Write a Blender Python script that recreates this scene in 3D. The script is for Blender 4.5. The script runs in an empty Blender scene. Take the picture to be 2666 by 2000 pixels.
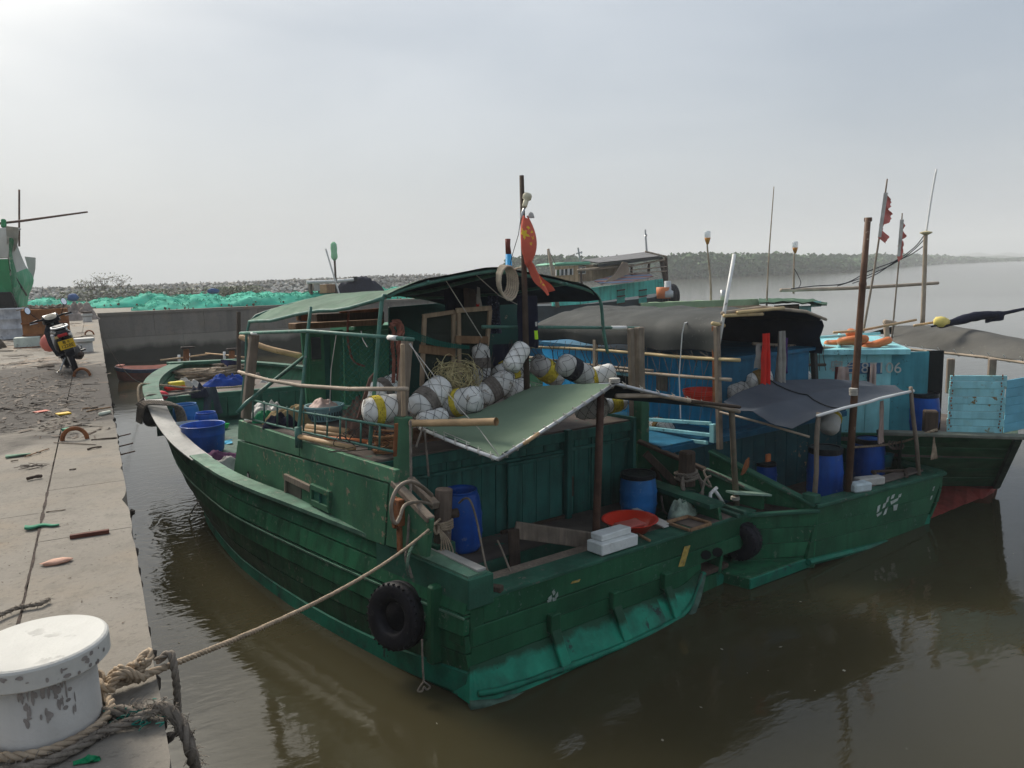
import bpy, bmesh, math, random
from mathutils import Vector as V, Matrix, noise
random.seed(7)
rnd = random.uniform
SC = bpy.context.scene
COL = SC.collection
# ---------------------------------------------------------------- camera
CAM_H, PITCH, ROLL, YAW, FOC = 4.5, math.radians(8.3), math.radians(1.75), math.radians(28.2), 2000.0
_fw = V((math.sin(YAW)*math.cos(PITCH), math.cos(YAW)*math.cos(PITCH), -math.sin(PITCH)))
_r0 = V((math.cos(YAW), -math.sin(YAW), 0))
_u0 = _r0.cross(_fw)
CR = _r0*math.cos(ROLL) - _u0*math.sin(ROLL)
CU = _u0*math.cos(ROLL) + _r0*math.sin(ROLL)
CF = _fw
CC = V((0, 0, CAM_H))
cam_d = bpy.data.cameras.new('camera')
cam = bpy.data.objects.new('camera', cam_d)
COL.objects.link(cam)
m = Matrix((CR, CU, -CF)).transposed().to_4x4()
m.translation = CC
cam.matrix_world = m
cam_d.sensor_width = 36
cam_d.lens = 36*FOC/2666
cam_d.clip_start = 0.1
cam_d.clip_end = 6000
SC.camera = cam
# ---------------------------------------------------------------- sky, sun, exposure
SUN_EL, SUN_AZ = math.radians(42), math.radians(-12)       # azimuth from +Y, clockwise
SDIR = V((math.sin(SUN_AZ)*math.cos(SUN_EL), math.cos(SUN_AZ)*math.cos(SUN_EL), math.sin(SUN_EL)))
W = bpy.data.worlds.new('World'); SC.world = W; W.use_nodes = True
nt = W.node_tree; nt.nodes.clear()
def wn(t, **k):
    n = nt.nodes.new(t)
    for a, b in k.items(): setattr(n, a, b)
    return n
def wl(a, b): nt.links.new(a, b)
def wmath(op, a, b=None, clamp=False):
    n = wn('ShaderNodeMath', operation=op, use_clamp=clamp)
    for i, x in enumerate((a, b)):
        if x is None: continue
        if isinstance(x, (int, float)): n.inputs[i].default_value = x
        else: wl(x, n.inputs[i])
    return n.outputs[0]
def wmix(f, a, b):
    n = wn('ShaderNodeMix', data_type='RGBA')
    for s, x in ((0, f), (6, a), (7, b)):
        if isinstance(x, (int, float)): n.inputs[s].default_value = x
        elif isinstance(x, tuple): n.inputs[s].default_value = (*x, 1)
        else: wl(x, n.inputs[s])
    return n.outputs[2]
tc = wn('ShaderNodeTexCoord')
sky = wn('ShaderNodeTexSky', sky_type='NISHITA', sun_disc=False, sun_elevation=SUN_EL, sun_rotation=SUN_AZ, air_density=1.5, dust_density=3.0)
sep = wn('ShaderNodeSeparateXYZ'); wl(tc.outputs['Generated'], sep.inputs[0])
el = wmath('MAXIMUM', sep.outputs[2], 0.0)
mp = wn('ShaderNodeMapping'); mp.inputs['Scale'].default_value = (1.0, 1.0, 3.2); wl(tc.outputs['Generated'], mp.inputs[0])
ns = wn('ShaderNodeTexNoise'); ns.inputs['Scale'].default_value = 1.7; ns.inputs['Detail'].default_value = 5; ns.inputs['Roughness'].default_value = .5
ns.inputs['Distortion'].default_value = .4
wl(mp.outputs[0], ns.inputs['Vector'])
cl = wmath('MULTIPLY', wmath('SUBTRACT', ns.outputs[0], .36), 3.2, True)
dt = wn('ShaderNodeVectorMath', operation='DOT_PRODUCT'); wl(tc.outputs['Generated'], dt.inputs[0]); dt.inputs[1].default_value = SDIR
dpos = wmath('MAXIMUM', dt.outputs['Value'], 0.0)
glow = wmath('POWER', dpos, 30.0)
wide = wmath('POWER', dpos, 2.0)
cloud = wmix(cl, (.148, .177, .220), (.226, .250, .285))
hz = wmath('POWER', wmath('SUBTRACT', 1.0, el, True), 7.0)
cloud = wmix(wmath('MULTIPLY', hz, .8), cloud, (.228, .246, .260))
warm = wmix(1.0, (0, 0, 0), (.58, .545, .47))
add1 = wn('ShaderNodeMix', data_type='RGBA', blend_type='ADD'); add1.inputs[0].default_value = 1
wl(cloud, add1.inputs[6])
gcol = wn('ShaderNodeMix', data_type='RGBA', blend_type='MULTIPLY'); gcol.inputs[0].default_value = 1
gcol.inputs[6].default_value = (.95, .88, .74, 1)
gl2 = wmath('MULTIPLY', glow, wmath('ADD', wmath('MULTIPLY', cl, .8), .45))
wl(wmath('ADD', wmath('MULTIPLY', gl2, 5.6), wmath('MULTIPLY', wide, .06)), gcol.inputs[7])
wl(gcol.outputs[2], add1.inputs[7])
bg1 = wn('ShaderNodeBackground'); bg1.inputs['Strength'].default_value = .08; wl(sky.outputs[0], bg1.inputs[0])
bg2 = wn('ShaderNodeBackground'); bg2.inputs['Strength'].default_value = 1.0; wl(add1.outputs[2], bg2.inputs[0])
mx = wn('ShaderNodeMixShader'); mx.inputs[0].default_value = .9
wl(bg1.outputs[0], mx.inputs[1]); wl(bg2.outputs[0], mx.inputs[2])
wo = wn('ShaderNodeOutputWorld'); wl(mx.outputs[0], wo.inputs[0])
sd = bpy.data.lights.new('sun', 'SUN'); sd.energy = 1.25; sd.angle = math.radians(20); sd.color = (1.0, .93, .82)
so = bpy.data.objects.new('sun', sd); COL.objects.link(so)
so.rotation_euler = (-SDIR).to_track_quat('-Z', 'Y').to_euler(); so.location = (0, 0, 40)
SC.view_settings.view_transform = 'Standard'
try: SC.view_settings.look = 'None'
except Exception: pass
SC.view_settings.exposure = 1.2
SC.view_settings.gamma = 1.0
SC.view_settings.use_curve_mapping = False
SC.render.engine = 'CYCLES'
SC.cycles.use_denoising = True
SC.cycles.max_bounces = 6
SC.cycles.diffuse_bounces = 3
SC.cycles.glossy_bounces = 3
SC.cycles.transmission_bounces = 4
SC.cycles.volume_bounces = 1
SC.cycles.caustics_reflective = False
SC.cycles.caustics_refractive = False
# ---------------------------------------------------------------- points on known planes
def ray(px, py): return CF + CR*((px-1333)/FOC) - CU*((py-1000)/FOC)
class Frame:
    """local x = right, y = forward, z = up, standing on the water at (ox, oy)"""
    def __init__(s, ox=0, oy=0, deg=0, heel=0):
        a, h = math.radians(deg), math.radians(heel)
        Z = V((0, 0, 1)); f = V((-math.sin(a), math.cos(a), 0)); r = V((math.cos(a), math.sin(a), 0))
        r, Z = r*math.cos(h) - Z*math.sin(h), Z*math.cos(h) + r*math.sin(h)
        M = Matrix((r, f, Z)).transposed().to_4x4(); M.translation = V((ox, oy, 0))
        s.M = M; s.I = M.inverted()
    def _pl(s, px, py, i, val):
        o = s.I @ CC; d = s.I.to_3x3() @ ray(px, py)
        return o + d*((val - o[i])/d[i])
    def x(s, px, py, v): return s._pl(px, py, 0, v)
    def y(s, px, py, v): return s._pl(px, py, 1, v)
    def z(s, px, py, v): return s._pl(px, py, 2, v)
    def w(s, *p): return s.M @ V(p)
G = Frame()
B1 = Frame(5.28, 7.42, 11, 2)
B2 = Frame(10.7, 7.7, 5, 0)
ZQ = 2.9
# ---------------------------------------------------------------- materials
MATS = {}
def mat(name, col, rough=.6, var=.25, scale=3.0, chip=0, chipcol=(.30, .22, .15), cscale=9, streak=0, streakcol=None, bump=.25, bscale=40, metal=0,
        stain=0, staincol=(.2, .08, .03), spec=.2, grain=None, trans=0, alpha=1, two=None):
    if name in MATS: return MATS[name]
    M = bpy.data.materials.new(name); M.use_nodes = True
    t = M.node_tree; t.nodes.clear()
    def n(k, **kw):
        q = t.nodes.new(k)
        for a, b in kw.items(): setattr(q, a, b)
        return q
    L = t.links.new
    out = n('ShaderNodeOutputMaterial'); b = n('ShaderNodeBsdfPrincipled')
    L(b.outputs[0], out.inputs[0])
    co = n('ShaderNodeTexCoord'); oi = n('ShaderNodeObjectInfo')
    ad = n('ShaderNodeVectorMath', operation='MULTIPLY_ADD'); ad.inputs[1].default_value = (1, 1, 1)
    cm = n('ShaderNodeCombineXYZ'); mu = n('ShaderNodeMath', operation='MULTIPLY'); mu.inputs[1].default_value = 37
    L(oi.outputs['Random'], mu.inputs[0])
    for i in range(3): L(mu.outputs[0], cm.inputs[i])
    L(co.outputs['Object'], ad.inputs[0]); L(cm.outputs[0], ad.inputs[2])
    vec = ad.outputs[0]
    def noi(sc, det=4, mp=None, ro=.55, dist=0):
        q = n('ShaderNodeTexNoise'); q.inputs['Scale'].default_value = sc; q.inputs['Detail'].default_value = det; q.inputs['Roughness'].default_value = ro
        q.inputs['Distortion'].default_value = dist
        if mp:
            mm = n('ShaderNodeMapping'); mm.inputs['Scale'].default_value = mp; L(vec, mm.inputs[0]); L(mm.outputs[0], q.inputs['Vector'])
        else: L(vec, q.inputs['Vector'])
        return q.outputs[0]
    def ramp(src, lo, hi):
        q = n('ShaderNodeMapRange'); q.inputs[1].default_value = lo; q.inputs[2].default_value = hi; L(src, q.inputs[0]); return q.outputs[0]
    def mix(f, a, c):
        q = n('ShaderNodeMix', data_type='RGBA')
        for s_, x in ((0, f), (6, a), (7, c)):
            if isinstance(x, (int, float)): q.inputs[s_].default_value = x
            elif isinstance(x, tuple): q.inputs[s_].default_value = (*x, 1)
            else: L(x, q.inputs[s_])
        return q.outputs[2]
    lo = tuple(c*(1-var) for c in col); hi = tuple(min(1, c*(1+var)) for c in col)
    c = mix(ramp(noi(scale, 6), .3, .7), lo, hi)
    if grain:
        g = ramp(noi(1.0, 5, grain), .35, .65)
        q = n('ShaderNodeMath', operation='MULTIPLY'); q.inputs[1].default_value = .6; L(g, q.inputs[0])
        c = mix(q.outputs[0], c, tuple(x*.55 for x in col))
    if streak:
        g = ramp(noi(1.0, 5, (7, 7, .7)), .47, .66)
        q = n('ShaderNodeMath', operation='MULTIPLY'); q.inputs[1].default_value = streak; L(g, q.inputs[0])
        c = mix(q.outputs[0], c, streakcol or tuple(x*.45 for x in col))
    if stain:
        g = ramp(noi(1.7, 5, dist=.6), .56, .7)
        q = n('ShaderNodeMath', operation='MULTIPLY'); q.inputs[1].default_value = stain; L(g, q.inputs[0])
        c = mix(q.outputs[0], c, staincol)
    if chip:
        th = .5 + .125*(1-chip)
        g = ramp(noi(cscale, 8, ro=.65), th, th+.02)
        q = n('ShaderNodeMath', operation='MULTIPLY'); L(g, q.inputs[0]); L(ramp(noi(scale*.75, 4, dist=.5), .5, .60), q.inputs[1])
        c = mix(q.outputs[0], c, chipcol)
    if two:
        gz_ = n('ShaderNodeSeparateXYZ'); L(co.outputs['Object'], gz_.inputs[0]); q = n('ShaderNodeMath', operation='MULTIPLY_ADD'); L(noi(2.0, 10, ro=.68), q.inputs[0]); q.inputs[1].default_value = two[2]; L(gz_.outputs[2], q.inputs[2])
        c = mix(ramp(q.outputs[0], two[1]+two[2]*.5, two[1]+two[2]*.5+.06), c, two[0])
    L(c, b.inputs['Base Color'])
    r = ramp(noi(scale*2.3, 4), .2, .8)
    rr = n('ShaderNodeMapRange'); rr.inputs[3].default_value = max(.05, rough-.12); rr.inputs[4].default_value = min(1, rough+.12); L(r, rr.inputs[0])
    L(rr.outputs[0], b.inputs['Roughness'])
    b.inputs['Metallic'].default_value = metal
    b.inputs['Specular IOR Level'].default_value = spec
    if trans: b.inputs['Transmission Weight'].default_value = trans
    if alpha < 1: b.inputs['Alpha'].default_value = alpha
    if bump:
        bp = n('ShaderNodeBump'); bp.inputs['Strength'].default_value = bump; bp.inputs['Distance'].default_value = .01
        if grain: L(noi(1.0, 6, tuple(x*3 for x in grain)), bp.inputs['Height'])
        else: L(noi(bscale, 6), bp.inputs['Height'])
        L(bp.outputs[0], b.inputs['Normal'])
    MATS[name] = M
    return M
# painted timber
M_HULL = mat('hull_dark_green', (.018, .112, .052), .5, .35, 1.2, .30, (.12, .17, .12), 12, .55, (.006, .025, .014), .45, 25, stain=.45, staincol=(.022, .10, .055))
M_TRAN = mat('transom_green', (.016, .094, .044), .45, .4, 1.0, .12, (.08, .14, .11), 16, .3, None, .4, 30)
M_STERN = mat('stern_two_paints', (.012, .20, .125), .55, .4, 3, .35, (.022, .04, .035), 5, 0, None, .4, 30, stain=.8, staincol=(.018, .06, .045), two=((.010, .060, .030), .20, .26))
M_RAIL = mat('worn_rail_green', (.10, .20, .14), .6, .35, 4, .42, (.24, .25, .2), 13, 0, None, .5, 40)
M_RAILD = mat('rail_green', (.028, .105, .068), .65, .3, 3, .25, (.13, .13, .11), 9, 0, None, .4, 40)
M_PLANK = mat('grey_rail_sheet', (.36, .35, .33), .4, .2, 3, .2, (.2, .22, .2), 10, .2, None, .2, 40)
M_BOOT = mat('waterline_green', (.011, .16, .10), .55, .4, 3, .35, (.025, .05, .045), 7, 0, None, .4, 30, stain=.6, staincol=(.02, .06, .045))
M_SLIME = mat('worn_stern_edge', (.055, .10, .075), .7, .5, 6, .4, (.03, .12, .09), 5, 0, None, .6, 30)
M_CAB = mat('cabin_green', (.048, .155, .082), .6, .28, 1.6, .42, (.28, .22, .15), 11, .35, (.03, .10, .075), .35, 30, stain=.25, staincol=(.09, .19, .13))
M_CABL = mat('cabin_green_light', (.080, .20, .112), .6, .26, 1.6, .38, (.25, .24, .17), 12, .25, (.05, .14, .09), .35, 30, stain=.2, staincol=(.14, .26, .19))
M_TEAL = mat('bulkhead_teal', (.03, .135, .112), .5, .3, 1.8, .12, (.04, .11, .09), 10, .6, (.008, .045, .03), .3, 30)
M_WHG = mat('wheelhouse_green', (.06, .22, .12), .5, .2, 1.5, .12, (.08, .2, .13), 12, .3, None, .3, 30)
M_PIPEG = mat('green_pipe', (.07, .17, .135), .45, .3, 5, .3, (.25, .27, .25), 16, 0, None, .2, 40)
M_WOOD = mat('grey_wood', (.25, .20, .155), .8, .3, 4, 0, bump=.5, grain=(30, 30, 2.5))
M_WOODD = mat('dark_wood', (.085, .06, .045), .8, .35, 4, 0, bump=.5, grain=(30, 30, 2.5))
M_WOODB = mat('brown_wood', (.30, .18, .10), .75, .3, 4, 0, bump=.4, grain=(25, 25, 2.5))
M_WOODP = mat('pale_wood', (.42, .31, .21), .75, .25, 4, 0, bump=.4, grain=(25, 25, 2.5))
M_DECK = mat('deck_boards', (.13, .105, .09), .75, .35, 2, .2, (.05, .14, .1), 6, 0, None, .4, 30)
M_DECKG = mat('deck_green', (.03, .085, .06), .6, .35, 2, .35, (.09, .075, .06), 6, 0, None, .4, 30)
M_BAMB = mat('bamboo', (.50, .33, .18), .5, .25, 3, .1, (.28, .17, .09), 5, 0, None, .25, 30)
M_BAMG = mat('old_bamboo', (.36, .29, .22), .6, .3, 3, .2, (.2, .15, .1), 6, 0, None, .3, 30)
M_BAMY = mat('yellow_bamboo', (.56, .42, .22), .5, .25, 3, .15, (.3, .2, .1), 5, 0, None, .25, 30)
M_PVC = mat('white_pvc', (.72, .72, .70), .35, .08, 4, .08, (.35, .33, .3), 9, 0, None, .05)
M_RUST = mat('rusty_iron', (.20, .075, .03), .8, .45, 7, .3, (.07, .04, .03), 8, 0, None, .5, 60)
M_RUSTP = mat('rusty_pipe', (.095, .05, .035), .6, .4, 5, .25, (.20, .09, .05), 8, .4, None, .4, 60)
M_BLUE = mat('blue_plastic', (.010, .085, .40), .35, .25, 2.5, .08, (.10, .16, .34), 12, .5, (.012, .045, .20), .15, 20, stain=.4, staincol=(.03, .12, .37))
M_BLUEL = mat('light_blue_plastic', (.02, .15, .40), .4, .25, 2.5, .1, (.16, .26, .42), 12, .5, (.02, .09, .25), .15, 20, stain=.4, staincol=(.05, .20, .42))
M_BLACKP = mat('black_plastic', (.010, .012, .016), .35, .3, 4, 0, bump=.1)
M_RUB = mat('tyre_rubber', (.013, .012, .016), .6, .5, 6, .15, (.05, .05, .05), 14, 0, None, .5, 30)
M_RED = mat('red_plastic', (.60, .035, .015), .35, .15, 3, 0, bump=.05)
M_PINK = mat('pink_plastic', (.55, .14, .11), .4, .15, 3, 0, bump=.05)
M_ORANGE = mat('orange_plastic', (.55, .17, .06), .5, .2, 3, .1, (.4, .13, .06), 8, 0, None, .2)
M_WHITEF = mat('white_foam', (.70, .685, .65), .8, .12, 3, .30, (.36, .32, .27), 8, 0, None, .35, 45, stain=.3, staincol=(.40, .36, .30))
M_YELT = mat('yellow_twine', (.55, .43, .045), .8, .3, 10, 0, bump=.6, bscale=70)
M_GREYT = mat('grey_twine', (.17, .145, .125), .85, .35, 10, 0, bump=.6, bscale=70)
M_BLKT = mat('black_twine', (.02, .02, .025), .8, .3, 10, 0, bump=.6, bscale=70)
M_NETC = mat('dark_cord', (.035, .035, .032), .8, .3, 5, 0, bump=0)
M_NETG = mat('green_cord', (.01, .13, .10), .7, .3, 5, 0, bump=0)
M_ROPE = mat('tan_rope', (.36, .28, .20), .85, .3, 12, 0, bump=.6, bscale=60)
M_ROPEG = mat('grey_rope', (.20, .17, .14), .9, .35, 12, 0, bump=.8, bscale=60)
M_ROPED = mat('dark_rope', (.07, .058, .05), .9, .4, 12, 0, bump=.8, bscale=60)
M_ROPEO = mat('orange_rope', (.42, .21, .10), .85, .3, 12, 0, bump=.6, bscale=60)
M_STRING = mat('pale_string', (.50, .47, .42), .8, .15, 6, 0, bump=0)
M_TARPG = mat('green_tarp', (.15, .215, .15), .75, .14, 1.2, .05, (.22, .27, .2), 20, 0, None, .2, 60, stain=.25, staincol=(.19, .25, .18))
M_TARPC = mat('canopy_green', (.072, .135, .09), .8, .3, 1.6, .05, (.16, .22, .17), 20, 0, None, .25, 60, stain=.4, staincol=(.07, .115, .09))
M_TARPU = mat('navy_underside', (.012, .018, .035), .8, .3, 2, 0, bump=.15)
M_TARPD = mat('dark_grey_tarp', (.052, .055, .053), .8, .3, 1.3, .08, (.10, .10, .095), 18, .25, (.036, .038, .038), .6, 5, stain=.3, staincol=(.10, .10, .09))
M_TARPS = mat('slate_awning', (.058, .068, .085), .75, .2, 1.3, 0, bump=.2, bscale=80)
M_TARPB = mat('faded_tarp', (.085, .082, .074), .75, .3, 1.1, .08, (.2, .19, .16), 14, 0, None, .3, 40)
M_SKYB = mat('light_blue_paint', (.31, .65, .70), .55, .18, 2, .25, (.10, .22, .23), 14, .45, (.15, .40, .42), .3, 30, stain=.3, staincol=(.27, .53, .45))
M_SKYR = mat('light_blue_rust', (.29, .62, .68), .55, .18, 2, .30, (.22, .16, .07), 7, .3, None, .3, 30, stain=.25, staincol=(.30, .47, .36))
M_MIDB = mat('mid_blue_paint', (.03, .35, .66), .5, .25, 2, .15, (.05, .2, .3), 10, .4, None, .3, 30)
M_DKB = mat('dark_blue_paint', (.02, .125, .22), .5, .3, 2, .1, (.03, .1, .12), 10, .3, None, .3, 30)
M_TURQ = mat('turquoise_paint', (.12, .64, .55), .6, .2, 1.2, .15, (.1, .25, .22), 6, .5, (.05, .25, .2), .2, 20)
M_ANTI = mat('red_antifouling', (.26, .05, .04), .7, .4, 3, .3, (.08, .03, .025), 6, .3, None, .4, 30)
M_BLACK = mat('dark_opening', (.006, .007, .008), .7, .3, 3, 0, bump=0)
M_GLASS = mat('dark_glass', (.03, .045, .05), .12, .3, 3, 0, bump=0, spec=.6)
M_WHITEP = mat('white_paint', (.50, .49, .46), .6, .12, 2, .16, (.30, .29, .27), 9, .15, (.42, .41, .37), .3, 40)
M_METAL = mat('dull_metal', (.42, .43, .44), .4, .2, 4, .1, (.2, .15, .1), 8, 0, None, .2, 40, metal=.7)
M_CLRED = mat('red_cloth', (.62, .03, .02), .85, .2, 3, 0, bump=.3, bscale=60)
M_FLAG = mat('flag_red', (.62, .13, .085), .75, .2, 3, 0, bump=.2, bscale=60)
M_FLAGY = mat('flag_yellow', (.75, .50, .05), .75, .1, 3, 0, bump=.2, bscale=60)
M_CLGREY = mat('grey_cloth', (.30, .29, .26), .9, .25, 4, 0, bump=.3, bscale=60)
M_CLPINK = mat('pinkish_towel', (.45, .34, .30), .9, .2, 4, 0, bump=.3, bscale=60)
M_CLNAVY = mat('navy_cloth', (.012, .014, .03), .9, .3, 4, 0, bump=.3, bscale=60)
M_CLTAN = mat('khaki_cloth', (.27, .20, .10), .9, .3, 4, 0, bump=.4, bscale=50)
M_CLWHITE = mat('dirty_white_cloth', (.45, .43, .40), .9, .3, 5, 0, bump=.4, bscale=40)
M_CLBLUE = mat('blue_cloth', (.012, .05, .26), .85, .3, 4, 0, bump=.4, bscale=50)
M_LIME = mat('lime_print', (.45, .75, .03), .7, .1, 3, 0, bump=0)
M_PLAST = mat('clear_plastic', (.6, .66, .7), .25, .1, 3, 0, bump=.3, bscale=25, alpha=.45)
M_TEALB = mat('pale_teal_plastic', (.22, .40, .43), .45, .15, 3, 0, bump=.05)
# ---------------------------------------------------------------- mesh helpers
INV = {}
def tag(o, label=None, cat=None, group=None, kind=None):
    if label: o['label'] = label
    if cat: o['category'] = cat
    if group: o['group'] = group
    if kind: o['kind'] = kind
    return o
def thing(name, label, cat, loc=(0, 0, 0), group=None, M=None, kind=None):
    o = bpy.data.objects.new(name, None); COL.objects.link(o)
    o.empty_display_size = .2
    o.matrix_world = M if M is not None else Matrix.Translation(V(loc))
    INV[o.name] = (M if M is not None else Matrix.Translation(V(loc))).inverted()
    return tag(o, label, cat, group, kind)
def perp(d):
    a = V((0, 0, 1)) if abs(d.z) < .9 else V((1, 0, 0))
    x = d.cross(a).normalized()
    return x, x.cross(d).normalized()
class MB:
    def __init__(s, fr=None): s.v = []; s.f = []; s.mi = []; s.fr = fr; s.cur = 0
    def add(s, vs, fs):
        o = len(s.v); s.v += [V(x) for x in vs]
        for f in fs: s.f.append(tuple(i+o for i in f)); s.mi.append(s.cur)
        return s
    def box(s, c, sz, rz=0):
        c = V(c); R = Matrix.Rotation(rz, 3, 'Z'); h = V(sz)/2
        vs = [c + R @ V((x*h.x, y*h.y, z*h.z)) for z in (-1, 1) for x, y in ((-1, -1), (1, -1), (1, 1), (-1, 1))]
        return s.add(vs, BOXF)
    def bar(s, a, b, w, h, up=(0, 0, 1)):
        a, b = V(a), V(b); d = (b-a).normalized(); up = V(up)
        x = d.cross(up)
        if x.length < 1e-4: x = d.cross(V((0, 1, 0)))
        x.normalize(); y = x.cross(d).normalized()
        vs = [p + x*(i*w/2) + y*(j*h/2) for p in (a, b) for i, j in ((-1, -1), (1, -1), (1, 1), (-1, 1))]
        return s.add(vs, BOXF)
    def hexa(s, q): return s.add(q, BOXF)       # 4 lower corners then 4 upper ones
    def slab(s, a, b, c, d, t):                    # a thick quad, t along its normal
        a, b, c, d = map(V, (a, b, c, d)); n = (b-a).cross(d-a).normalized()*t
        return s.add([a, b, c, d, a+n, b+n, c+n, d+n], BOXF)
    def tube(s, pts, r, n=8, cap=True, jit=0):
        pts = [V(p) for p in pts]; k = len(pts)
        rs = r if isinstance(r, (list, tuple)) else [r]*k
        x = None; rings = []
        for i, p in enumerate(pts):
            d = (pts[min(i+1, k-1)] - pts[max(i-1, 0)])
            if d.length < 1e-7: d = V((0, 0, 1))
            d.normalize()
            if x is None: x, _ = perp(d)
            x = (x - d*x.dot(d))
            if x.length < 1e-5: x, _ = perp(d)
            x.normalize(); y = d.cross(x)
            rr = rs[i]*(1+rnd(-jit, jit))
            rings.append([p + (x*math.cos(2*math.pi*j/n) + y*math.sin(2*math.pi*j/n))*rr for j in range(n)])
        fs = [(i*n+j, i*n+(j+1) % n, (i+1)*n+(j+1) % n, (i+1)*n+j) for i in range(k-1) for j in range(n)]
        if cap: fs += [tuple(range(n-1, -1, -1)), tuple((k-1)*n+j for j in range(n))]
        return s.add([q for g in rings for q in g], fs)
    def lathe(s, c, prof, n=20, axis=(0, 0, 1), sx=1, sy=1):
        c = V(c); a = V(axis).normalized(); x, y = perp(a)
        if abs(a.z) > .999: x, y = V((1, 0, 0)), V((0, 1, 0))
        k = len(prof)
        vs = [c + a*z + (x*sx*math.cos(2*math.pi*j/n) + y*sy*math.sin(2*math.pi*j/n))*r for r, z in prof for j in range(n)]
        fs = [(i*n+j, i*n+(j+1) % n, (i+1)*n+(j+1) % n, (i+1)*n+j) for i in range(k-1) for j in range(n)]
        if prof[0][0] > 1e-4: fs.append(tuple(range(n-1, -1, -1)))
        if prof[-1][0] > 1e-4: fs.append(tuple((k-1)*n+j for j in range(n)))
        return s.add(vs, fs)
    def prism(s, poly, vec):
        vec = V(vec); k = len(poly); p = [V(q) for q in poly]
        fs = [tuple(range(k-1, -1, -1)), tuple(range(k, 2*k))] + [(i, (i+1) % k, k+(i+1) % k, k+i) for i in range(k)]
        return s.add(p + [q+vec for q in p], fs)
    def grid(s, fn, nu, nv, thick=0, matfn=None):
        P = [[V(fn(i/nu, j/nv)) for j in range(nv+1)] for i in range(nu+1)]
        def sheet(off, flip, mf=None):
            o = len(s.v)
            for i in range(nu+1):
                for j in range(nv+1):
                    p = P[i][j]
                    if off:
                        a = P[min(i+1, nu)][j]-P[max(i-1, 0)][j]; b = P[i][min(j+1, nv)]-P[i][max(j-1, 0)]
                        nn = a.cross(b)
                        p = p - (nn.normalized()*off if nn.length > 1e-9 else V((0, 0, off)))
                    s.v.append(p)
            for i in range(nu):
                for j in range(nv):
                    q = (o+i*(nv+1)+j, o+(i+1)*(nv+1)+j, o+(i+1)*(nv+1)+j+1, o+i*(nv+1)+j+1)
                    s.f.append(q[::-1] if flip else q); s.mi.append(mf((i+.5)/nu, (j+.5)/nv) if mf else s.cur)
        sheet(0, False, matfn)
        if thick: sheet(thick, True, matfn)
        return s
    def blob(s, c, r, sub=1, jit=.2, flat=1):
        bm = bmesh.new(); bmesh.ops.create_icosphere(bm, subdivisions=sub, radius=1)
        c = V(c); r = V(r) if not isinstance(r, (int, float)) else V((r, r, r*flat))
        o = rnd(0, 99)
        vs = []
        for q in bm.verts:
            k = 1 + jit*noise.noise(q.co*1.7 + V((o, o, o)))*1.6
            vs.append(c + V((q.co.x*r.x, q.co.y*r.y, q.co.z*r.z))*k)
        fs = [tuple(x.index for x in f.verts) for f in bm.faces]
        bm.free()
        return s.add(vs, fs)
    def build(s, name, mats, parent=None, smooth=False, label=None, bevel=0, kind=None, solid=0, cat=None, group=None):
        M = s.fr.M if s.fr else Matrix()
        w = [M @ q for q in s.v]
        if parent is not None: inv = INV[parent.name]
        else:
            n = max(1, len(w)); x = sum(q.x for q in w)/n; y = sum(q.y for q in w)/n; z = min(q.z for q in w)
            loc = V((x, y, z)); inv = Matrix.Translation(-loc)
        me = bpy.data.meshes.new(name)
        me.from_pydata([tuple(inv @ q) for q in w], [], s.f)
        if not isinstance(mats, (list, tuple)): mats = [mats]
        for q in mats: me.materials.append(q)
        if len(mats) > 1: me.polygons.foreach_set('material_index', s.mi)
        if smooth: me.polygons.foreach_set('use_smooth', [True]*len(me.polygons))
        me.update()
        o = bpy.data.objects.new(name, me); COL.objects.link(o)
        if parent is not None: o.parent = parent
        else: o.location = loc
        INV[o.name] = inv
        if bevel:
            b = o.modifiers.new('bevel', 'BEVEL'); b.width = bevel; b.segments = 1; b.limit_method = 'ANGLE'; b.angle_limit = .6
        if solid:
            b = o.modifiers.new('solid', 'SOLIDIFY'); b.thickness = solid
        return tag(o, label, cat, group, kind)
BOXF = [(3, 2, 1, 0), (4, 5, 6, 7), (0, 1, 5, 4), (1, 2, 6, 5), (2, 3, 7, 6), (3, 0, 4, 7)]
def copy_tree(o, loc=None, rz=None, label=None, parent=None, dz=0):
    c = o.copy(); COL.objects.link(c)
    if parent is not None: c.parent = parent
    if loc is not None: c.location = loc
    if rz is not None: c.rotation_euler = (0, 0, rz)
    if label: c['label'] = label
    for ch in list(o.children): copy_tree(ch, parent=c)
    return c
def smooth_path(pts, k=6):
    P = [V(p) for p in pts]; out = []
    for i in range(len(P)-1):
        a, b, c, d = P[max(i-1, 0)], P[i], P[i+1], P[min(i+2, len(P)-1)]
        for j in range(k):
            t = j/k
            out.append(.5*((2*b) + (c-a)*t + (2*a-5*b+4*c-d)*t*t + (3*b-a-3*c+d)*t**3))
    return out + [P[-1]]
def sag(a, b, d, k=10):
    a, b = V(a), V(b)
    return [a.lerp(b, i/k) - V((0, 0, d*4*(i/k)*(1-i/k))) for i in range(k+1)]
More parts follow.
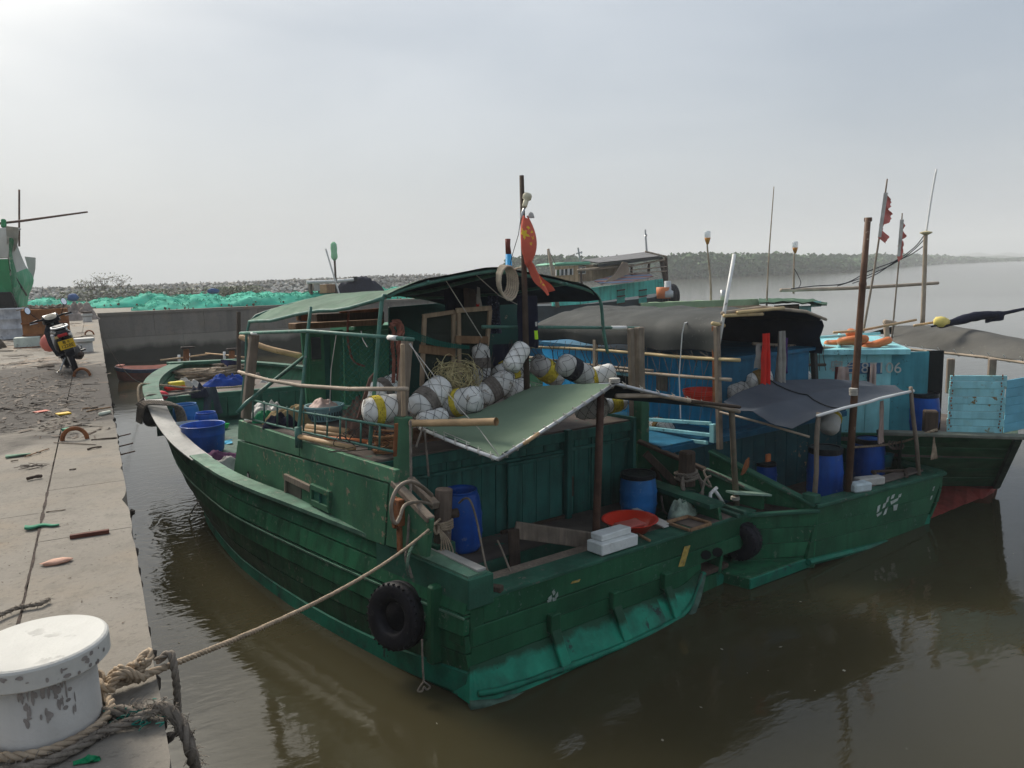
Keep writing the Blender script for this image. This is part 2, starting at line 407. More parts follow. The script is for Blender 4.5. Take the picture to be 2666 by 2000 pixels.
def laid(mb, pts, r, pitch=None, n=5):
    """a rope of three strands twisted round the path"""
    pts = [V(p) for p in pts]; pitch = pitch or r*7
    # resample
    step = pitch/7; res = [pts[0]]; acc = 0
    for a, b in zip(pts, pts[1:]):
        l = (b-a).length
        if l < 1e-6: continue
        k = max(1, int(l/step))
        for i in range(1, k+1): res.append(a.lerp(b, i/k))
    L = 0; x = None; S = [[], [], []]
    for i, p in enumerate(res):
        d = (res[min(i+1, len(res)-1)]-res[max(i-1, 0)])
        if d.length < 1e-7: continue
        d.normalize()
        if x is None: x, _ = perp(d)
        x = x - d*x.dot(d)
        if x.length < 1e-5: x, _ = perp(d)
        x.normalize(); y = d.cross(x)
        if i: L += (p-res[i-1]).length
        for q in range(3):
            a = 2*math.pi*(L/pitch + q/3)
            S[q].append(p + (x*math.cos(a)+y*math.sin(a))*r*.52)
    for q in S: mb.tube(q, r*.58, n)
    return mb
def text_mesh(body, size, extr=.003):
    cu = bpy.data.curves.new('txt', 'FONT'); cu.body = body; cu.size = size; cu.extrude = extr; cu.align_x = 'CENTER'; cu.align_y = 'CENTER'
    o = bpy.data.objects.new('txt', cu); COL.objects.link(o)
    dg = bpy.context.evaluated_depsgraph_get(); me = bpy.data.meshes.new_from_object(o.evaluated_get(dg))
    vs = [q.co.copy() for q in me.vertices]; fs = [tuple(p.vertices) for p in me.polygons]
    bpy.data.objects.remove(o); bpy.data.curves.remove(cu); bpy.data.meshes.remove(me)
    return vs, fs
def put_text(mb, body, size, c, xdir, ydir):
    vs, fs = text_mesh(body, size); c, x, y = V(c), V(xdir).normalized(), V(ydir).normalized(); z = x.cross(y)
    mb.add([c + x*q.x + y*q.y + z*q.z for q in vs], fs); return mb
def nz(p, s=1.0, o=0.0): return noise.noise(V((p[0]*s+o, p[1]*s+o*.7, p[2]*s-o)))
# ---------------------------------------------------------------- water, land, far shores
def water_mat():
    M = bpy.data.materials.new('muddy_water'); M.use_nodes = True; t = M.node_tree; b = t.nodes['Principled BSDF']
    b.inputs['IOR'].default_value = 1.33; b.inputs['Roughness'].default_value = .045
    L = t.links.new
    g = t.nodes.new('ShaderNodeNewGeometry')
    def noi(sc, mp, det=3, ro=.5, dist=0):
        mm = t.nodes.new('ShaderNodeMapping'); mm.inputs['Scale'].default_value = mp; L(g.outputs['Position'], mm.inputs[0])
        q = t.nodes.new('ShaderNodeTexNoise'); q.inputs['Scale'].default_value = sc; q.inputs['Detail'].default_value = det; q.inputs['Roughness'].default_value = ro
        q.inputs['Distortion'].default_value = dist
        L(mm.outputs[0], q.inputs['Vector']); return q.outputs[0]
    big = noi(.22, (1, 1, 1), 4)
    mx_ = t.nodes.new('ShaderNodeMix'); mx_.data_type = 'RGBA'
    mx_.inputs[6].default_value = (.039, .033, .017, 1); mx_.inputs[7].default_value = (.052, .046, .024, 1)
    L(big, mx_.inputs[0]); L(mx_.outputs[2], b.inputs['Base Color'])
    # ripples: fine wind ripple crossing the gap between quay and boat, calmer further out
    a = noi(4.2, (1, 2.6, 1), 3, .5, .3)
    c = noi(1.1, (1, 2.0, 1), 2, .5)
    s1 = t.nodes.new('ShaderNodeMath'); s1.operation = 'MULTIPLY_ADD'; L(a, s1.inputs[0]); s1.inputs[1].default_value = .35; L(c, s1.inputs[2])
    # ring waves from the trickle of bilge water at the bow
    sp = t.nodes.new('ShaderNodeVectorMath'); sp.operation = 'SUBTRACT'; L(g.outputs['Position'], sp.inputs[0]); sp.inputs[1].default_value = TRICKLE
    ln = t.nodes.new('ShaderNodeVectorMath'); ln.operation = 'LENGTH'; L(sp.outputs[0], ln.inputs[0])
    w1 = t.nodes.new('ShaderNodeMath'); w1.operation = 'MULTIPLY_ADD'; L(ln.outputs['Value'], w1.inputs[0]); w1.inputs[1].default_value = 21
    dn = noi(2.4, (1, 1, 1), 3); d2 = t.nodes.new('ShaderNodeMath'); d2.operation = 'MULTIPLY'; L(dn, d2.inputs[0]); d2.inputs[1].default_value = 24; L(d2.outputs[0], w1.inputs[2])
    sn = t.nodes.new('ShaderNodeMath'); sn.operation = 'SINE'; L(w1.outputs[0], sn.inputs[0])
    fall = t.nodes.new('ShaderNodeMapRange'); L(ln.outputs['Value'], fall.inputs[0]); fall.inputs[1].default_value = .3; fall.inputs[2].default_value = 8.5; fall.inputs[3].default_value = 1; fall.inputs[4].default_value = 0
    pw = t.nodes.new('ShaderNodeMath'); pw.operation = 'POWER'; L(fall.outputs[0], pw.inputs[0]); pw.inputs[1].default_value = 1.6
    rm = t.nodes.new('ShaderNodeMath'); rm.operation = 'MULTIPLY'; L(sn.outputs[0], rm.inputs[0]); L(pw.outputs[0], rm.inputs[1])
    s2 = t.nodes.new('ShaderNodeMath'); s2.operation = 'MULTIPLY_ADD'; L(rm.outputs[0], s2.inputs[0]); s2.inputs[1].default_value = .32; L(s1.outputs[0], s2.inputs[2])
    cd = t.nodes.new('ShaderNodeCameraData'); 
    bp = t.nodes.new('ShaderNodeBump'); bp.inputs['Distance'].default_value = .05
    l2 = t.nodes.new('ShaderNodeVectorMath'); l2.operation = 'LENGTH'; L(g.outputs['Position'], l2.inputs[0]); ms = t.nodes.new('ShaderNodeMapRange'); L(l2.outputs['Value'], ms.inputs[0]); ms.inputs[1].default_value = 14; ms.inputs[2].default_value = 70; ms.inputs[3].default_value = .12; ms.inputs[4].default_value = .05; L(ms.outputs[0], bp.inputs['Strength']); mr_ = t.nodes.new('ShaderNodeMapRange'); L(l2.outputs['Value'], mr_.inputs[0]); mr_.inputs[1].default_value = 14; mr_.inputs[2].default_value = 110; mr_.inputs[3].default_value = .045; mr_.inputs[4].default_value = .14; L(mr_.outputs[0], b.inputs['Roughness'])
    L(s2.outputs[0], bp.inputs['Height']); L(bp.outputs[0], b.inputs['Normal'])
    return M
TRICKLE = tuple(G.z(492, 1350, 0))
def concrete(name, base, dark, wet=None, warm=.3):
    M = bpy.data.materials.new(name); M.use_nodes = True; t = M.node_tree; b = t.nodes['Principled BSDF']; L = t.links.new
    g = t.nodes.new('ShaderNodeNewGeometry')
    oi = t.nodes.new('ShaderNodeObjectInfo')
    def noi(sc, det=5, mp=(1, 1, 1), dist=0, ro=.55):
        mm = t.nodes.new('ShaderNodeMapping'); mm.inputs['Scale'].default_value = mp; L(g.outputs['Position'], mm.inputs[0])
        q = t.nodes.new('ShaderNodeTexNoise'); q.inputs['Scale'].default_value = sc; q.inputs['Detail'].default_value = det; q.inputs['Distortion'].default_value = dist
        q.inputs['Roughness'].default_value = ro
        L(mm.outputs[0], q.inputs['Vector']); return q.outputs[0]
    def ramp(src, lo, hi, a=0, c=1):
        q = t.nodes.new('ShaderNodeMapRange'); q.inputs[1].default_value = lo; q.inputs[2].default_value = hi; q.inputs[3].default_value = a; q.inputs[4].default_value = c; L(src, q.inputs[0]); return q.outputs[0]
    def mix(f, a, c):
        q = t.nodes.new('ShaderNodeMix'); q.data_type = 'RGBA'
        for s_, x in ((0, f), (6, a), (7, c)):
            if isinstance(x, (int, float)): q.inputs[s_].default_value = x
            elif isinstance(x, tuple): q.inputs[s_].default_value = (*x, 1)
            else: L(x, q.inputs[s_])
        return q.outputs[2]
    c = mix(ramp(noi(.55, 7), .35, .66), dark, base)
    tint = tuple(min(1, x*(1+y)) for x, y in zip(base, (.05, -.06, -.2)))
    c = mix(ramp(noi(.9, 5, dist=.8), .5, .68, 0, warm+.25), c, tint)
    c = mix(ramp(oi.outputs['Random'], 0, 1, 0, .30), c, dark)
    c = mix(ramp(noi(5.5, 7, ro=.7), .50, .66, 0, .42), c, tuple(x*.72 for x in dark))
    c = mix(ramp(noi(26, 6, ro=.7), .54, .70, 0, .6), c, tuple(x*.5 for x in dark))
    c = mix(ramp(noi(70, 3), .58, .72, 0, .35), c, tuple(min(1, x*1.25) for x in base))
    sep_ = t.nodes.new('ShaderNodeSeparateXYZ'); L(g.outputs['Position'], sep_.inputs[0])
    if wet == 'quay':      # dark stain of leaf mould and mud spread over the far part of the apron
        s = t.nodes.new('ShaderNodeVectorMath'); s.operation = 'SUBTRACT'; L(g.outputs['Position'], s.inputs[0]); s.inputs[1].default_value = tuple(G.z(60, 1020, ZQ))
        sc = t.nodes.new('ShaderNodeVectorMath'); sc.operation = 'MULTIPLY'; L(s.outputs[0], sc.inputs[0]); sc.inputs[1].default_value = (.34, .22, .3)
        l = t.nodes.new('ShaderNodeVectorMath'); l.operation = 'LENGTH'; L(sc.outputs[0], l.inputs[0])
        n2 = t.nodes.new('ShaderNodeMath'); n2.operation = 'MULTIPLY_ADD'; L(noi(.9, 7, dist=.7, ro=.62), n2.inputs[0]); n2.inputs[1].default_value = 1.7; L(l.outputs['Value'], n2.inputs[2])
        c = mix(ramp(n2.outputs[0], 1.95, 1.55), c, (.034, .027, .023))
        c = mix(ramp(noi(.35, 4, dist=1.2), .64, .72, 0, .55), c, (.34, .21, .10))
    if wet == 'wall':      # tide marks: weed below, washed band, weathered top
        z = t.nodes.new('ShaderNodeMath'); z.operation = 'MULTIPLY_ADD'; L(noi(.7, 6, (1, 1, .5)), z.inputs[0]); z.inputs[1].default_value = 1.1; L(sep_.outputs[2], z.inputs[2])
        c = mix(ramp(noi(1.0, 6, (2.2, 2.2, .25)), .50, .70, 0, .45), c, tuple(x*.5 for x in dark))
        c = mix(ramp(sep_.outputs[2], 1.47, 1.44, 0, .55), c, (.30, .275, .23))
        c = mix(ramp(z.outputs[0], 1.62, 1.25), c, (.032, .033, .025))
    L(c, b.inputs['Base Color'])
    b.inputs['Roughness'].default_value = .85; b.inputs['Specular IOR Level'].default_value = .3
    bp = t.nodes.new('ShaderNodeBump'); bp.inputs['Strength'].default_value = .45; bp.inputs['Distance'].default_value = .012
    L(noi(38, 7, ro=.65), bp.inputs['Height']); L(bp.outputs[0], b.inputs['Normal'])
    return M
M_WATER = water_mat()
M_CONC = concrete('quay_concrete', (.245, .220, .187), (.165, .147, .122), 'quay')
M_CONW = concrete('quay_wall_concrete', (.25, .225, .195), (.185, .165, .145), 'wall')
M_ROCK = mat('embankment_stone', (.45, .43, .40), .9, .4, .6, 0, bump=.5, bscale=6)
M_EARTH = mat('embankment_earth', (.20, .19, .165), .95, .3, .6, 0, bump=.5, bscale=8)
def leafmat(name, a, b_):
    M = bpy.data.materials.new(name); M.use_nodes = True; t = M.node_tree; b = t.nodes['Principled BSDF']; L = t.links.new
    g = t.nodes.new('ShaderNodeNewGeometry'); q = t.nodes.new('ShaderNodeTexNoise'); q.inputs['Scale'].default_value = .25; q.inputs['Detail'].default_value = 5
    L(g.outputs['Position'], q.inputs['Vector'])
    ad_ = t.nodes.new('ShaderNodeMath'); ad_.operation = 'MULTIPLY_ADD'; L(g.outputs['Random Per Island'], ad_.inputs[0]); ad_.inputs[1].default_value = .5; L(q.outputs[0], ad_.inputs[2])
    mr = t.nodes.new('ShaderNodeMapRange'); L(ad_.outputs[0], mr.inputs[0]); mr.inputs[1].default_value = .4; mr.inputs[2].default_value = 1.05
    m2 = t.nodes.new('ShaderNodeMix'); m2.data_type = 'RGBA'; m2.inputs[6].default_value = (*a, 1); m2.inputs[7].default_value = (*b_, 1)
    L(mr.outputs[0], m2.inputs[0]); L(m2.outputs[2], b.inputs['Base Color']); b.inputs['Roughness'].default_value = .7
    b.inputs['Specular IOR Level'].default_value = .2
    return M
M_LEAF = leafmat('mangrove_leaves', (.028, .075, .030), (.075, .145, .05))
M_BUSH = leafmat('bush_leaves', (.20, .22, .16), (.30, .31, .22))
M_TWIG = mat('twig', (.15, .12, .10), .9, .3, 4, 0, bump=0)
mb = MB(); mb.grid(lambda i, j: (-400+i*3400, -60+j*3300, 0), 1, 1)
mb.build('water', M_WATER, kind='structure')
# quay: apron slabs left of the basin edge (x < 0.08), coping strip along the edge, wall below
XE = .08
CW = .545
quay = thing('quay', None, None, (0, 0, 0), kind='structure')
MB().box((-20.0-.0, 22.0, 1.30), (40.0, 54.3, 2.9)).build('quay_base', M_CONW, quay)
ys = [-5.0, 3.05, 5.55, 6.95, 9.6, 12.3, 15.6, 19.2, 23, 27, 31, 35, 39, 43, 47.0, 49.15]
def slab(mb, x0, x1, y0, y1, top, j=.005, th=.16):
    k = max(1, int((y1-y0)/.12)) if x1 > 0 else 1
    b = len(mb.v)
    pts = []
    for i in range(k+1):
        y = y0+j+(y1-y0-2*j)*i/k
        c = abs(noise.noise(V((y*2.3, 1.7, 3))))**2*.05 + (max(0, noise.noise(V((y*6.1, 5, 1)))-.25)*.05 if x1 > 0 else 0)
        xr = (x1 - c) if x1 > 0 else x1-j
        pts.append((y, xr))
    for i in range(k):
        (ya, xa), (yb, xb) = pts[i], pts[i+1]
        mb.hexa([(x0+j, ya, top-th), (x1-j*.2, ya, top-th), (x1-j*.2, yb, top-th), (x0+j, yb, top-th),
                 (x0+j, ya, top), (xa, ya, top), (xb, yb, top), (x0+j, yb, top)])
    return mb
for a, b in zip(ys, ys[1:]):
    slab(MB(), XE-CW, XE, a, b, ZQ).build('coping_slab', M_CONC, quay)
xs = [-9.5, -5.2, XE-CW-.004]
ys2 = [-5, 2.6, 6.3, 10.0, 14.2, 18.6, 24, 30, 36, 42, 49.15]
for i in range(2):
    for a, b in zip(ys2, ys2[1:]): slab(MB(), xs[i], xs[i+1], a, b, ZQ-.005, .004).build('apron_slab', M_CONC, quay)
MB().box((-25, 22, ZQ-.09), (30.9, 54.3, .16)).build('apron_slab', M_CONC, quay)
# face of the quay below the coping and the wall closing the basin
w = thing('basin_wall', None, None, (0, 49.2, 0), kind='structure')
YW = 49.2
MB().box((18.0, YW+30.55, 1.30), (38.0, 60.4, 2.9)).build('wall_core', M_CONW, w)
x = XE
i = 0
while x < 36:
    wd = rnd(2.6, 3.4)
    MB().box((x+wd/2, YW+.17, 2.10), (wd-.015, .30, 1.27)).build('upper_panel', M_CONW, w, bevel=.01)
    x += wd
x = XE
while x < 36:
    wd = rnd(3.2, 4.6)
    MB().box((x+wd/2, YW+.15, .50), (wd-.015, .34, 1.9)).build('lower_panel', M_CONW, w, bevel=.01)
    x += wd
x = XE
while x < 36:
    MB().box((x+2, YW+.42, 2.82), (3.985, .95, .17)).build('coping_slab', M_CONC, w, bevel=.01)
    x += 4
land = MB(); land.box((-2, 100+YW-.02+.9, 1.42), (75.9, 200, 2.93)); land.build('far_apron', M_CONC, kind='structure')
MB().box((-260, 160, 1.2), (440, 330, 3.2)).build('land', M_EARTH, kind='structure')
# rock embankment
emb = thing('embankment', None, None, (0, 78, 0), kind='structure')
def etop(x): return 4.42 + .25*noise.noise(V((x*.06, 2, 0))) + (x > 20)*.006*(x-20)
mb = MB()
mb.grid(lambda i, j: (lambda x: (x, 74.0+(j*6 if j < .5 else 3+(j-.5)*60), (2.85+(etop(x)-2.85)*min(1, j*2)) - .15))(-75+i*112), 60, 8)
mb.build('slope', M_EARTH, emb)
mb = MB()
_b = bmesh.new(); bmesh.ops.create_icosphere(_b, subdivisions=1, radius=1); IV = [v_.co.copy() for v_ in _b.verts]; IF = [tuple(q.index for q in f.verts) for f in _b.faces]; _b.free()
def rock(mb, c, r):
    o = rnd(0, 50); R = Matrix.Rotation(rnd(0, 6.28), 3, (rnd(-1, 1), rnd(-1, 1), rnd(.1, 1))); s = V((rnd(.7, 1.4), rnd(.7, 1.2), rnd(.35, .6)))*r
    mb.add([V(c) + R @ V((q.x*s.x, q.y*s.y, q.z*s.z))*(1+.35*noise.noise(q*1.3+V((o, o, o)))) for q in IV], IF)
for k in range(7000):
    x = rnd(-72, 37); j = rnd(0, 1)
    rock(mb, (x, 74+j*3.2, 2.85+(etop(x)-2.85)*j + rnd(-.12, .08)), rnd(.07, .24 if j < .8 else .15))
for k in range(700):
    x = rnd(-72, 37); rock(mb, (x, 77.2+rnd(0, 2), etop(x)-.10), rnd(.08, .2))
mb.build('stones', M_ROCK, emb, kind='stuff')
# bushes on the embankment
def leaves(mb, c, r, n, s, drop=.3):
    c = V(c)
    for k in range(n):
        d = V((rnd(-1, 1), rnd(-1, 1), rnd(-1, 1)))
        if d.length > 1: d.normalize()
        p = c + V((d.x*r[0], d.y*r[1], d.z*r[2]))
        a = V((rnd(-1, 1), rnd(-1, 1), rnd(-1, 1))).normalized(); b, _ = perp(a); q = s*rnd(.6, 1.3)
        mb.add([p-a*q, p+b*q*.6, p+a*q, p-b*q*.6], [(0, 1, 2, 3)])
    return mb
BL = ['low grey bush with thin twigs on the embankment top, leftmost of the row', 'taller twiggy bush breaking the embankment skyline, left of the middle', 'tallest feathery bush on the embankment skyline',
      'small twiggy bush at the right end of the skyline row', 'wide low green bush at the foot of the stones behind the net heap', 'long low green shrub on the stone slope behind the right half of the net heap', 'pale green shrub low on the stones near the canopy roof']
for q, (px, z, r, n) in enumerate([(212, 4.5, (.8, .8, .5), 110), (243, 4.6, (1.2, .8, .6), 90), (275, 4.9, (1.2, .8, .9), 80), (312, 4.7, (1.2, .8, .7), 80), (290, 3.6, (5.0, 1.0, .5), 900), (520, 3.6, (4.6, 1.0, .42), 700), (620, 3.6, (2.6, .9, .42), 500)]):
    y = 76.6 if q < 4 else 74.3
    c = G.y(px, 740, y); c.z = z
    root = thing('bush', BL[q], 'bush', (c.x, c.y, z-r[2]), 'bushes on the embankment')
    leaves(MB(), c, r, n, .10 if q < 4 else .14).build('leaves', M_BUSH, root)
    mb = MB()
    for k in range(14): mb.tube([c+V((rnd(-.3, .3), 0, -r[2]-.1)), c+V((rnd(-.5, .5)*r[0], rnd(-.3, .3), 0)), c+V((rnd(-1, 1)*r[0], rnd(-.5, .5), r[2]*rnd(.2, .75)))], [.016, .012, .008], 4)
    mb.build('stems', M_TWIG, root)
# mangrove headland and far shores
def wood(name, line, hgt, depth, n, s, nl):
    mb = MB()
    for k in range(n):
        t = rnd(0, 1)*(len(line)-1); i = min(int(t), len(line)-2); a, b = V(line[i]), V(line[i+1]); p = a.lerp(b, t-i)
        d = V((p.x, p.y, 0)).normalized(); dd = rnd(0, 1)**1.5*depth; p = p + d*dd
        h = hgt(p.x, p.y)*rnd(.72, 1.05)*(1 - .25*(dd < 3)); r = rnd(.5, 1)*s*3.2
        for q in range(nl):
            e = V((rnd(-1, 1), rnd(-1, 1), rnd(-1, 1)))
            if e.length > 1: e.normalize()
            zz = h*(.50 + .50*e.z)
            c = p + V((e.x*r, e.y*r, max(.05, zz)))
            a_ = V((rnd(-1, 1), rnd(-1, 1), rnd(-.2, 1))).normalized(); b_, c_ = perp(a_); w_ = s*rnd(.5, 1.0)
            mb.add([c-b_*w_, c+c_*w_*.7, c+b_*w_, c-c_*w_*.7], [(0, 1, 2, 3)])
    return mb.build(name, M_LEAF, kind='stuff')
def shore(pts): return [G.z(px, py, 0) for px, py in pts]
hd = [(1330, 742), (1500, 736), (1750, 727), (1950, 719), (2150, 711), (2262, 706)]
HE = G.z(2262, 706, 0)
wood('mangrove_wood', shore(hd), lambda x, y: (9.6 + 1.2*noise.noise(V((x*.03, y*.03, 0))))*min(1, .30+math.hypot(x-HE.x, y-HE.y)/70), 26, 2300, 1.25, 22)
_sp = shore([(2150, 709), (2255, 704.5), (2262, 705)])
MB().grid(lambda i, j: (lambda p: (p.x*(1+j*.5), p.y*(1+j*.5), .25))(V(shore(hd)[0]).lerp(V(shore(hd)[-1]), i)), 8, 1).build('mangrove_mud', M_EARTH, kind='structure')
def far(name, pts, tops, D, m_):
    """a long low shore seen across the water, solid, with an uneven tree line"""
    mb = MB(); n = 260; P = []
    for i in range(n+1):
        t = i/n*(len(pts)-1); k = min(int(t), len(pts)-2); a, b = pts[k], pts[k+1]; u = t-k
        px = a[0]+(b[0]-a[0])*u; py = a[1]+(b[1]-a[1])*u; tp = tops[k]+(tops[k+1]-tops[k])*u
        g = G.z(px, py, 0); d = V((g.x, g.y, 0)); g = d.normalized()*D if d.length > D else d
        h = CAM_H + (g.length)*tp/FOC
        h *= 1 + .10*noise.noise(V((i*.21, 1, D))) + .07*noise.noise(V((i*.7, 3, D)))
        P.append((g, h))
    rows = []
    for k in range(4):
        rows.append([V((g.x, g.y, 0))*(1+.03*k) + V((0, 0, [(-.5), h*.72, h, h*.9][k])) for g, h in P])
    vs = [p for r in rows for p in r]; m1 = n+1
    mb.add(vs, [(k*m1+i, k*m1+i+1, (k+1)*m1+i+1, (k+1)*m1+i) for k in range(3) for i in range(n)])
    return mb.build(name, m_, kind='structure')
wood('far_mangrove', shore([(2150, 707), (2262, 701), (2430, 688), (2620, 681), (2800, 675)]), lambda x, y: (8.5 + 2.5*noise.noise(V((x*.012, y*.012, 4))))*max(.3, 1-max(0, math.degrees(math.atan2(x, y))-56.3)/6.5), 60, 1500, 2.6, 12)
def hills(name, D, a0, a1, h, seed, m_):
    mb = MB(); n = 120
    def fn(i, j):
        a = math.radians(a0 + (a1-a0)*i); d = D*(1+.25*j)
        z = h*(.55+.6*noise.noise(V((i*7+seed, 1, seed)))+.22*noise.noise(V((i*23, 4, seed))))*math.sin(math.pi*min(1, j+.02))*min(1, i*6, (1-i)*6) - 1
        return (math.sin(a)*d, math.cos(a)*d, z)
    mb.grid(fn, n, 6); return mb.build(name, m_, kind='structure')
M_HILL = leafmat('hill_forest', (.03, .055, .03), (.06, .09, .045))
hills('far_hills', 2300, 48, 66, 28, 3.0, M_HILL)
hills('far_ridge', 1250, 41, 64, 15, 9.0, M_HILL)
# ================================================================ the big green boat in front
def interp(st, k=8):
    P = [V(s[:3]) for s in st]; Q = [V(s[3:6]) for s in st]
    return smooth_path(P, k), smooth_path(Q, k)
def loft(mb, rings, cap=True):
    n = len(rings[0]); o = len(mb.v); mb.v += [V(p) for r in rings for p in r]
    for i in range(len(rings)-1):
        for j in range(n):
            mb.f.append((o+i*n+j, o+i*n+(j+1) % n, o+(i+1)*n+(j+1) % n, o+(i+1)*n+j)); mb.mi.append(mb.cur)
    if cap:
        mb.f.append(tuple(o+j for j in range(n-1, -1, -1))); mb.mi.append(mb.cur)
        mb.f.append(tuple(o+(len(rings)-1)*n+j for j in range(n))); mb.mi.append(mb.cur)
    return mb
def strakes(fr, root, st, cuts, m_, name='strake', th=.06, out=-1, bulge=.10, mats=None):
    """side planking between the sheer and the bilge, each plank its own piece"""
    S, B = interp(st)
    def pt(i, t):
        p = S[i].lerp(B[i], t); p.x += out*bulge*math.sin(math.pi*min(1, max(0, t)))*(1 if i else 1); return p
    res = []
    for k, (a, b) in enumerate(zip(cuts, cuts[1:])):
        mb = MB(fr); rings = []
        for i in range(len(S)):
            o1 = out*(.010 if k % 2 else 0)
            p, q = pt(i, a+.009), pt(i, b-.009); d = V((out, 0, 0))
            w = .003*noise.noise(V((i*.9, k*3, 1)))
            rings.append([p+d*(abs(o1)+w), q+d*(abs(o1)+.010+w), q-d*th, p-d*th])
        loft(mb, rings); res.append(mb.build(name, (mats[k] if mats else m_), root, smooth=False))
    return res
boat = thing('fishing_boat', 'dark green wooden fishing boat in front with white floats and green canopy', 'boat', M=B1.M)
PORT = [(-2.15, -.03, 1.25, -2.20, -.03, .22), (-2.30, 1.4, 1.29, -2.40, 1.4, .10), (-2.50, 3.0, 1.33, -2.56, 3.0, .06), (-2.74, 5.0, 1.36, -2.60, 5.0, .04), (-2.77, 6.3, 1.38, -2.52, 6.3, .04),
        (-2.76, 8.0, 1.50, -2.30, 8.0, .06), (-2.72, 9.2, 1.72, -1.98, 9.2, .10), (-2.60, 10.3, 1.97, -1.62, 10.3, .18), (-2.36, 11.6, 2.10, -1.18, 11.6, .32), (-1.95, 13.0, 2.17, -.72, 13.0, .60),
        (-1.35, 14.4, 2.22, -.30, 14.4, 1.0), (-.62, 15.7, 2.26, .05, 15.7, 1.45)]
STBD = [(-s[0]*1.0 + .06*0 + (.35*(s[1]/16) if s[1] > 3 else 0), s[1], s[2]-.02, -s[3]+(.35*s[1]/16 if s[1] > 3 else 0), s[4], s[5]) for s in PORT]
cuts = [0, .17, .36, .40, .58, .78, 1.0]
strakes(B1, boat, PORT, cuts, M_HULL)
strakes(B1, boat, STBD, [0, .4, .7, 1.0], M_HULL, out=1)
SP, BP = interp(PORT); SS, BS = interp(STBD)
def band(name, P, m_, w, h, dx, dz, a=0, b=None, jit=0, par=boat, fr=B1):
    mb = MB(fr); rings = []
    b = b or len(P)
    for i in range(a, b):
        p = P[i]; d = (P[min(i+1, len(P)-1)]-P[max(i-1, 0)]); s = V((d.y, -d.x, 0)).normalized()
        j = jit*noise.noise(V((i*1.3, 5, dx)))
        q = p + s*dx + V((0, 0, dz))
        rings.append([q-s*(w/2+j), q+s*w/2, q+s*w/2+V((0, 0, h)), q-s*(w/2+j)+V((0, 0, h))])
    loft(mb, rings); return mb.build(name, m_, par)
iA = 36
band('gunwale_cap', SP, M_RAIL, .27, .05, .06, -.005, 0, iA+1, .012)
band('gunwale_sheet', SP, M_PLANK, .34, .02, .07, .002, iA-1, 60)
band('gunwale_cap', SP, M_RAILD, .33, .06, .08, -.03, 58, len(SP))
band('gunwale_cap', SS, M_RAILD, .30, .06, -.06, -.005, 0, len(SS))
rub = [SP[i].lerp(BP[i], .385) + V((-.105, 0, 0)) for i in range(len(SP))]
band('rub_strake', rub, M_RAIL, .025, .022, 0, -.02, 0, 62, .006)
boot = [BP[i] + V((-.03, 0, 0)) for i in range(len(BP))]
mb = MB(B1); rings = []
for i in range(0, 74):
    p = BP[i]; k = max(0, 1-p.y/9)
    rings.append([p+V((-.005, 0, .03)), p+V((-.035-.02*k, 0, .015)), p+V((-.05-.02*k, 0, -.06-.16*k)), p+V((.1, 0, -.45)), p+V((.1, 0, .03))])
loft(mb, rings); mb.build('waterline_strake', M_BOOT, boat)
mb = MB(B1); rings = []
for i in range(len(BS)-16):
    p = BS[i]; rings.append([p+V((.015, 0, .03)), p+V((.10, 0, -.03)), p+V((.0, 0, -.45)), p+V((-.1, 0, .03))])
loft(mb, rings); mb.build('waterline_strake', M_BOOT, boat)
# bottom, so that no water shows inside
mb = MB(B1); rings = []
for i in range(len(SP)):
    a, b = BP[i], BS[i]; rings.append([a+V((0, 0, .05)), b+V((0, 0, .05)), b+V((-.2, 0, -.5)), a+V((.2, 0, -.5))])
loft(mb, rings); mb.build('hull_bottom', M_HULL, boat)
# bow
a, b = SP[-1], SS[-1]; c, d = BP[-1], BS[-1]
mb = MB(B1); mb.hexa([c, d, d+V((0, -.1, 0)), c+V((0, -.1, 0)), a+V((0, .12, 0)), b+V((0, .12, 0)), b+V((0, 0, 0)), a]); mb.build('stem_board', M_HULL, boat)
MB(B1).bar(a+V((-.15, .02, .02)), b+V((.15, .02, .02)), .36, .09).build('bow_rail', M_RAILD, boat, bevel=.01)
# transom
UT = -.03
mb = MB(B1)
def tb(z0, z1, v0, v1, name='transom_board', m_=M_TRAN, u=UT, th=.07, z0r=None, z1r=None):
    q = MB(B1); z0r = z0 if z0r is None else z0r; z1r = z1 if z1r is None else z1r
    q.hexa([(v0, u, z0+.004), (v1, u, z0r+.004), (v1, u+th, z0r+.004), (v0, u+th, z0+.004), (v0, u-.004*random.random(), z1-.004), (v1, u, z1r-.004), (v1, u+th, z1r-.004), (v0, u+th, z1-.004)])
    return q.build(name, m_, boat, bevel=.006)
tb(.72, .985, -2.02, 3.02)
tb(.50, .72, -2.18, 2.82, u=-.038, z0r=.50)
tb(.26, .50, -2.19, 1.75, u=-.03)
tb(.50, .985, -2.20, -2.02, 'corner_board')
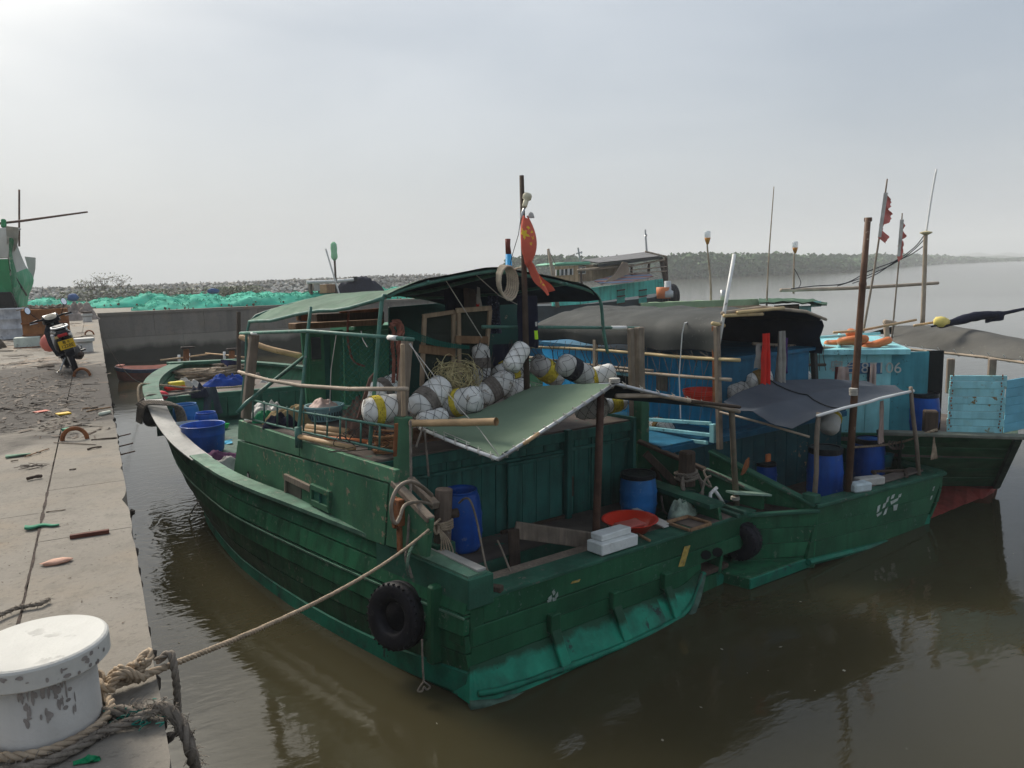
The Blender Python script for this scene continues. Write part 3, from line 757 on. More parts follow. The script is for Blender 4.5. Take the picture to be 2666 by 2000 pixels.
# lower stern, raking aft and rounded at both ends
low = [(-2.22, .30, -.04), (-1.9, .30, -.05), (-1.0, .30, -.05), (0, .29, -.05), (.9, .28, -.05), (1.35, .30, -.05), (1.72, .42, -.05)]
bot = [(-2.30, -.04, -.14), (-1.9, -.08, -.26), (-1.0, -.10, -.36), (0, -.10, -.40), (.85, -.08, -.36), (1.22, .06, -.30), (1.68, .40, -.12)]
lp, bp_ = smooth_path([(x, u, z) for x, z, u in low], 6), smooth_path([(x, u, z) for x, z, u in bot], 6)
for k, (s0, s1) in enumerate(((0, 13), (13, 23), (23, 37))):
    mb = MB(B1); loft(mb, [[lp[i], bp_[i], bp_[i]+V((0, .3, 0)), lp[i]+V((0, .1, 0))] for i in range(s0, min(s1+1, len(lp)))]); mb.build('lower_stern_panel', M_STERN, boat)
mb = MB(B1); mb.tube([p+V((0, 0, -.02)) for p in bp_], .055, 8, jit=.15); mb.build('stern_edge', M_SLIME, boat, smooth=True)
mb = MB(B1); mb.tube([p.lerp(q, .72)+V((0, -.025, 0)) for p, q in zip(lp[2:], bp_[2:])], .035, 6, jit=.2); mb.build('stern_moulding', M_BOOT, boat, smooth=True)
for v in (-1.05, -.02, .95):
    mb = MB(B1); mb.bar((v, -.09, .40), (v, -.31, -.02), .14, .05, (0, 1, 0)); mb.build('stern_stiffener', M_STERN, boat, bevel=.01)
    MB(B1).box((v, -.075, .47), (.15, .09, .22)).build('stern_stiffener', M_TRAN, boat, bevel=.01)
# transom capping: green outer board, grey inner board
mb = MB(B1); mb.box((.52, .13, 1.0), (5.02, .34, .045)); mb.build('transom_cap', M_RAILD, boat, bevel=.006)
mb = MB(B1); mb.box((.56, .42, .975), (4.7, .22, .045)); mb.build('inner_cap', M_WOOD, boat, bevel=.006)
mb = MB(B1); mb.box((2.2, .22, 1.03), (1.2, .5, .012)); mb.build('cap_board', M_DECK, boat)
# heavy beam ending the port gunwale, fender timbers
mb = MB(B1); mb.hexa([(-2.24, -.06, .93), (-1.90, -.06, .93), (-2.08, 1.55, .98), (-2.42, 1.55, .98), (-2.24, -.06, 1.27), (-1.90, -.06, 1.27), (-2.08, 1.55, 1.325), (-2.42, 1.55, 1.325)])
mb.build('gunwale_beam', M_RAILD, boat, bevel=.012)
MB(B1).box((-2.02, .55, 1.31), (.12, 1.1, .03)).build('beam_sheet', M_PLANK, boat, bevel=.005)
mb = MB(B1); mb.bar((-2.33, .42, 1.10), (-2.36, .42, .22), .16, .12, (0, 1, 0)); mb.build('fender_timber', M_TRAN, boat, bevel=.025)
mb = MB(B1); mb.bar((-2.27, .30, .62), (-2.25, -.0, .62), .08, .20); mb.build('fender_timber', M_TRAN, boat, bevel=.02)
MB(B1).box((-1.86, .1, 1.05), (.09, .34, .07), .5).build('corner_cleat', M_WOODD, boat, bevel=.01)
# worn painted characters and tapes on the transom
def flake(name, pts, m_, fr=B1, u=-.05, par=boat):
    mb = MB(fr); mb.prism([fr.y(px, py, u) for px, py in pts], (0, -.003, 0)); return mb.build(name, m_, par)
M_FADE = mat('faded_white_paint', (.30, .36, .32), .7, .3, 9, .5, (.02, .06, .04), 30, bump=.2)
for pts in ([(1426, 1558), (1436, 1549), (1437, 1560), (1430, 1566)], [(1437, 1541), (1443, 1534), (1446, 1543), (1441, 1551)], [(1446, 1550), (1452, 1541), (1453, 1552), (1445, 1560)], [(1424, 1563), (1434, 1561), (1436, 1565), (1426, 1569)], [(1438, 1556), (1449, 1556), (1447, 1563), (1439, 1566)]):
    flake('faded_mark', pts, M_FADE)
M_YST = mat('yellow_sticker', (.42, .30, .08), .6, .35, 14, .35, (.25, .24, .18), 20, bump=.1)
flake('yellow_sticker', [(1766, 1476), (1781, 1474), (1797, 1420), (1782, 1423)], M_YST)
flake('yellow_scrap', [(1486, 1520), (1490, 1514), (1511, 1508), (1507, 1515)], M_YST)
for cx_, cy_ in ((1838, 1445), (1868, 1438)):
    flake('exhaust_hole', [(cx_+14*math.cos(a*.785), cy_+13*math.sin(a*.785)) for a in range(8)], M_BLACK, u=-.046)
# aft deck, cockpit
MB(B1).box((.15, .85, .32), (4.5, 1.75, .06)).build('cockpit_floor', M_WOODD, boat)
MB(B1).box((.15, 1.48, .86), (4.6, .78, .06)).build('aft_deck', M_DECK, boat)
MB(B1).box((.15, 1.10, .76), (4.5, .05, .26)).build('coaming', M_RAILD, boat)
MB(B1).box((.15, 1.14, .46), (4.5, .05, .32)).build('cockpit_face', M_WOODD, boat)
MB(B1).bar((-.70, 1.05, 1.22), (.35, .45, .98), .05, .22).build('bracket_board', M_WOOD, boat, bevel=.01)
MB(B1).bar((-.74, 1.02, 1.24), (-.72, 1.0, .5), .10, .14).build('bracket_board', M_WOODD, boat, bevel=.01)
MB(B1).bar((1.15, .62, 1.05), (.65, .60, 1.05), .08, .12).build('post_step', M_WOODB, boat, bevel=.01)
# cabin: port wall boards, windows
XW = -2.42
def wall(name, pts, m_, th=.06, off=0, par=boat, bevel=.006, fr=B1, x=XW):
    mb = MB(fr); p = [fr.x(a, b, x) + V((off, 0, 0)) for a, b in pts]; mb.prism(p, (th, 0, 0)); return mb.build(name, m_, par, bevel=bevel)
wall('upper_plank', [(621, 1094), (777, 1146), (779, 1189), (619, 1143)], M_CABL)
wall('upper_plank', [(781, 1147), (1032, 1224), (1028, 1261), (783, 1190)], M_CABL, off=-.008)
lowp = wall('side_panel', [(619, 1147), (1010, 1261), (1000, 1420), (898, 1385), (800, 1345), (700, 1305), (604, 1262)], M_CAB)
wing = wall('wing_panel', [(1013, 1262), (1027, 1262), (1119, 1354), (1108, 1452), (1003, 1420)], M_CAB, off=.004)
MB(B1).bar(B1.x(1026, 1256, XW+.03), B1.x(1122, 1354, XW+.03), .10, .07).build('wing_cap', M_WOOD, boat, bevel=.01)
MB(B1).bar(B1.x(1068, 1250, XW+.35), B1.x(1135, 1318, XW+.35), .10, .09).build('inner_wing_cap', M_WOOD, boat, bevel=.01)
def frame_bar(a, b, w, m_, par, name='window_frame'):
    p, q = B1.x(*a, XW-.02), B1.x(*b, XW-.02); return MB(B1).bar(p, q, .05, w, (0, 0, 1)).build(name, m_, par, bevel=.006)
win = wall('window', [(750, 1248), (786, 1268), (786, 1309), (750, 1294)], mat('brown_pane', (.075, .06, .05), .5, .3, 3), .01, -.012)
frame_bar((742, 1241), (810, 1273), .09, M_WOOD, win); frame_bar((745, 1240), (745, 1297), .05, M_WOOD, win); frame_bar((742, 1298), (809, 1334), .10, M_WOODP, win)
wall('window_track', [(787, 1270), (808, 1279), (808, 1318), (787, 1309)], M_CAB, .01, -.006)
win2 = wall('window', [(816, 1270), (855, 1287), (855, 1318), (816, 1305)], mat('green_shutter', (.03, .16, .10), .5, .25, 3), .012, -.012)
frame_bar((811, 1266), (861, 1287), .075, M_CAB, win2); frame_bar((813, 1268), (813, 1308), .04, M_CAB, win2); frame_bar((811, 1306), (860, 1328), .085, M_CAB, win2); frame_bar((858, 1286), (857, 1328), .06, M_CAB, win2); frame_bar((835, 1281), (835, 1313), .02, M_TEAL, win2, 'window_bar')
cc = B1.x(647, 1245, XW-.005)
mb = MB(B1); mb.prism([cc+V((0, .045*math.cos(a*.5236), .115*math.sin(a*.5236))) for a in range(12)], (-.006, 0, 0)); mb.build('vent_hole', M_BLACK, boat)
mb = MB(B1); mb.prism([cc+V((-.006, .038*math.cos(a*.5236), -.01+.09*math.sin(a*.5236))) for a in range(12)], (-.006, 0, 0)); mb.build('vent_plug', M_CLWHITE, boat)
# front wall, inner wall, roof deck
zt = 2.20
MB(B1).box((-.05, 5.72, 1.72), (4.7, .06, .95)).build('front_wall', M_CAB, boat)
MB(B1).box((2.36, 3.75, 1.5), (.06, 4.0, 1.5)).build('side_wall', M_TEAL, boat)
mb = MB(B1); mb.box((-.03, 3.80, zt-.02), (4.74, 3.92, .05)); mb.build('roof_deck', M_DECK, boat)
# after bulkhead with vertical boards
UB = 1.86
x = -2.36
while x < 2.34:
    wd = min(rnd(.24, .33), 2.36-x)
    MB(B1).box((x+wd/2, UB+.02+rnd(0, .006), 1.50), (wd-.008, .04, 1.36)).build('bulkhead_board', M_TEAL, boat, bevel=.004)
    x += wd
MB(B1).box((0, UB-.02, 2.11), (4.74, .09, .14)).build('bulkhead_beam', M_TEAL, boat, bevel=.008)
MB(B1).box((0, UB-.015, 1.90), (4.66, .05, .05)).build('bulkhead_moulding', M_TEAL, boat, bevel=.008)
dr = MB(B1).box((.33, UB-.025, 1.36), (1.02, .03, .95)).build('door', M_TEAL, boat, bevel=.006)
for q in range(4): MB(B1).box((-.06+.26*q, UB-.045, 1.36), (.24, .012, .93)).build('door_board', M_TEAL, dr, bevel=.003)
MB(B1).box((.33, UB-.06, 1.86), (1.06, .03, .04)).build('door_track', M_TEAL, boat)
MB(B1).box((.33, UB-.06, .92), (1.3, .04, .04)).build('door_track', M_WOODD, boat)
MB(B1).box((.93, UB-.08, 1.52), (.10, .10, 1.4)).build('bulkhead_post', M_TEAL, boat, bevel=.01)
MB(B1).box((1.02, UB-.07, 1.35), (.05, .05, .30)).build('door_handle', M_WOODD, boat, bevel=.01)
MB(B1).box((1.5, UB-.02, 1.45), (.04, .02, 1.25)).build('bulkhead_batten', M_TEAL, boat)
# posts at the corners of the cabin
def post(fr, a, b, w, m_, name='post', par=boat, d=None): return MB(fr).bar(a, b, w, d or w, (0, 1, 0)).build(name, m_, par, bevel=.012)
post(B1, B1.y(1047, 1320, 1.66), B1.y(1050, 1085, 1.66), .19, M_CABL, d=.14)
post(B1, B1.y(1042, 1120, 1.74), B1.y(1060, 885, 1.74), .125, M_WOOD, d=.10)
post(B1, B1.y(1050, 1085, 1.56), B1.y(1048, 895, 1.56), .05, M_WOODP, 'batten')
post(B1, B1.y(640, 1090, 5.6), B1.y(662, 872, 5.6), .135, M_WOOD, d=.11)
post(B1, B1.y(1648, 1125, 2.0), B1.y(1642, 855, 2.0), .09, M_WOOD); post(B1, B1.y(1668, 1150, 1.95), B1.y(1664, 852, 1.95), .135, M_WOOD, d=.12)
post(B1, B1.y(1668, 1180, 1.9), B1.y(1668, 1030, 1.9), .20, M_CAB, d=.2)
# deck rail on the port side of the cabin roof
XR = -2.36
def pipe(pts, r, m_, name, par=boat, fr=B1, n=8): return MB(fr).tube(pts, r, n).build(name, m_, par, smooth=True)
P = lambda px, py: B1.x(px, py, XR)
pipe([P(642, 1038), P(778, 1072), P(1026, 1112)], .016, M_PIPEG, 'rail')
pipe([P(642, 1089), P(778, 1122), P(1024, 1176)], .016, M_PIPEG, 'rail')
for t in (0.06, .16, .27, .35): 
    a, b = P(642, 1038).lerp(P(1026, 1110), t), P(642, 1089).lerp(P(1024, 1175), t); pipe([a, b], .014, M_PIPEG, 'rail_bar')
for t in (.40, .47, .55, .63, .71, .745, .83, .93):
    a, b = P(642, 1038).lerp(P(1026, 1111), t), P(642, 1089).lerp(P(1024, 1176), t); pipe([a, b], .013 if t != .745 else .007, M_PIPEG, 'rail_bar')
MB(B1).bar(P(1028, 1108)+V((.02, 0, .02)), P(1024, 1182)+V((.02, 0, -.03)), .04, .02, (0, 1, 0)).build('rail_plate', M_RUST, boat)
# canopy frame
AFT = [B1.y(px, py, 2.05) for px, py in ((962, 1172), (978, 975), (994, 786), (1012, 772), (1050, 754), (1158, 727), (1280, 706), (1316, 709), (1405, 724), (1480, 741), (1535, 757), (1558, 775), (1566, 800), (1571, 860), (1582, 920))]
pipe(smooth_path(AFT, 3), .026, M_PIPEG, 'canopy_arch')
FY = 5.95
FRT = [B1.y(px, py, FY) for px, py in ((627, 1062), (640, 950), (649, 840))] + [V((-1.7, FY, 3.96)), V((-.9, FY, 4.14)), V((0, FY, 4.20)), V((1.0, FY, 4.12)), V((1.75, FY, 3.9)), V((1.95, FY, 3.2)), V((1.95, FY, 2.3))]
pipe(smooth_path(FRT, 3), .023, M_PIPEG, 'canopy_arch')
a = B1.x(777, 1156, -2.40); b = B1.x(809, 799, -2.13)
pipe([B1.x(779, 1158, -2.44), B1.x(778, 1115, -2.43), B1.x(800, 880, -2.2), b], .025, M_PIPEG, 'canopy_post')
MB(B1).lathe(B1.x(778, 1165, -2.46), [(.05, 0), (.05, .28)], 10).build('post_socket', M_PIPEG, boat, smooth=True)
pipe([B1.x(626, 868, -2.30), B1.x(800, 862, -2.30), B1.x(1075, 884, -2.30)], .025, M_PIPEG, 'top_rail')
pipe([B1.x(656, 868, -2.30), B1.x(672, 868, -2.30)], .028, M_PVC, 'rail_sleeve'); pipe([B1.x(1012, 879, -2.30), B1.x(1035, 881, -2.30)], .030, M_PVC, 'rail_sleeve')
pipe([B1.x(622, 968, -2.36), B1.x(700, 990, -2.36), B1.x(780, 1004, -2.36), B1.x(910, 1013, -2.36), B1.x(1060, 1013, -2.36)], .026, M_BAMG, 'bamboo_rail')
pipe([B1.y(1255, 851, 2.1), B1.y(1400, 852, 2.1), B1.y(1665, 854, 2.1)], .024, M_PIPEG, 'top_rail'); pipe([B1.y(1592, 853.5, 2.1), B1.y(1630, 853.5, 2.1)], .030, M_PVC, 'rail_sleeve')
pipe([B1.y(618, 1075, 5.3), B1.y(640, 1050, 5.3), B1.y(790, 930, 6.0)], .032, M_PIPEG, 'brace')
# canopy cloth from arch to arch, sagging between
def arc(pts, t):
    L = [0]
    for p, q in zip(pts, pts[1:]): L.append(L[-1]+(q-p).length)
    s = t*L[-1]
    for i in range(len(L)-1):
        if s <= L[i+1] or i == len(L)-2: return pts[i].lerp(pts[i+1], min(1, (s-L[i])/max(1e-6, L[i+1]-L[i])))
A2 = AFT[2:13]; F2 = FRT[2:8]
A2 = smooth_path([B1.y(996, 781, 2.02), B1.y(1012, 770, 2.02), B1.y(1050, 752, 2.0), B1.y(1158, 724, 2.0), B1.y(1285, 702, 2.0), B1.y(1320, 705, 2.0), B1.y(1405, 720, 2.0), B1.y(1480, 737, 2.0), B1.y(1536, 753, 2.0), B1.y(1562, 785, 2.0)], 4)
def can(i, j):
    p, q = arc(A2, j), arc(F2, j); r = p.lerp(q, i)
    r = r + V((0, 0, .035 - .16*math.sin(math.pi*i)*math.sin(math.pi*min(1, j*1.05))**.5*(.6) + .03*noise.noise(V((i*5, j*9, 2))) - (.05*math.sin(math.pi*i*2)**2 if j < .08 else 0)))
    return r
MB(B1).grid(can, 22, 34).build('canopy', M_TARPC, boat, smooth=True)
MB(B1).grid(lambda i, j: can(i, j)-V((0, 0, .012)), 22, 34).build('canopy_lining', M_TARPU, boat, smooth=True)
pipe([can(i/10, .5)-V((0, 0, .05)) for i in range(11)], .03, M_PIPEG, 'canopy_ridge'); pipe([can(i/10, .18)-V((0, 0, .05)) for i in range(11)], .025, M_PIPEG, 'canopy_ridge'); pipe([can(i/10, .80)-V((0, 0, .05)) for i in range(11)], .025, M_PIPEG, 'canopy_ridge')
pipe([can(i/10, .0)-V((0, 0, .02)) for i in range(11)], .025, M_PIPEG, 'canopy_edge')
# wheelhouse under the canopy
UH = 6.0
wh = lambda px, py, o=0: B1.y(px, py, UH+o)
def wpanel(name, pts, m_, th=.05, o=0, par=boat, bevel=.006):
    mb = MB(B1); mb.prism([wh(a, b, o) for a, b in pts], (0, th, 0)); return mb.build(name, m_, par, bevel=bevel)
wpanel('wheelhouse_wall', [(784, 858), (800, 856), (806, 1062), (800, 1062)], M_WHG)
d0 = wpanel('wheelhouse_door', [(801, 868), (842, 866), (850, 1058), (808, 1062)], M_WHG, .05, -.03)
wpanel('pane', [(809, 878), (835, 877), (837, 935), (812, 936)], M_GLASS, .012, -.05, d0)
for yy in ((950, 968), (990, 1010), (1022, 1045)): wpanel('door_panel', [(811, yy[0]), (840, yy[0]-2), (842, yy[1]-2), (814, yy[1])], M_WHG, .012, -.042, d0)
wpanel('pane_sill', [(810, 937), (838, 936), (838, 941), (811, 942)], M_CABL, .03, -.055, d0)
wpanel('wheelhouse_wall', [(842, 866), (860, 866), (866, 1058), (850, 1060)], M_TEAL, .05, .02)
for x0, x1 in ((860, 893), (895, 934), (936, 972), (974, 1012)):
    wpanel('wheelhouse_board', [(x0, 862), (x1, 858), (x1+3, 1052), (x0+5, 1056)], M_WHG, .05, rnd(-.006, .006))
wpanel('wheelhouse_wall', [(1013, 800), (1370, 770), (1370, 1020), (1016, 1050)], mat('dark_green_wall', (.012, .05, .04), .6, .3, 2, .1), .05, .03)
MB(B1).bar(wh(760, 850, -.15), wh(988, 838, -.15), .3, .10).build('wheelhouse_eave', M_WOODB, boat, bevel=.01)
MB(B1).bar(wh(885, 822, -.02), wh(990, 812, -.02), .05, .14).build('wheelhouse_board', M_RUST, boat, bevel=.01)
MB(B1).bar(wh(815, 834, .1), wh(990, 826, .1), .3, .22).build('wheelhouse_eave', M_WOODD, boat, bevel=.01)
MB(B1).box((1.05, 6.6, 2.9), (2.5, 1.0, 1.45)).build('wheelhouse', M_WHG, boat, bevel=.02)
MB(B1).lathe(wh(778, 838, -.15)+V((0, 0, .02)), [(.05, 0), (.05, .16), (.07, .16), (.07, .19)], 10).build('stove_pipe', M_METAL, boat, smooth=True)
MB(B1).box(wh(790, 836, -.15)+V((0, 0, .06)), (.12, .12, .12)).build('brick', mat('brick_red', (.35, .13, .06), .9), boat)
# mast
MST = [B1.y(1372, 1030, 1.74), B1.y(1367, 800, 1.74), B1.y(1358, 457, 1.74)]
mastp = MB(B1).tube(MST, [.046, .041, .031], 10).build('mast', M_WOODD, boat, smooth=True)
# bow fittings
MB(B1).prism([(x, y, 1.15) for x, y in ((-2.4, 5.8), (-2.4, 8), (-2.15, 9.2), (-1.85, 10.3), (-1.5, 11.6), (-1.3, 12.2), (1.6, 12.2), (1.8, 11.6), (2.1, 10.3), (2.35, 9.2), (2.5, 8), (2.5, 5.8))], (0, 0, .05)).build('well_deck', M_DECKG, boat)
MB(B1).prism([(x, y, 1.80) for x, y in ((-2.05, 11.85), (-1.6, 13), (-.95, 14.4), (-.3, 15.6), (.7, 15.6), (1.3, 14.4), (1.9, 13), (2.3, 11.85))], (0, 0, .06)).build('fore_deck', M_DECK, boat)
MB(B1).box((0, 11.9, 1.74), (4.3, .16, .30)).build('deck_beam', M_RAILD, boat, bevel=.015)
MB(B1).box((0, 12.0, 1.35), (4.2, .05, .7)).build('bulkhead', M_TEAL, boat)
# ================================================================ reusable builders
def barrel(c, r, h, label, m_=None, lid='lid', group='plastic barrels on the boats', axis=(0, 0, 1), fr=None, belly=.05, slosh=None):
    m_ = m_ or M_BLUE
    c = V(c) if fr is None else fr.w(*c)
    root = thing('barrel', label, 'barrel', c, group)
    R = lambda t: r*(.86 + .14*math.sin(math.pi*min(1, max(0, t)))**.6)
    prof = [(r*.80, 0), (r*.84, .015)]
    for k in range(1, 16):
        t = k/16; q = R(t)
        if k in (5, 10): q += .010
        prof.append((q, h*t*.94))
    prof += [(r*.84, h*.94), (r*.80, h*.965)]
    if lid == 'open': prof += [(r*.83, h*.97), (r*.83, h), (r*.76, h), (r*.74, h*.93), (r*.70, h*.25), (0, h*.25)]
    elif lid == 'cut': prof = prof[:13] + [(r*1.0, h*.80), (r*.96, h*.80), (r*.86, .04), (0, .04)]
    else: prof += [(0, h*.97)]
    MB().lathe(c, prof, 28).build('barrel_body', m_, root, smooth=True)
    if lid == 'lid':
        MB().lathe(c, [(r*.92, h*.90), (r*.95, h*.905), (r*.95, h*.985), (r*.93, h), (r*.80, h), (r*.78, h*.985), (0, h*.985)], 28).build('barrel_lid', M_BLACKP, root, smooth=False)
    if lid == 'rim':
        MB().lathe(c, [(r*.93, h*.88), (r*.96, h*.885), (r*.96, h*.97), (r*.90, h*.985), (r*.84, h*.985), (r*.82, h*.9)], 28).build('barrel_rim', M_BLACKP, root)
    return root
def buoy(c, axis, L, r, label, bandm=None, bt=(.40, .60), twine=True, bm=None, fr=None, cap=.17, group='net floats on the boats'):
    """a foam float in a cord net, with a wrapped band round its middle"""
    if fr is not None: c = fr.w(*c); axis = fr.M.to_3x3() @ V(axis)
    c, a = V(c), V(axis).normalized(); x, y = perp(a); L *= .90; r *= .85
    root = thing('net_float', label, 'float', c, group)
    N = 12
    prof = []
    for k in range(N+1):
        t = k/N; e = min(1, min(t, 1-t)/cap); prof.append((max(0, r*(1-(1-e)**2.4)**.5) if 0 < k < N else 0.0, (t-.5)*L))
    mb = MB(); mb.lathe(c, prof, 18, a); 
    o = rnd(0, 40)
    mb.v = [c + (p-c)*(1+.05*noise.noise((p-c)*7+V((o, o, o)))) for p in mb.v]
    mb.build('float_body', bm or M_WHITEF, root, smooth=True)
    def rad(t):
        e = min(1, min(t, 1-t)/cap); return r*max(0, 1-(1-e)**2.4)**.5
    if bandm:
        b0, b1 = bt; pr = [(rad(b0)*.98, (b0-.5)*L)] + [(rad(b0+(b1-b0)*k/8)+.012+.004*(k % 2), (b0+(b1-b0)*k/8-.5)*L) for k in range(9)] + [(rad(b1)*.98, (b1-.5)*L)]
        MB().lathe(c, pr, 18, a).build('twine_band', bandm, root)
    if twine:
        mb = MB(); n = 5
        for s_ in (-1, 1):
            for q in range(n):
                pts = []
                for k in range(15):
                    t = .01+.98*k/14; an = 2*math.pi*(q/n) + s_*t*4.4 + .12*noise.noise(V((k, q, o)))
                    rr = rad(t)+.012; pts.append(c + a*((t-.5)*L*1.03) + (x*math.cos(an)+y*math.sin(an))*rr)
                mb.tube(pts, .0028, 3, cap=False)
        mb.build('net_cord', M_NETC, root)
    return root
def tyre(c, axis, R, r, label, name='tyre_fender', w=1.25):
    c, a = V(c), V(axis).normalized()
    root = thing(name, label, 'tyre', c)
    prof = []
    for k in range(25):
        t = 2*math.pi*k/24; q = abs(math.cos(t))**.6*math.copysign(1, math.cos(t)); z = abs(math.sin(t))**.6*math.copysign(1, math.sin(t)); prof.append((R-r+q*r, z*r*w))
    MB().lathe(c, prof, 36, a).build('tyre_carcass', M_RUB, root, smooth=True)
    x, y = perp(a); mb = MB()
    for k in range(60):
        t = 2*math.pi*k/60; d = x*math.cos(t)+y*math.sin(t); s_ = 1 if k % 2 else -1
        p = c + d*(R-.022) + a*r*w*.70*s_; mb.bar(p-a*.03, p+a*.03, .018, .02, d)
    mb.build('tread', M_RUB, root, kind='stuff')
    return root
def rope_thing(pts, r, label, m_=None, name='rope', k=6, twist=True, cat='rope', group=None):
    p = smooth_path(pts, k) if k else [V(q) for q in pts]
    mb = MB()
    if twist: laid(mb, p, r)
    else: mb.tube(p, r, 6)
    return mb.build(name, m_ or M_ROPE, smooth=True, label=label, cat=cat, group=group)
def coil(mb, c, r0, n, r, h, x=None, y=None, jit=.12, twist=False):
    c = V(c); x = V(x or (1, 0, 0)); y = V(y or (0, 1, 0)); z = x.cross(y); pts = []
    o = rnd(0, 30)
    for k in range(n*14+1):
        a = k/14*2*math.pi; q = r0*(1+jit*noise.noise(V((k*.21, o, 0)))) ; pts.append(c + x*q*math.cos(a) + y*q*math.sin(a)*.9 + z*(h*k/(n*14) + .02*noise.noise(V((k*.4, 2, o)))))
    return laid(mb, pts, r) if twist else mb.tube(pts, r, 6)
def cloth(mb, c, x, y, w, h, fold=.03, nf=4, drop=0, thick=.006, seed=0, taper=0, nu=14, nv=12, matfn=None):
    """hanging cloth, top edge centred on c"""
    c, x, y = V(c), V(x).normalized(), V(y).normalized(); n = x.cross(y)
    def fn(i, j):
        ww = w*(1-taper*(1-j))
        return c + x*((i-.5)*ww + .04*w*noise.noise(V((i*2, j*2, seed)))) + y*(h*j*(1+.08*noise.noise(V((i*3, 1, seed))))) + n*(fold*math.sin(i*nf*math.pi+j*.8+seed)*(.4+.6*j) + .02*noise.noise(V((i*3, j*3, seed+4))))
    mb.grid(fn, nu, nv, thick, matfn); return mb
def heap(mb, c, rx, ry, h, seed=0, nu=16, nv=22, rough=.35):
    nu, nv = 20, 40
    c = V(c)
    def fn(i, j):
        a = j*2*math.pi; q = i; e = 1+.22*noise.noise(V((math.cos(a)*1.2, math.sin(a)*1.2, seed)))
        p = V((math.cos(a)*rx*q*e, math.sin(a)*ry*q*e, 0))
        p.z = h*(1-q**3)*(1+rough*noise.noise(V((p.x*5/rx*.5, p.y*5/ry*.5, seed)))+rough*.6*noise.noise(V((p.x*4, p.y*4, seed+3)))+rough*.4*(.3-abs(noise.noise(V((p.x*9+.3*p.y, p.y*5, seed+7)))))+rough*.3*noise.noise(V((p.x*22, p.y*22, seed)))) - (.02 if q > .99 else 0)
        return c+p
    mb.grid(fn, nu, nv); return mb
# ================================================================ second boat: dark green stern, blue cabin, grey tarp
boat2 = thing('fishing_boat', 'green boat moored second, with blue cabin under a dark grey tarp', 'boat', M=B2.M)
P2 = [(-2.72, .62, .86, -2.62, .62, .2), (-2.85, 2, .92, -2.7, 2, .1), (-2.9, 5, 1.1, -2.6, 5, .05), (-2.7, 9, 1.6, -2.0, 9, .1), (-1.8, 13, 2.0, -.9, 13, .6), (-.7, 15.4, 2.2, -.3, 15.4, 1.3)]
S2 = [(1.93, 0, .82, 1.62, 0, .1), (2.1, 2, .9, 1.9, 2, .1), (2.15, 5, 1.1, 1.8, 5, .05), (1.95, 9, 1.6, 1.3, 9, .1), (1.0, 13, 2.0, .2, 13, .6), (-.2, 15.4, 2.2, -.4, 15.4, 1.3)]
strakes(B2, boat2, P2, [0, .35, .68, 1], M_HULL); strakes(B2, boat2, S2, [0, .35, .68, 1], M_HULL, out=1)
p_, q_ = interp(P2); r_, s_ = interp(S2)
band('gunwale_cap', p_, M_RAILD, .22, .05, .05, 0, par=boat2, fr=B2); band('gunwale_cap', r_, M_RAILD, .22, .05, -.05, 0, par=boat2, fr=B2)
mb = MB(B2); loft(mb, [[q_[i]+V((0, 0, .05)), s_[i]+V((0, 0, .05)), s_[i]+V((-.2, 0, -.6)), q_[i]+V((.2, 0, -.6))] for i in range(len(q_))]); mb.build('hull_bottom', M_BOOT, boat2)
y0 = lambda px, py, u=0.0: B2.y(px, py, u)
def quad2(name, pts, m_, th=.07, u=0.0, par=boat2, fr=B2, bevel=.006):
    mb = MB(fr); mb.prism([fr.y(px, py, u) for px, py in pts], (0, th, 0)); return mb.build(name, m_, par, bevel=bevel)
L0, L1, R0, R1 = (2131, 1324), (2102, 1458), (2457, 1238), (2400, 1385)
lerp2 = lambda a, b, t: (a[0]+(b[0]-a[0])*t, a[1]+(b[1]-a[1])*t)
for k, (a, b) in enumerate(((0, .34), (.345, .66), (.665, 1))):
    quad2('transom_board', [lerp2(L0, L1, a), lerp2(R0, R1, a), lerp2(R0, R1, b), lerp2(L0, L1, b)], M_TRAN, u=-.004*(k % 2))
mb = MB(B2); mb.bar(y0(2128, 1318)+V((-.02, .10, 0)), y0(2459, 1233)+V((.03, .10, 0)), .26, .06); mb.build('transom_cap', M_RAILD, boat2, bevel=.01)
MB(B2).box(y0(2128, 1300)+V((.0, .1, 0)), (.16, .22, .13)).build('corner_block', M_RAILD, boat2, bevel=.012)
mb = MB(B2); mb.tube([y0(*lerp2(L1, R1, t))+V((0, -.02, -.03)) for t in (0, .3, .6, 1)], .05, 6); mb.build('stern_edge', M_BOOT, boat2)
for q, (a, b, c, d) in enumerate([((2310, 1296), (2316, 1292), (2312, 1306), (2306, 1310)), ((2322, 1290), (2330, 1286), (2326, 1297), (2319, 1300)), ((2300, 1312), (2308, 1308), (2304, 1320), (2297, 1325)), ((2318, 1306), (2340, 1296), (2336, 1304), (2320, 1314)),
        ((2326, 1316), (2338, 1312), (2334, 1328), (2326, 1330)), ((2305, 1326), (2312, 1320), (2306, 1338), (2299, 1342)), ((2285, 1318), (2292, 1314), (2288, 1332), (2282, 1336)), ((2340, 1288), (2347, 1285), (2344, 1294), (2338, 1296)), ((2282, 1340), (2296, 1332), (2294, 1338), (2284, 1346)), ((2430, 1268), (2434, 1266), (2430, 1278), (2427, 1278)), ((2424, 1292), (2428, 1290), (2425, 1300), (2421, 1302))]):
    flake('faded_mark', (a, b, c, d), mat('flaking_white', (.42, .47, .44), .7, .3, 9, .35, (.03, .09, .06), 30, bump=.2), B2, -.010, boat2)
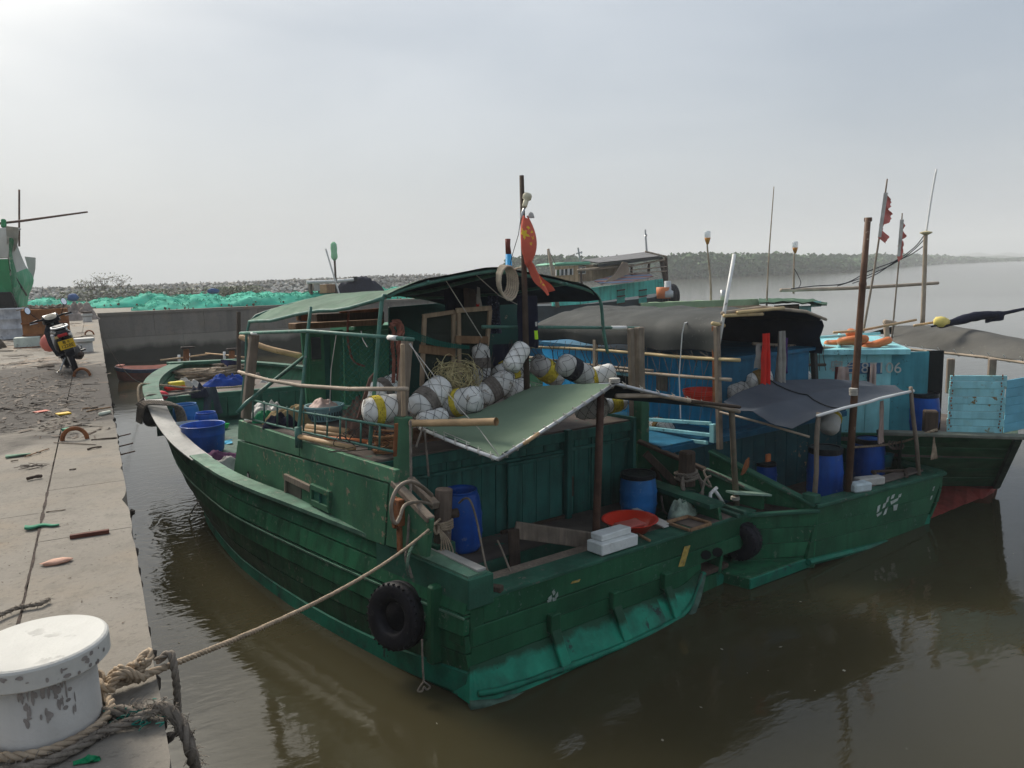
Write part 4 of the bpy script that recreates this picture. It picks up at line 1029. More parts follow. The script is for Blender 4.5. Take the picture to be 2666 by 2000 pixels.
# port quarter: three planks, bulwark, low step at the water
C0, C1 = V((-1.56, -.01, 0)), V((-2.74, .60, 0))
for a, b in ((-.15, .17), (.18, .40), (.405, .63), (.635, .86)):
    mb = MB(B2); d = V((.03, .06, 0)); ta = (.9-a)*.10; tb_ = (.9-b)*.10
    mb.hexa([C0+V((-ta, 0, a)), C1+V((0, 0, a)), C1+d+V((0, 0, a)), C0+d+V((0, 0, a)), C0+V((-tb_, 0, b)), C1+V((0, 0, b)), C1+d+V((0, 0, b)), C0+d+V((0, 0, b))]); mb.build('quarter_plank', M_HULL, boat2, bevel=.006)
a, b = V((-1.62, .02, .93)), B2.x(1846, 1176, -2.1); n_ = V((0, 0, -.34))
mb = MB(B2); mb.hexa([a+n_*.25, b+n_*2.1, b+n_*2.1+V((.08, .0, 0)), a+n_*.25+V((.08, 0, 0)), a, b, b+V((.08, 0, 0)), a+V((.08, 0, 0))]); mb.build('bulwark', M_HULL, boat2, bevel=.008)
MB(B2).bar(a+V((.03, 0, .01)), b+V((.03, 0, .01)), .15, .04).build('bulwark_cap', M_RAILD, boat2, bevel=.006)
MB(B2).bar(C0+V((-.02, -.02, .87)), C1+V((0, -.02, .87)), .09, .05).build('rub_strake', M_RAILD, boat2, bevel=.008)
st = [G.z(px, py, .16) for px, py in ((1840, 1478), (1950, 1507), (2106, 1450), (2090, 1415), (1900, 1400))]
MB().prism(st, (0, 0, -.45)).build('stern_step', M_HULL, boat2, bevel=.012)
MB().bar(st[1]+V((0, -.012, -.08)), st[2]+V((0, -.012, -.08)), .03, .15).build('step_edge', M_BOOT, boat2, bevel=.01)
# cockpit
MB(B2).prism([(x, y, .40) for x, y in ((-1.5, .1), (-2.6, .72), (-2.6, 1.95), (1.8, 1.95), (1.75, .1))], (0, 0, .06)).build('cockpit_floor', M_WOODD, boat2)
MB(B2).bar(V((-2.3, .95, .62)), V((-1.2, .55, .58)), .10, .16).build('floor_beam', M_WOODD, boat2, bevel=.01)
MB(B2).box((.55, .22, .93), (1.9, .22, .03)).build('stern_shelf', M_DECK, boat2)
x = -2.75
while x < 1.95:
    wd = min(rnd(.26, .34), 2.0-x); MB(B2).box((x+wd/2, 2.02, 1.02), (wd-.01, .05, 1.22)).build('bulkhead_board', mat('dark_teal_boards', (.02, .085, .10), .55, .3, 2, .1), boat2, bevel=.004); x += wd
MB(B2).box((-.4, 1.98, 1.60), (4.9, .12, .10)).build('bulkhead_beam', M_DKB, boat2, bevel=.01)
MB(B2).box((-.4, 4.9, 1.66), (4.9, 5.9, .05)).build('cabin_deck', M_DKB, boat2)
# blue cabin
for k in range(5):
    MB(B2).box((-1.22, 2.2+.52+k*1.04, 2.28), (.05, 1.03, 1.2)).build('cabin_panel', M_MIDB, boat2, bevel=.006)
MB(B2).box((.0, 2.22, 2.28), (2.4, .05, 1.2)).build('cabin_wall', M_DKB, boat2)
MB(B2).box((.1, 4.8, 2.90), (2.8, 5.3, .06)).build('cabin_roof', M_DKB, boat2)
wf = MB(B2).box((-1.26, 4.6, 2.22), (.03, .62, .40)).build('window', M_BLACK, boat2)
for dz in (-.22, .22): MB(B2).box((-1.28, 4.6, 2.22+dz), (.04, .72, .05)).build('window_frame', M_SKYB, wf)
for dy in (-.34, .34): MB(B2).box((-1.28, 4.6+dy, 2.22), (.04, .05, .48)).build('window_frame', M_SKYB, wf)
MB(B2).box((-1.27, 3.55, 2.4), (.02, .28, .34)).build('notice_board', M_WOOD, boat2)
# light blue rails and posts on the port side
X2 = -2.1
q2 = lambda px, py, x=X2: B2.x(px, py, x)
for a, b in (((1683, 1092), (1851, 1103)), ((1684, 1114), (1850, 1133)), ((1683, 1134), (1842, 1153))): MB(B2).bar(q2(*a), q2(*b), .05, .06).build('rail', M_SKYB, boat2, bevel=.006)
MB(B2).bar(q2(1857, 1104), q2(1857, 1152), .09, .09, (0, 1, 0)).build('rail_post', M_SKYB, boat2, bevel=.006)
MB(B2).bar(q2(1672, 1010), q2(1676, 1140), .10, .10, (0, 1, 0)).build('rail_post', M_CAB, boat2, bevel=.006)
MB(B2).bar(q2(1874, 1170), q2(1866, 850), .085, .08, (0, 1, 0)).build('post', M_WOOD, boat2, bevel=.01)
MB(B2).bar(q2(1861, 1060), q2(1858, 850), .04, .05, (0, 1, 0)).build('post_board', M_RUST, boat2)
MB(B2).bar(q2(1550, 985), q2(1550, 885), .07, .07, (0, 1, 0)).build('post', M_BAMG, boat2)
for pts, r, m_ in (([(1360, 903), (1500, 908), (1640, 918), (1780, 930), (1926, 938)], .029, M_BAMY), ([(1540, 958), (1640, 968), (1780, 980), (1903, 989)], .028, M_BAMG), ([(1380, 930), (1540, 950), (1700, 965)], .022, M_BAMG)):
    pp = [q2(*p) for p in pts]; MB(B2).tube(smooth_path(pp, 4), [r*(1+.06*(i % 4 == 0)) for i in range(len(smooth_path(pp, 4)))], 10).build('bamboo_rail', m_, boat2, smooth=True)
# lacing between the tarp hem and the bamboo
mb = MB(B2)
N_ = 12
for k in range(N_):
    t = k/N_; a = q2(*lerp2((1395, 882), (1858, 918), t)); b = q2(*lerp2((1380, 905), (1880, 935), t+.02)); c = q2(*lerp2((1395, 882), (1858, 918), t+.04)); mb.tube([a, b, c], .006, 3)
for k in range(9):
    t = k/9; a = q2(*lerp2((1600, 925), (1890, 938), t)); b = q2(*lerp2((1620, 972), (1880, 986), t+.03)); c = q2(*lerp2((1600, 925), (1890, 938), t+.075)); mb.tube([a, b, c], .006, 3)
    d = q2(*lerp2((1620, 1080), (1860, 1100), t+.06)); mb.tube([b, d, q2(*lerp2((1620, 972), (1880, 986), t+.09))], .004, 3)
mb.build('lacing', M_ROPEG, boat2, kind='stuff')
mb = MB(B2); mb.tube([q2(*p, -2.16) for p in ((1772, 1090), (1768, 980), (1776, 870), (1782, 842))] + [B2.z(1860, 815, 3.62), B2.z(1910, 801, 3.72)], .010, 5); mb.build('tie_line', M_PVC, boat2)
# grey tarp over the cabin
pt = lambda px, py, u: B2.y(px, py, u)
AF = [q2(1858, 919, -2.12), q2(1866, 880, -2.14), q2(1873, 845, -2.08), pt(1905, 817, 1.6), pt(1970, 803, 1.7), pt(2040, 803, 1.8), pt(2100, 815, 1.9), pt(2140, 832, 2.0)]
FO = [q2(1386, 878, -2.12), q2(1387, 862, -2.14), q2(1389, 846, -2.08), V((-1.2, 6.5, 3.63)), V((-.3, 6.6, 3.69)), V((.3, 6.7, 3.66)), V((1.0, 6.7, 3.5)), V((1.5, 6.7, 3.36))]
AF2, FO2 = smooth_path(AF, 4), smooth_path(FO, 4)
def tarp(i, j):
    p, q = arc(AF2, j), arc(FO2, j); r = p.lerp(q, i)
    top = max(0, min(1, (j-.2)*5))
    return r + V((0 if j > .2 else .03*math.sin(i*26)*(1-j*4), 0, (-.035*abs(math.sin(4*math.pi*i))*top + .025*noise.noise(V((i*11, j*5, 1))) + .05*(.25-abs(noise.noise(V((i*13+j*7, j*4-i*3, 2))))) + .03*noise.noise(V((i*5+j*16, j*2, 7))))*top + (.03*math.sin(i*19) if j < .05 else 0)))
MB(B2).grid(tarp, 44, 30).build('tarp', M_TARPD, boat2, smooth=True)
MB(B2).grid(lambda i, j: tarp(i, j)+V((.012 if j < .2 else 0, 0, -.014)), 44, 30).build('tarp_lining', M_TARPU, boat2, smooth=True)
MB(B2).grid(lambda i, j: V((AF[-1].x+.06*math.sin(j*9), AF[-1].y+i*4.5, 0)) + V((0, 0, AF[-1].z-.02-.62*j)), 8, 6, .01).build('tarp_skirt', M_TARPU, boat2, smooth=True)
for a, b, r in (((1885, 822), (1985, 818), .028), ((1920, 814), (2040, 802), .028), ((1855, 842), (1885, 848), .03)):
    MB(B2).tube([pt(*a, 1.45), pt(*b, 1.55)], r, 10).build('bamboo_batten', M_BAMY, boat2, smooth=True)
MB(B2).tube([pt(1880, 816, 1.5), pt(1985, 800, 1.6), pt(2100, 812, 1.9), pt(2150, 832, 2.05)], .03, 8).build('tarp_bar', M_BAMG, boat2, smooth=True)
MB(B2).bar(B2.y(2122, 990, 2.3), B2.y(2114, 840, 2.3), .10, .10, (0, 1, 0)).build('post', M_TARPD, boat2, bevel=.01)
MB(B2).tube([B2.y(1960, 952, 2.5), B2.y(2148, 950, 2.5)], .03, 8).build('bamboo_rail', M_WOODD, boat2, smooth=True)
MB(B2).tube([B2.y(1960, 895, 2.6), B2.y(2176, 907, 2.6)], .03, 8).build('bamboo_rail', M_BAMG, boat2, smooth=True)
mb = MB(B2)
for k in range(13):
    px = 1990+k*13; mb.tube([B2.y(px, 898, 2.55), B2.y(px+rnd(-8, 8), 925, 2.5), B2.y(px+rnd(-5, 5), 965, 2.5)], .007, 4)
mb.build('hanging_cord', M_ROPED, boat2)
# slate awning over the cockpit
q = lambda px, py, u: pt(px, py, u)
aw0 = [q(2062, 1117, .2), q(2132, 1082, .08), q(2200, 1062, .08), q(2263, 1044, .1), q(2320, 1030, .1), q(2372, 1017, .1)]
aw1 = [q(1960, 1072, .7), q(2010, 1052, .75), q(2090, 1035, .8), q(2160, 1016, .9), q(2240, 1006, 1.0), q(2330, 1004, 1.1)]
aw2 = [q(1884, 1047, 1.3), q(1925, 1022, 1.4), q(2001, 992, 1.6), q(2070, 990, 1.7), q(2137, 988, 1.8), q(2250, 992, 1.8)]
def aw(i, j):
    a, b, c = arc(aw0, j), arc(aw1, j), arc(aw2, j)
    return (a.lerp(b, i*2) if i < .5 else b.lerp(c, i*2-1)) + V((0, 0, .015*noise.noise(V((i*6, j*6, 0)))-.05*math.sin(math.pi*((i*2) % 1))))
aw_ = MB(B2).grid(aw, 20, 24, .008).build('awning', M_TARPS, boat2, smooth=True)
MB(B2).tube([pt(2128, 1083, .06), pt(2200, 1062, .06), pt(2263, 1047, .08), pt(2290, 1038, .08), pt(2378, 1018, .1)], .025, 8).build('awning_pole', M_PVC, boat2, smooth=True)
MB(B2).tube([pt(1873, 1073, 1.2), pt(1980, 1100, .7), pt(2108, 1138, .1)], .018, 8).build('awning_pole', M_BAMG, boat2, smooth=True)
MB(B2).tube([aw(i/10, .33)+V((0, 0, .02)) for i in range(11)], .010, 5).build('awning_seam', M_BLACKP, boat2)
for a, b, w_ in (((2119, 1312), (2131, 1074), .080), ((2392, 1240), (2371, 1008), .075)):
    MB(B2).tube([pt(*a, .12), pt(*lerp2(a, b, .35), .13)+V((.02, 0, 0)), pt(*lerp2(a, b, .7), .1)-V((.015, 0, 0)), pt(*b, .1)], [w_*.5, w_*.46, w_*.48, w_*.42], 7).build('awning_post', M_WOOD, boat2, smooth=True)
MB(B2).tube([pt(2206, 1300, .18), pt(2232, 920, .14), pt(2246, 740, .13), pt(2260, 567, .12)], [.056, .053, .049, .042], 14).build('bamboo_mast', mat('brown_bamboo', (.125, .066, .040), .55, .4, 3, .25, (.30, .23, .17), 7, .5, (.09, .045, .03), .3), boat2, smooth=True)
for yy in (740, 572): MB(B2).lathe(pt(2246 if yy == 740 else 2260, yy, .13), [(.054, -.03), (.057, 0), (.054, .03)], 12).build('mast_ring', M_RUSTP, boat2)
mb = MB(B2)
for k in range(5): mb.lathe(pt(2222, 1012+k*4, .13), [(.06, -.008), (.068, 0), (.06, .008)], 10)
mb.build('mast_lashing', M_STRING, boat2)
MB(B2).tube([pt(1912, 662, 1.5), pt(1866, 925, 1.5)], .029, 10).build('plastic_pole', M_PVC, boat2, smooth=True)
# ================================================================ third boat: light blue cabin
boat3 = thing('fishing_boat', 'light blue cabin boat at the right with number plate and red hull bottom', 'boat', G.z(2312, 1125, 1.1) - V((0, 0, 1.1)))
zt3, zb3 = 1.5, .14
T0, T1 = G.z(2300, 1131, zt3), G.z(2652, 1142, zt3); Q0, Q1 = G.z(2300, 1268, zb3), G.z(2592, 1266, zb3)
dirv = (T1-T0).normalized(); nin = V((-dirv.y, dirv.x, 0))
if nin.dot(V((1, 1, 0))) < 0: nin = -nin
for k, (a, b) in enumerate(((0, .20), (.205, .40), (.405, .60), (.605, .80), (.805, 1.0))):
    mb = MB(); o_ = nin*(.012*(k % 2)); f = nin*.06
    e = [T0.lerp(Q0, b)+o_, T1.lerp(Q1, b)+o_, T1.lerp(Q1, b)+f, T0.lerp(Q0, b)+f, T0.lerp(Q0, a)+o_, T1.lerp(Q1, a)+o_, T1.lerp(Q1, a)+f, T0.lerp(Q0, a)+f]
    mb.hexa(e); mb.build('bow_plank', mat('bow_green', (.045, .15, .08), .55, .35, 2, .25, (.06, .13, .09), 9, .35), boat3, bevel=.012)
MB().bar(T0-dirv*.1+V((0, 0, .03)), T1+dirv*.12+V((0, 0, .03)), .24, .06).build('gunwale_cap', mat('grey_green_cap', (.16, .17, .14), .7, .3, 4, .3, (.06, .12, .09), 9), boat3, bevel=.01)
E1, E2 = T1+V((2.3, 1.3, .12)), Q1+V((2.4, 1.9, .35))
mb = MB(); mb.add([T1, Q1, E2, E1, T1+nin*.08, Q1+nin*.08, E2+nin*.08, E1+nin*.08], BOXF); mb.build('stem_face', mat('grey_green_stem', (.05, .085, .065), .6, .3, 3, .2, (.12, .15, .12), 8), boat3)
MB().bar(T1-dirv*.02-nin*.02, Q1-dirv*.0-nin*.02, .12, .10, nin).build('stem_post', mat('grey_green_stem', (.05, .085, .065)), boat3, bevel=.01)
W0, W1, W2 = G.z(2380, 1380, -.02), G.z(2480, 1335, -.02), G.z(2600, 1266, -.02)
WL = smooth_path([W0, W1, W2, W2+V((1.6, 1.7, .05))], 4); TL = smooth_path([Q0.lerp(Q1, .3), Q0.lerp(Q1, .65), Q1+V((0, 0, -.0)), E2], 4)
mb = MB(); loft(mb, [[a+V((0, 0, .02)), b, b+V((.3, .5, -.5)), a+nin*.3] for a, b in zip(TL, WL)]); mb.build('red_bottom', M_ANTI, boat3)
# cabin: long side with the number plate, roof slab, dark wing with doorway
zc = 1.1
cb = lambda px, z=zc: G.z(px, 1120+(px-2000)*.016, z)
KA, KB = cb(1880), cb(2314); kd = (KB-KA).normalized(); kn = V((-kd.y, kd.x, 0)); kn = kn if kn.dot(V((1, 1, 0))) > 0 else -kn
Lk = (KB-KA).length; hk = 1.60
n_ = 7
for k in range(n_):
    a, b = KA.lerp(KB, k/n_)+kd*.004, KA.lerp(KB, (k+1)/n_)-kd*.004
    mb = MB(); mb.hexa([a-V((0, 0, .3)), b-V((0, 0, .3)), b+kn*.05-V((0, 0, .3)), a+kn*.05-V((0, 0, .3)), a+V((0, 0, hk)), b+V((0, 0, hk)), b+kn*.05+V((0, 0, hk)), a+kn*.05+V((0, 0, hk))]); mb.build('cabin_panel', M_SKYB, boat3, bevel=.005)
mb = MB(); mb.hexa([KA-kn*.22+V((0, 0, hk-.02)), KB-kn*.22+kd*.28+V((0, 0, hk-.02)), KB+kn*2.4+kd*.28+V((0, 0, hk-.02)), KA+kn*2.4+V((0, 0, hk-.02)), KA-kn*.22+V((0, 0, hk+.09)), KB-kn*.22+kd*.28+V((0, 0, hk+.09)), KB+kn*2.4+kd*.28+V((0, 0, hk+.12)), KA+kn*2.4+V((0, 0, hk+.12))]); mb.build('cabin_roof', M_SKYB, boat3, bevel=.01)
KC = cb(2470)
KC = KB + kd*1.45 + kn*.25
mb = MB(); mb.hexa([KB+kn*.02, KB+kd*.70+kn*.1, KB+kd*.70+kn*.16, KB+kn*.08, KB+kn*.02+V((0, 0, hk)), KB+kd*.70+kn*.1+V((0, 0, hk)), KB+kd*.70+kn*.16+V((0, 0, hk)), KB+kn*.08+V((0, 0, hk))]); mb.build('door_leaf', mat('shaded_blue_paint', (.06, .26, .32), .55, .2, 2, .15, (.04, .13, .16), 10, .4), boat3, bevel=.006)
MB().hexa([KB+kd*.72+kn*.3, KB+kd*1.02+kn*.3, KB+kd*1.02+kn*.36, KB+kd*.72+kn*.36, KB+kd*.72+kn*.3+V((0, 0, hk)), KB+kd*1.02+kn*.3+V((0, 0, hk)), KB+kd*1.02+kn*.36+V((0, 0, hk)), KB+kd*.72+kn*.36+V((0, 0, hk))]).build('doorway', M_BLACK, boat3)
dk = [KA-kn*.35-kd*.2, KB-kn*.35, T0+nin*.5, T1+nin*.75, E1+nin*.8, KB+kn*2.6+kd*1.5, KA+kn*2.6]
MB().prism([V((p.x, p.y, 1.06)) for p in dk], (0, 0, -.08)).build('deck', M_DECK, boat3)
mb = MB(); a = KB-kn*.3+kd*.5; mb.hexa([KA-kn*.34+V((0, 0, -1.2)), KB-kn*.34+V((0, 0, -1.2)), KB-kn*.24+V((0, 0, -1.2)), KA-kn*.24+V((0, 0, -1.2)), KA-kn*.34+V((0, 0, .03)), KB-kn*.34+V((0, 0, .03)), KB-kn*.24+V((0, 0, .03)), KA-kn*.24+V((0, 0, .03))]); mb.build('hull_side', M_HULL, boat3)
mb = MB(); a, b = KB-kn*.34, T0+dirv*.3; mb.hexa([a+V((0, 0, -1.2)), b+V((0, 0, -1.5)), b+nin*.1+V((0, 0, -1.5)), a+nin*.1+V((0, 0, -1.2)), a+V((0, 0, .03)), b+V((0, 0, .02)), b+nin*.1+V((0, 0, .02)), a+nin*.1+V((0, 0, .03))]); mb.build('hull_side', M_HULL, boat3)
# number plate on the cabin side
pc = G.z(2252, 958, 0); 
def kp(px, py, off):      # point on the plane of the cabin side
    o = KA - kn*off; d = ray(px, py); t = (o-CC).dot(kn)/d.dot(kn); return CC + d*t
a, b, c, d = kp(2207, 945, .02), kp(2297, 945, .02), kp(2297, 973, .02), kp(2207, 973, .02)
pl_ = MB().prism([a, b, c, d], kn*.015).build('number_plate', mat('plate_blue', (.05, .14, .27), .5, .2, 3, .2, (.3, .45, .5), 14), boat3)
mb = MB(); put_text(mb, '粤台87106', .30, (a+c)/2-kn*.008, kd, (0, 0, 1)); mb.build('lettering', M_WHITEP, pl_)
# plank wing on the bow, rust weeping from its nails
V0, V1 = G.z(2466, 1135, zt3), G.z(2613, 1139, zt3)
def vz(p, px, py): o = ray(px, py); return 0
hw = .98
nz_ = 8
hts = [0, .11, .24, .37, .50, .63, .77, .90, 1.0]
for k in range(8):
    a, b = hts[k]*hw, hts[k+1]*hw
    i0, i1 = V0+nin*(.05+.01*(k % 2))+dirv*rnd(0, .02), V1+nin*(.05+.01*(k % 2))+dirv*rnd(-.02, .02)
    mb = MB(); f = nin*.04; z0, z1 = V((0, 0, a+.06)), V((0, 0, b+.055))
    mb.hexa([i0+z0, i1+z0, i1+f+z0, i0+f+z0, i0+z1, i1+z1, i1+f+z1, i0+f+z1]); mb.build('wing_plank', M_SKYR, boat3, bevel=.006)
mb = MB()
for t in (.05, .93):
    for k in range(8):
        for q in range(2):
            p = V0.lerp(V1, t+rnd(-.02, .02)) + V((0, 0, .08+hts[k]*hw+.03+q*.05)) + nin*.035; mb.box(p, (.014, .014, .02+rnd(0, .02)))
mb.build('rusty_nails', M_RUST, boat3, kind='stuff')
U0 = V1+dirv*.02+nin*.08; U1 = U0 + dirv*.9 + nin*.8
for k in range(6):
    a, b = .06+k*.15, .205+k*.15; mb = MB(); f = nin*.04; mb.hexa([U0+V((0, 0, a)), U1+V((0, 0, a+.02)), U1+f+V((0, 0, a+.02)), U0+f+V((0, 0, a)), U0+V((0, 0, b)), U1+V((0, 0, b+.03)), U1+f+V((0, 0, b+.03)), U0+f+V((0, 0, b))]); mb.build('wing_plank', mat('blue_wing_paint', (.14, .40, .52), .55, .2, 2, .15, (.1, .2, .24), 9), boat3, bevel=.006)
MB().bar(V0-dirv*.25+nin*.1, V0-dirv*.25+nin*.1+V((0, 0, .42)), .22, .20, nin).build('mooring_post', M_WOODD, boat3, bevel=.02)
MB().bar(G.z(2190, 1108, 1.06)+V((0, 0, -.1)), G.z(2190, 1108, 1.06)+V((0, 0, .38)), .22, .22, nin).build('mooring_post', M_WOODD, boat3, bevel=.02)
# its tarp, poles
tz = 2.62
hem = [G.z(2270, 901, tz), G.z(2420, 915, tz), G.z(2560, 930, tz), G.z(2668, 945, tz), G.z(2760, 962, tz)]
top_ = [G.z(2330, 849, 3.05)+kn*.0, G.z(2400, 843, 3.1), G.z(2490, 849, 3.1), G.z(2580, 866, 3.02), G.z(2690, 890, 2.95), G.z(2800, 915, 2.9)]
top_ = [G.y(px, py, hem[min(i, 4)].y+.9) for i, (px, py) in enumerate(((2330, 849), (2470, 848), (2560, 863), (2668, 886), (2780, 912)))]
h0 = [G.y(px, py, hem[i].y) for i, (px, py) in enumerate(((2324, 896), (2430, 910), (2560, 928), (2668, 940), (2770, 955)))]
def t3(i, j):
    a, b = arc(h0, j), arc(top_, j); return a.lerp(b, i) + V((0, 0, .12*math.sin(math.pi*i) + .04*noise.noise(V((i*3, j*8, 3)))))
MB().grid(t3, 12, 24, .01).build('tarp', M_TARPB, boat3, smooth=True)
MB().grid(lambda i, j: arc(top_, j).lerp(arc(top_, j)+V((.5, 1.2, -.3)), i), 4, 20, .01).build('tarp', M_TARPB, boat3, smooth=True)
MB().tube(smooth_path(hem, 4), .028, 9).build('bamboo_rail', M_BAMG, boat3, smooth=True)
mb = MB()
for k in range(12):
    a = arc(hem, k/12+.02); mb.tube([a+V((0, 0, .10))-kn*.04, a-kn*.05+dirv*.06, a+V((0, 0, -.05))+dirv*.12, a+kn*.05+dirv*.1], .010, 4)
mb.build('lashing', M_STRING, boat3, kind='stuff')
for px, y0_, y1_ in ((2476, 936, 905), (2576, 938, 925)):
    p = V0.lerp(V1, .06 if px < 2500 else .8)+nin*.25; MB().bar(p+V((0, 0, .7)), p+V((0, 0, 1.3)), .11, .11, nin).build('post', M_WOOD, boat3, bevel=.01)
MB().tube([G.z(2110, 880, 2.95)+V((0, 0, 0)), G.z(2290, 868, 2.95)], .03, 8).build('roof_rail', M_SKYB, boat3, smooth=True)
MB().tube([G.z(2185, 905, 2.8), G.z(2185, 868, 2.95)], .03, 8).build('rail_post', M_SKYB, boat3, smooth=True)
PO = G.z(2312, 880, 2.9)
MB().tube([G.y(2312, 915, PO.y), G.y(2306, 835, PO.y)], .055, 8).build('rail_post', M_BAMG, boat3, smooth=True)
MB().tube([G.y(2303, 838, PO.y), G.y(2330, 842, PO.y)], .05, 8).build('rail_post', M_BAMG, boat3, smooth=True)
MB().tube([G.y(2170, 866, PO.y+.2), G.y(2240, 861, PO.y), G.y(2385, 833, PO.y-.3)], .025, 8).build('bamboo_pole', M_BAMB, boat3, smooth=True)
MB().tube([G.y(2380, 848, PO.y-.3), G.y(2440, 838, PO.y-.4)], .025, 8).build('bamboo_pole', M_BAMB, boat3, smooth=True)
sl = [G.y(px, py, PO.y-.6) for px, py in ((2425, 850), (2470, 842), (2540, 824), (2600, 818), (2650, 808), (2700, 797))]
MB().tube(smooth_path(sl, 5), [.02]*3+[.07]*4+[.10, .10, .09, .10, .09, .09, .085, .08, .07, .05, .045, .04, .04]+[.035]*6, 10, jit=.1).build('furled_sail', M_CLNAVY, boat3, smooth=True)
mb = MB(); cloth(mb, G.y(2590, 818, PO.y-.62), (1, -.3, .1), (0, 0, -1), .5, .16, .03, 3, seed=3); mb.build('sail_flap', M_CLNAVY, boat3, smooth=True)
MB().blob(G.y(2450, 838, PO.y-.6), (.22, .12, .10), 2, .25).build('yellow_float', mat('yellow_foam', (.72, .58, .17), .7, .15, 4), boat3, smooth=True)
# ================================================================ things on the quay
def bollard(c, label):
    root = thing('bollard', label, 'bollard', c, 'white bollards along the quay edge')
    c = V(c)
    MB().lathe(c, [(.186, -.01), (.178, .03), (.176, .262)], 48).build('bollard_body', mat('bollard_paint', (.47, .45, .42), .7, .14, 2.5, .30, (.25, .235, .225), 6, .35, (.36, .34, .31), .3, 60, stain=.4, staincol=(.42, .39, .33)), root, smooth=True)
    MB().lathe(c, [(.176, .26), (.220, .26), (.227, .266), (.227, .330), (.222, .337), (.214, .341), (0, .345)], 48).build('bollard_cap', M_WHITEP, root)
    return root
BO = V((-.295, 3.112, ZQ))
nb = bollard(BO, 'large white mooring bollard in the near corner with rope round its foot')
mb = MB()
def patch(a, z, w, h, R, dz=0):
    k = 9; o = rnd(0, 9); c = [(a+w*math.cos(q*6.283/k)*(1+.5*noise.noise(V((q, o, 1)))), z+h*math.sin(q*6.283/k)*(1+.6*noise.noise(V((q, o, 5))))) for q in range(k)]
    mb.add([BO+V((R*math.cos(t), R*math.sin(t), zz)) for t, zz in c], [tuple(range(k))])
for q in range(44):
    z = .255-rnd(0, 1)**1.4*.15; patch(math.radians(rnd(-112, -52)), z, rnd(.01, .05), rnd(.006, .028)*(1 if z > .15 else .7), .1792)
for q in range(16): patch(math.radians(rnd(-115, -25)), rnd(.268, .325), rnd(.01, .07), rnd(.003, .010), .2285)
mb.build('worn_patch', mat('bare_concrete', (.24, .215, .20), .85, .25, 20, bump=.4), nb, kind='stuff')
bollard(G.z(222, 917, ZQ), 'white bollard on the quay edge beside the scooter')
bollard(G.z(228, 838, ZQ), 'farthest white bollard, near the corner of the basin')
MB().box(G.z(228, 838, ZQ)+V((0, 0, .42)), (.36, .36, .06), .2).build('board_scrap', M_WOODD, label='dark board lying on top of the farthest white bollard', cat='board')
# main mooring line, from the bollard to the boat's post
bt = B1.w(-1.93, .88, 1.66)
e0 = V((XE+.01, 3.05, ZQ+.03)); kn = V((-.02, 3.06, ZQ+.03))
ring_ = [BO+V((.205*math.cos(a), .205*math.sin(a), .028)) for a in [math.radians(x) for x in range(20, -250, -14)]]
kn = G.z(285, 1790, ZQ+.035); e0 = G.z(432, 1737, ZQ+.03)
path = list(reversed(ring_)) + [kn+V((-.05, .0, .0)), kn, e0]
mb = MB(); laid(mb, smooth_path(path, 5), .017)
line = sag(e0, bt, .13, 14)
laid(mb, line, .0135)
# the knot
for k in range(3):
    c = kn + V((.02+.03*k, -.01+.01*k, .02)); pts = [c+V((.05*math.cos(a), .035*math.sin(a), .035*math.sin(a*1.5+k)+.01*k)) for a in [x*.5 for x in range(14)]]; laid(mb, smooth_path(pts, 3), .015)
laid(mb, smooth_path([kn+V((.07, .01, .01)), kn+V((.11, .06, .05)), kn+V((.15, .09, .07)), kn+V((.15, .05, .05)), kn+V((.10, .01, .03))], 5), .015)
laid(mb, smooth_path([kn+V((.0, .0, .01)), kn+V((-.03, .05, .04)), kn+V((-.05, .02, .06)), kn+V((-.02, -.04, .03)), kn+V((.02, -.05, .01))], 5), .015)
mb.build('mooring_rope', M_ROPE, smooth=True, label='long tan mooring rope running from the near bollard to the boat', cat='rope')
mb = MB(); laid(mb, smooth_path([e0+V((-.03, .03, .02)), e0+V((.02, .01, .05)), e0+V((.03, -.02, .0)), e0+V((.03, -.02, -.12)), e0+V((.02, -.02, -.3))], 5), .016)
mb.build('rope_end', M_ROPEG, smooth=True, label='short rope looped over the mooring line and hanging at the quay edge', cat='rope')
def fuzzy(pts, r, name, label, m_, n=260, k=6):
    p = smooth_path(pts, k); mb = MB(); laid(mb, p, r, r*9)
    for q in range(n):
        c = random.choice(p) + V((rnd(-1, 1), rnd(-1, 1), rnd(-1, 1)))*r; d = V((rnd(-1, 1), rnd(-1, 1), rnd(-.5, 1)))*r*1.5; mb.tube([c, c+d*.6, c+d+V((0, 0, -r*.4))], .0016, 3, cap=False)
    return mb.build(name, m_, label=label, cat='rope', smooth=True)
Z = lambda px, py, h=.02: G.z(px, py, ZQ+h)
fuzzy([Z(265, 1858), Z(320, 1852, .03), Z(380, 1852, .03), Z(405, 1848, .04), Z(425, 1842, .05), Z(445, 1870, .01)+V((.03, 0, -.03)), Z(462, 1925, -.05)+V((.04, 0, -.06)), Z(476, 1980, -.2)+V((.04, 0, -.1)), Z(488, 2040, -.4)+V((.04, 0, -.2))], .023, 'frayed_rope', 'thick frayed grey rope hanging over the quay edge below the bollard', M_ROPEG, 420)
fuzzy([Z(0, 2010), Z(120, 1985), Z(210, 1942), Z(270, 1905), Z(330, 1882, .03), Z(375, 1862, .045), Z(410, 1846, .05)], .017, 'frayed_rope', 'dirty grey rope along the foot of the near bollard', M_ROPEG, 260)
fuzzy([Z(-40, 1625), Z(10, 1597), Z(45, 1583), Z(75, 1577), Z(105, 1572), Z(128, 1560)], .011, 'frayed_rope', 'short frayed rope end lying across the crack in the quay', M_ROPEG, 120)
mb = MB()
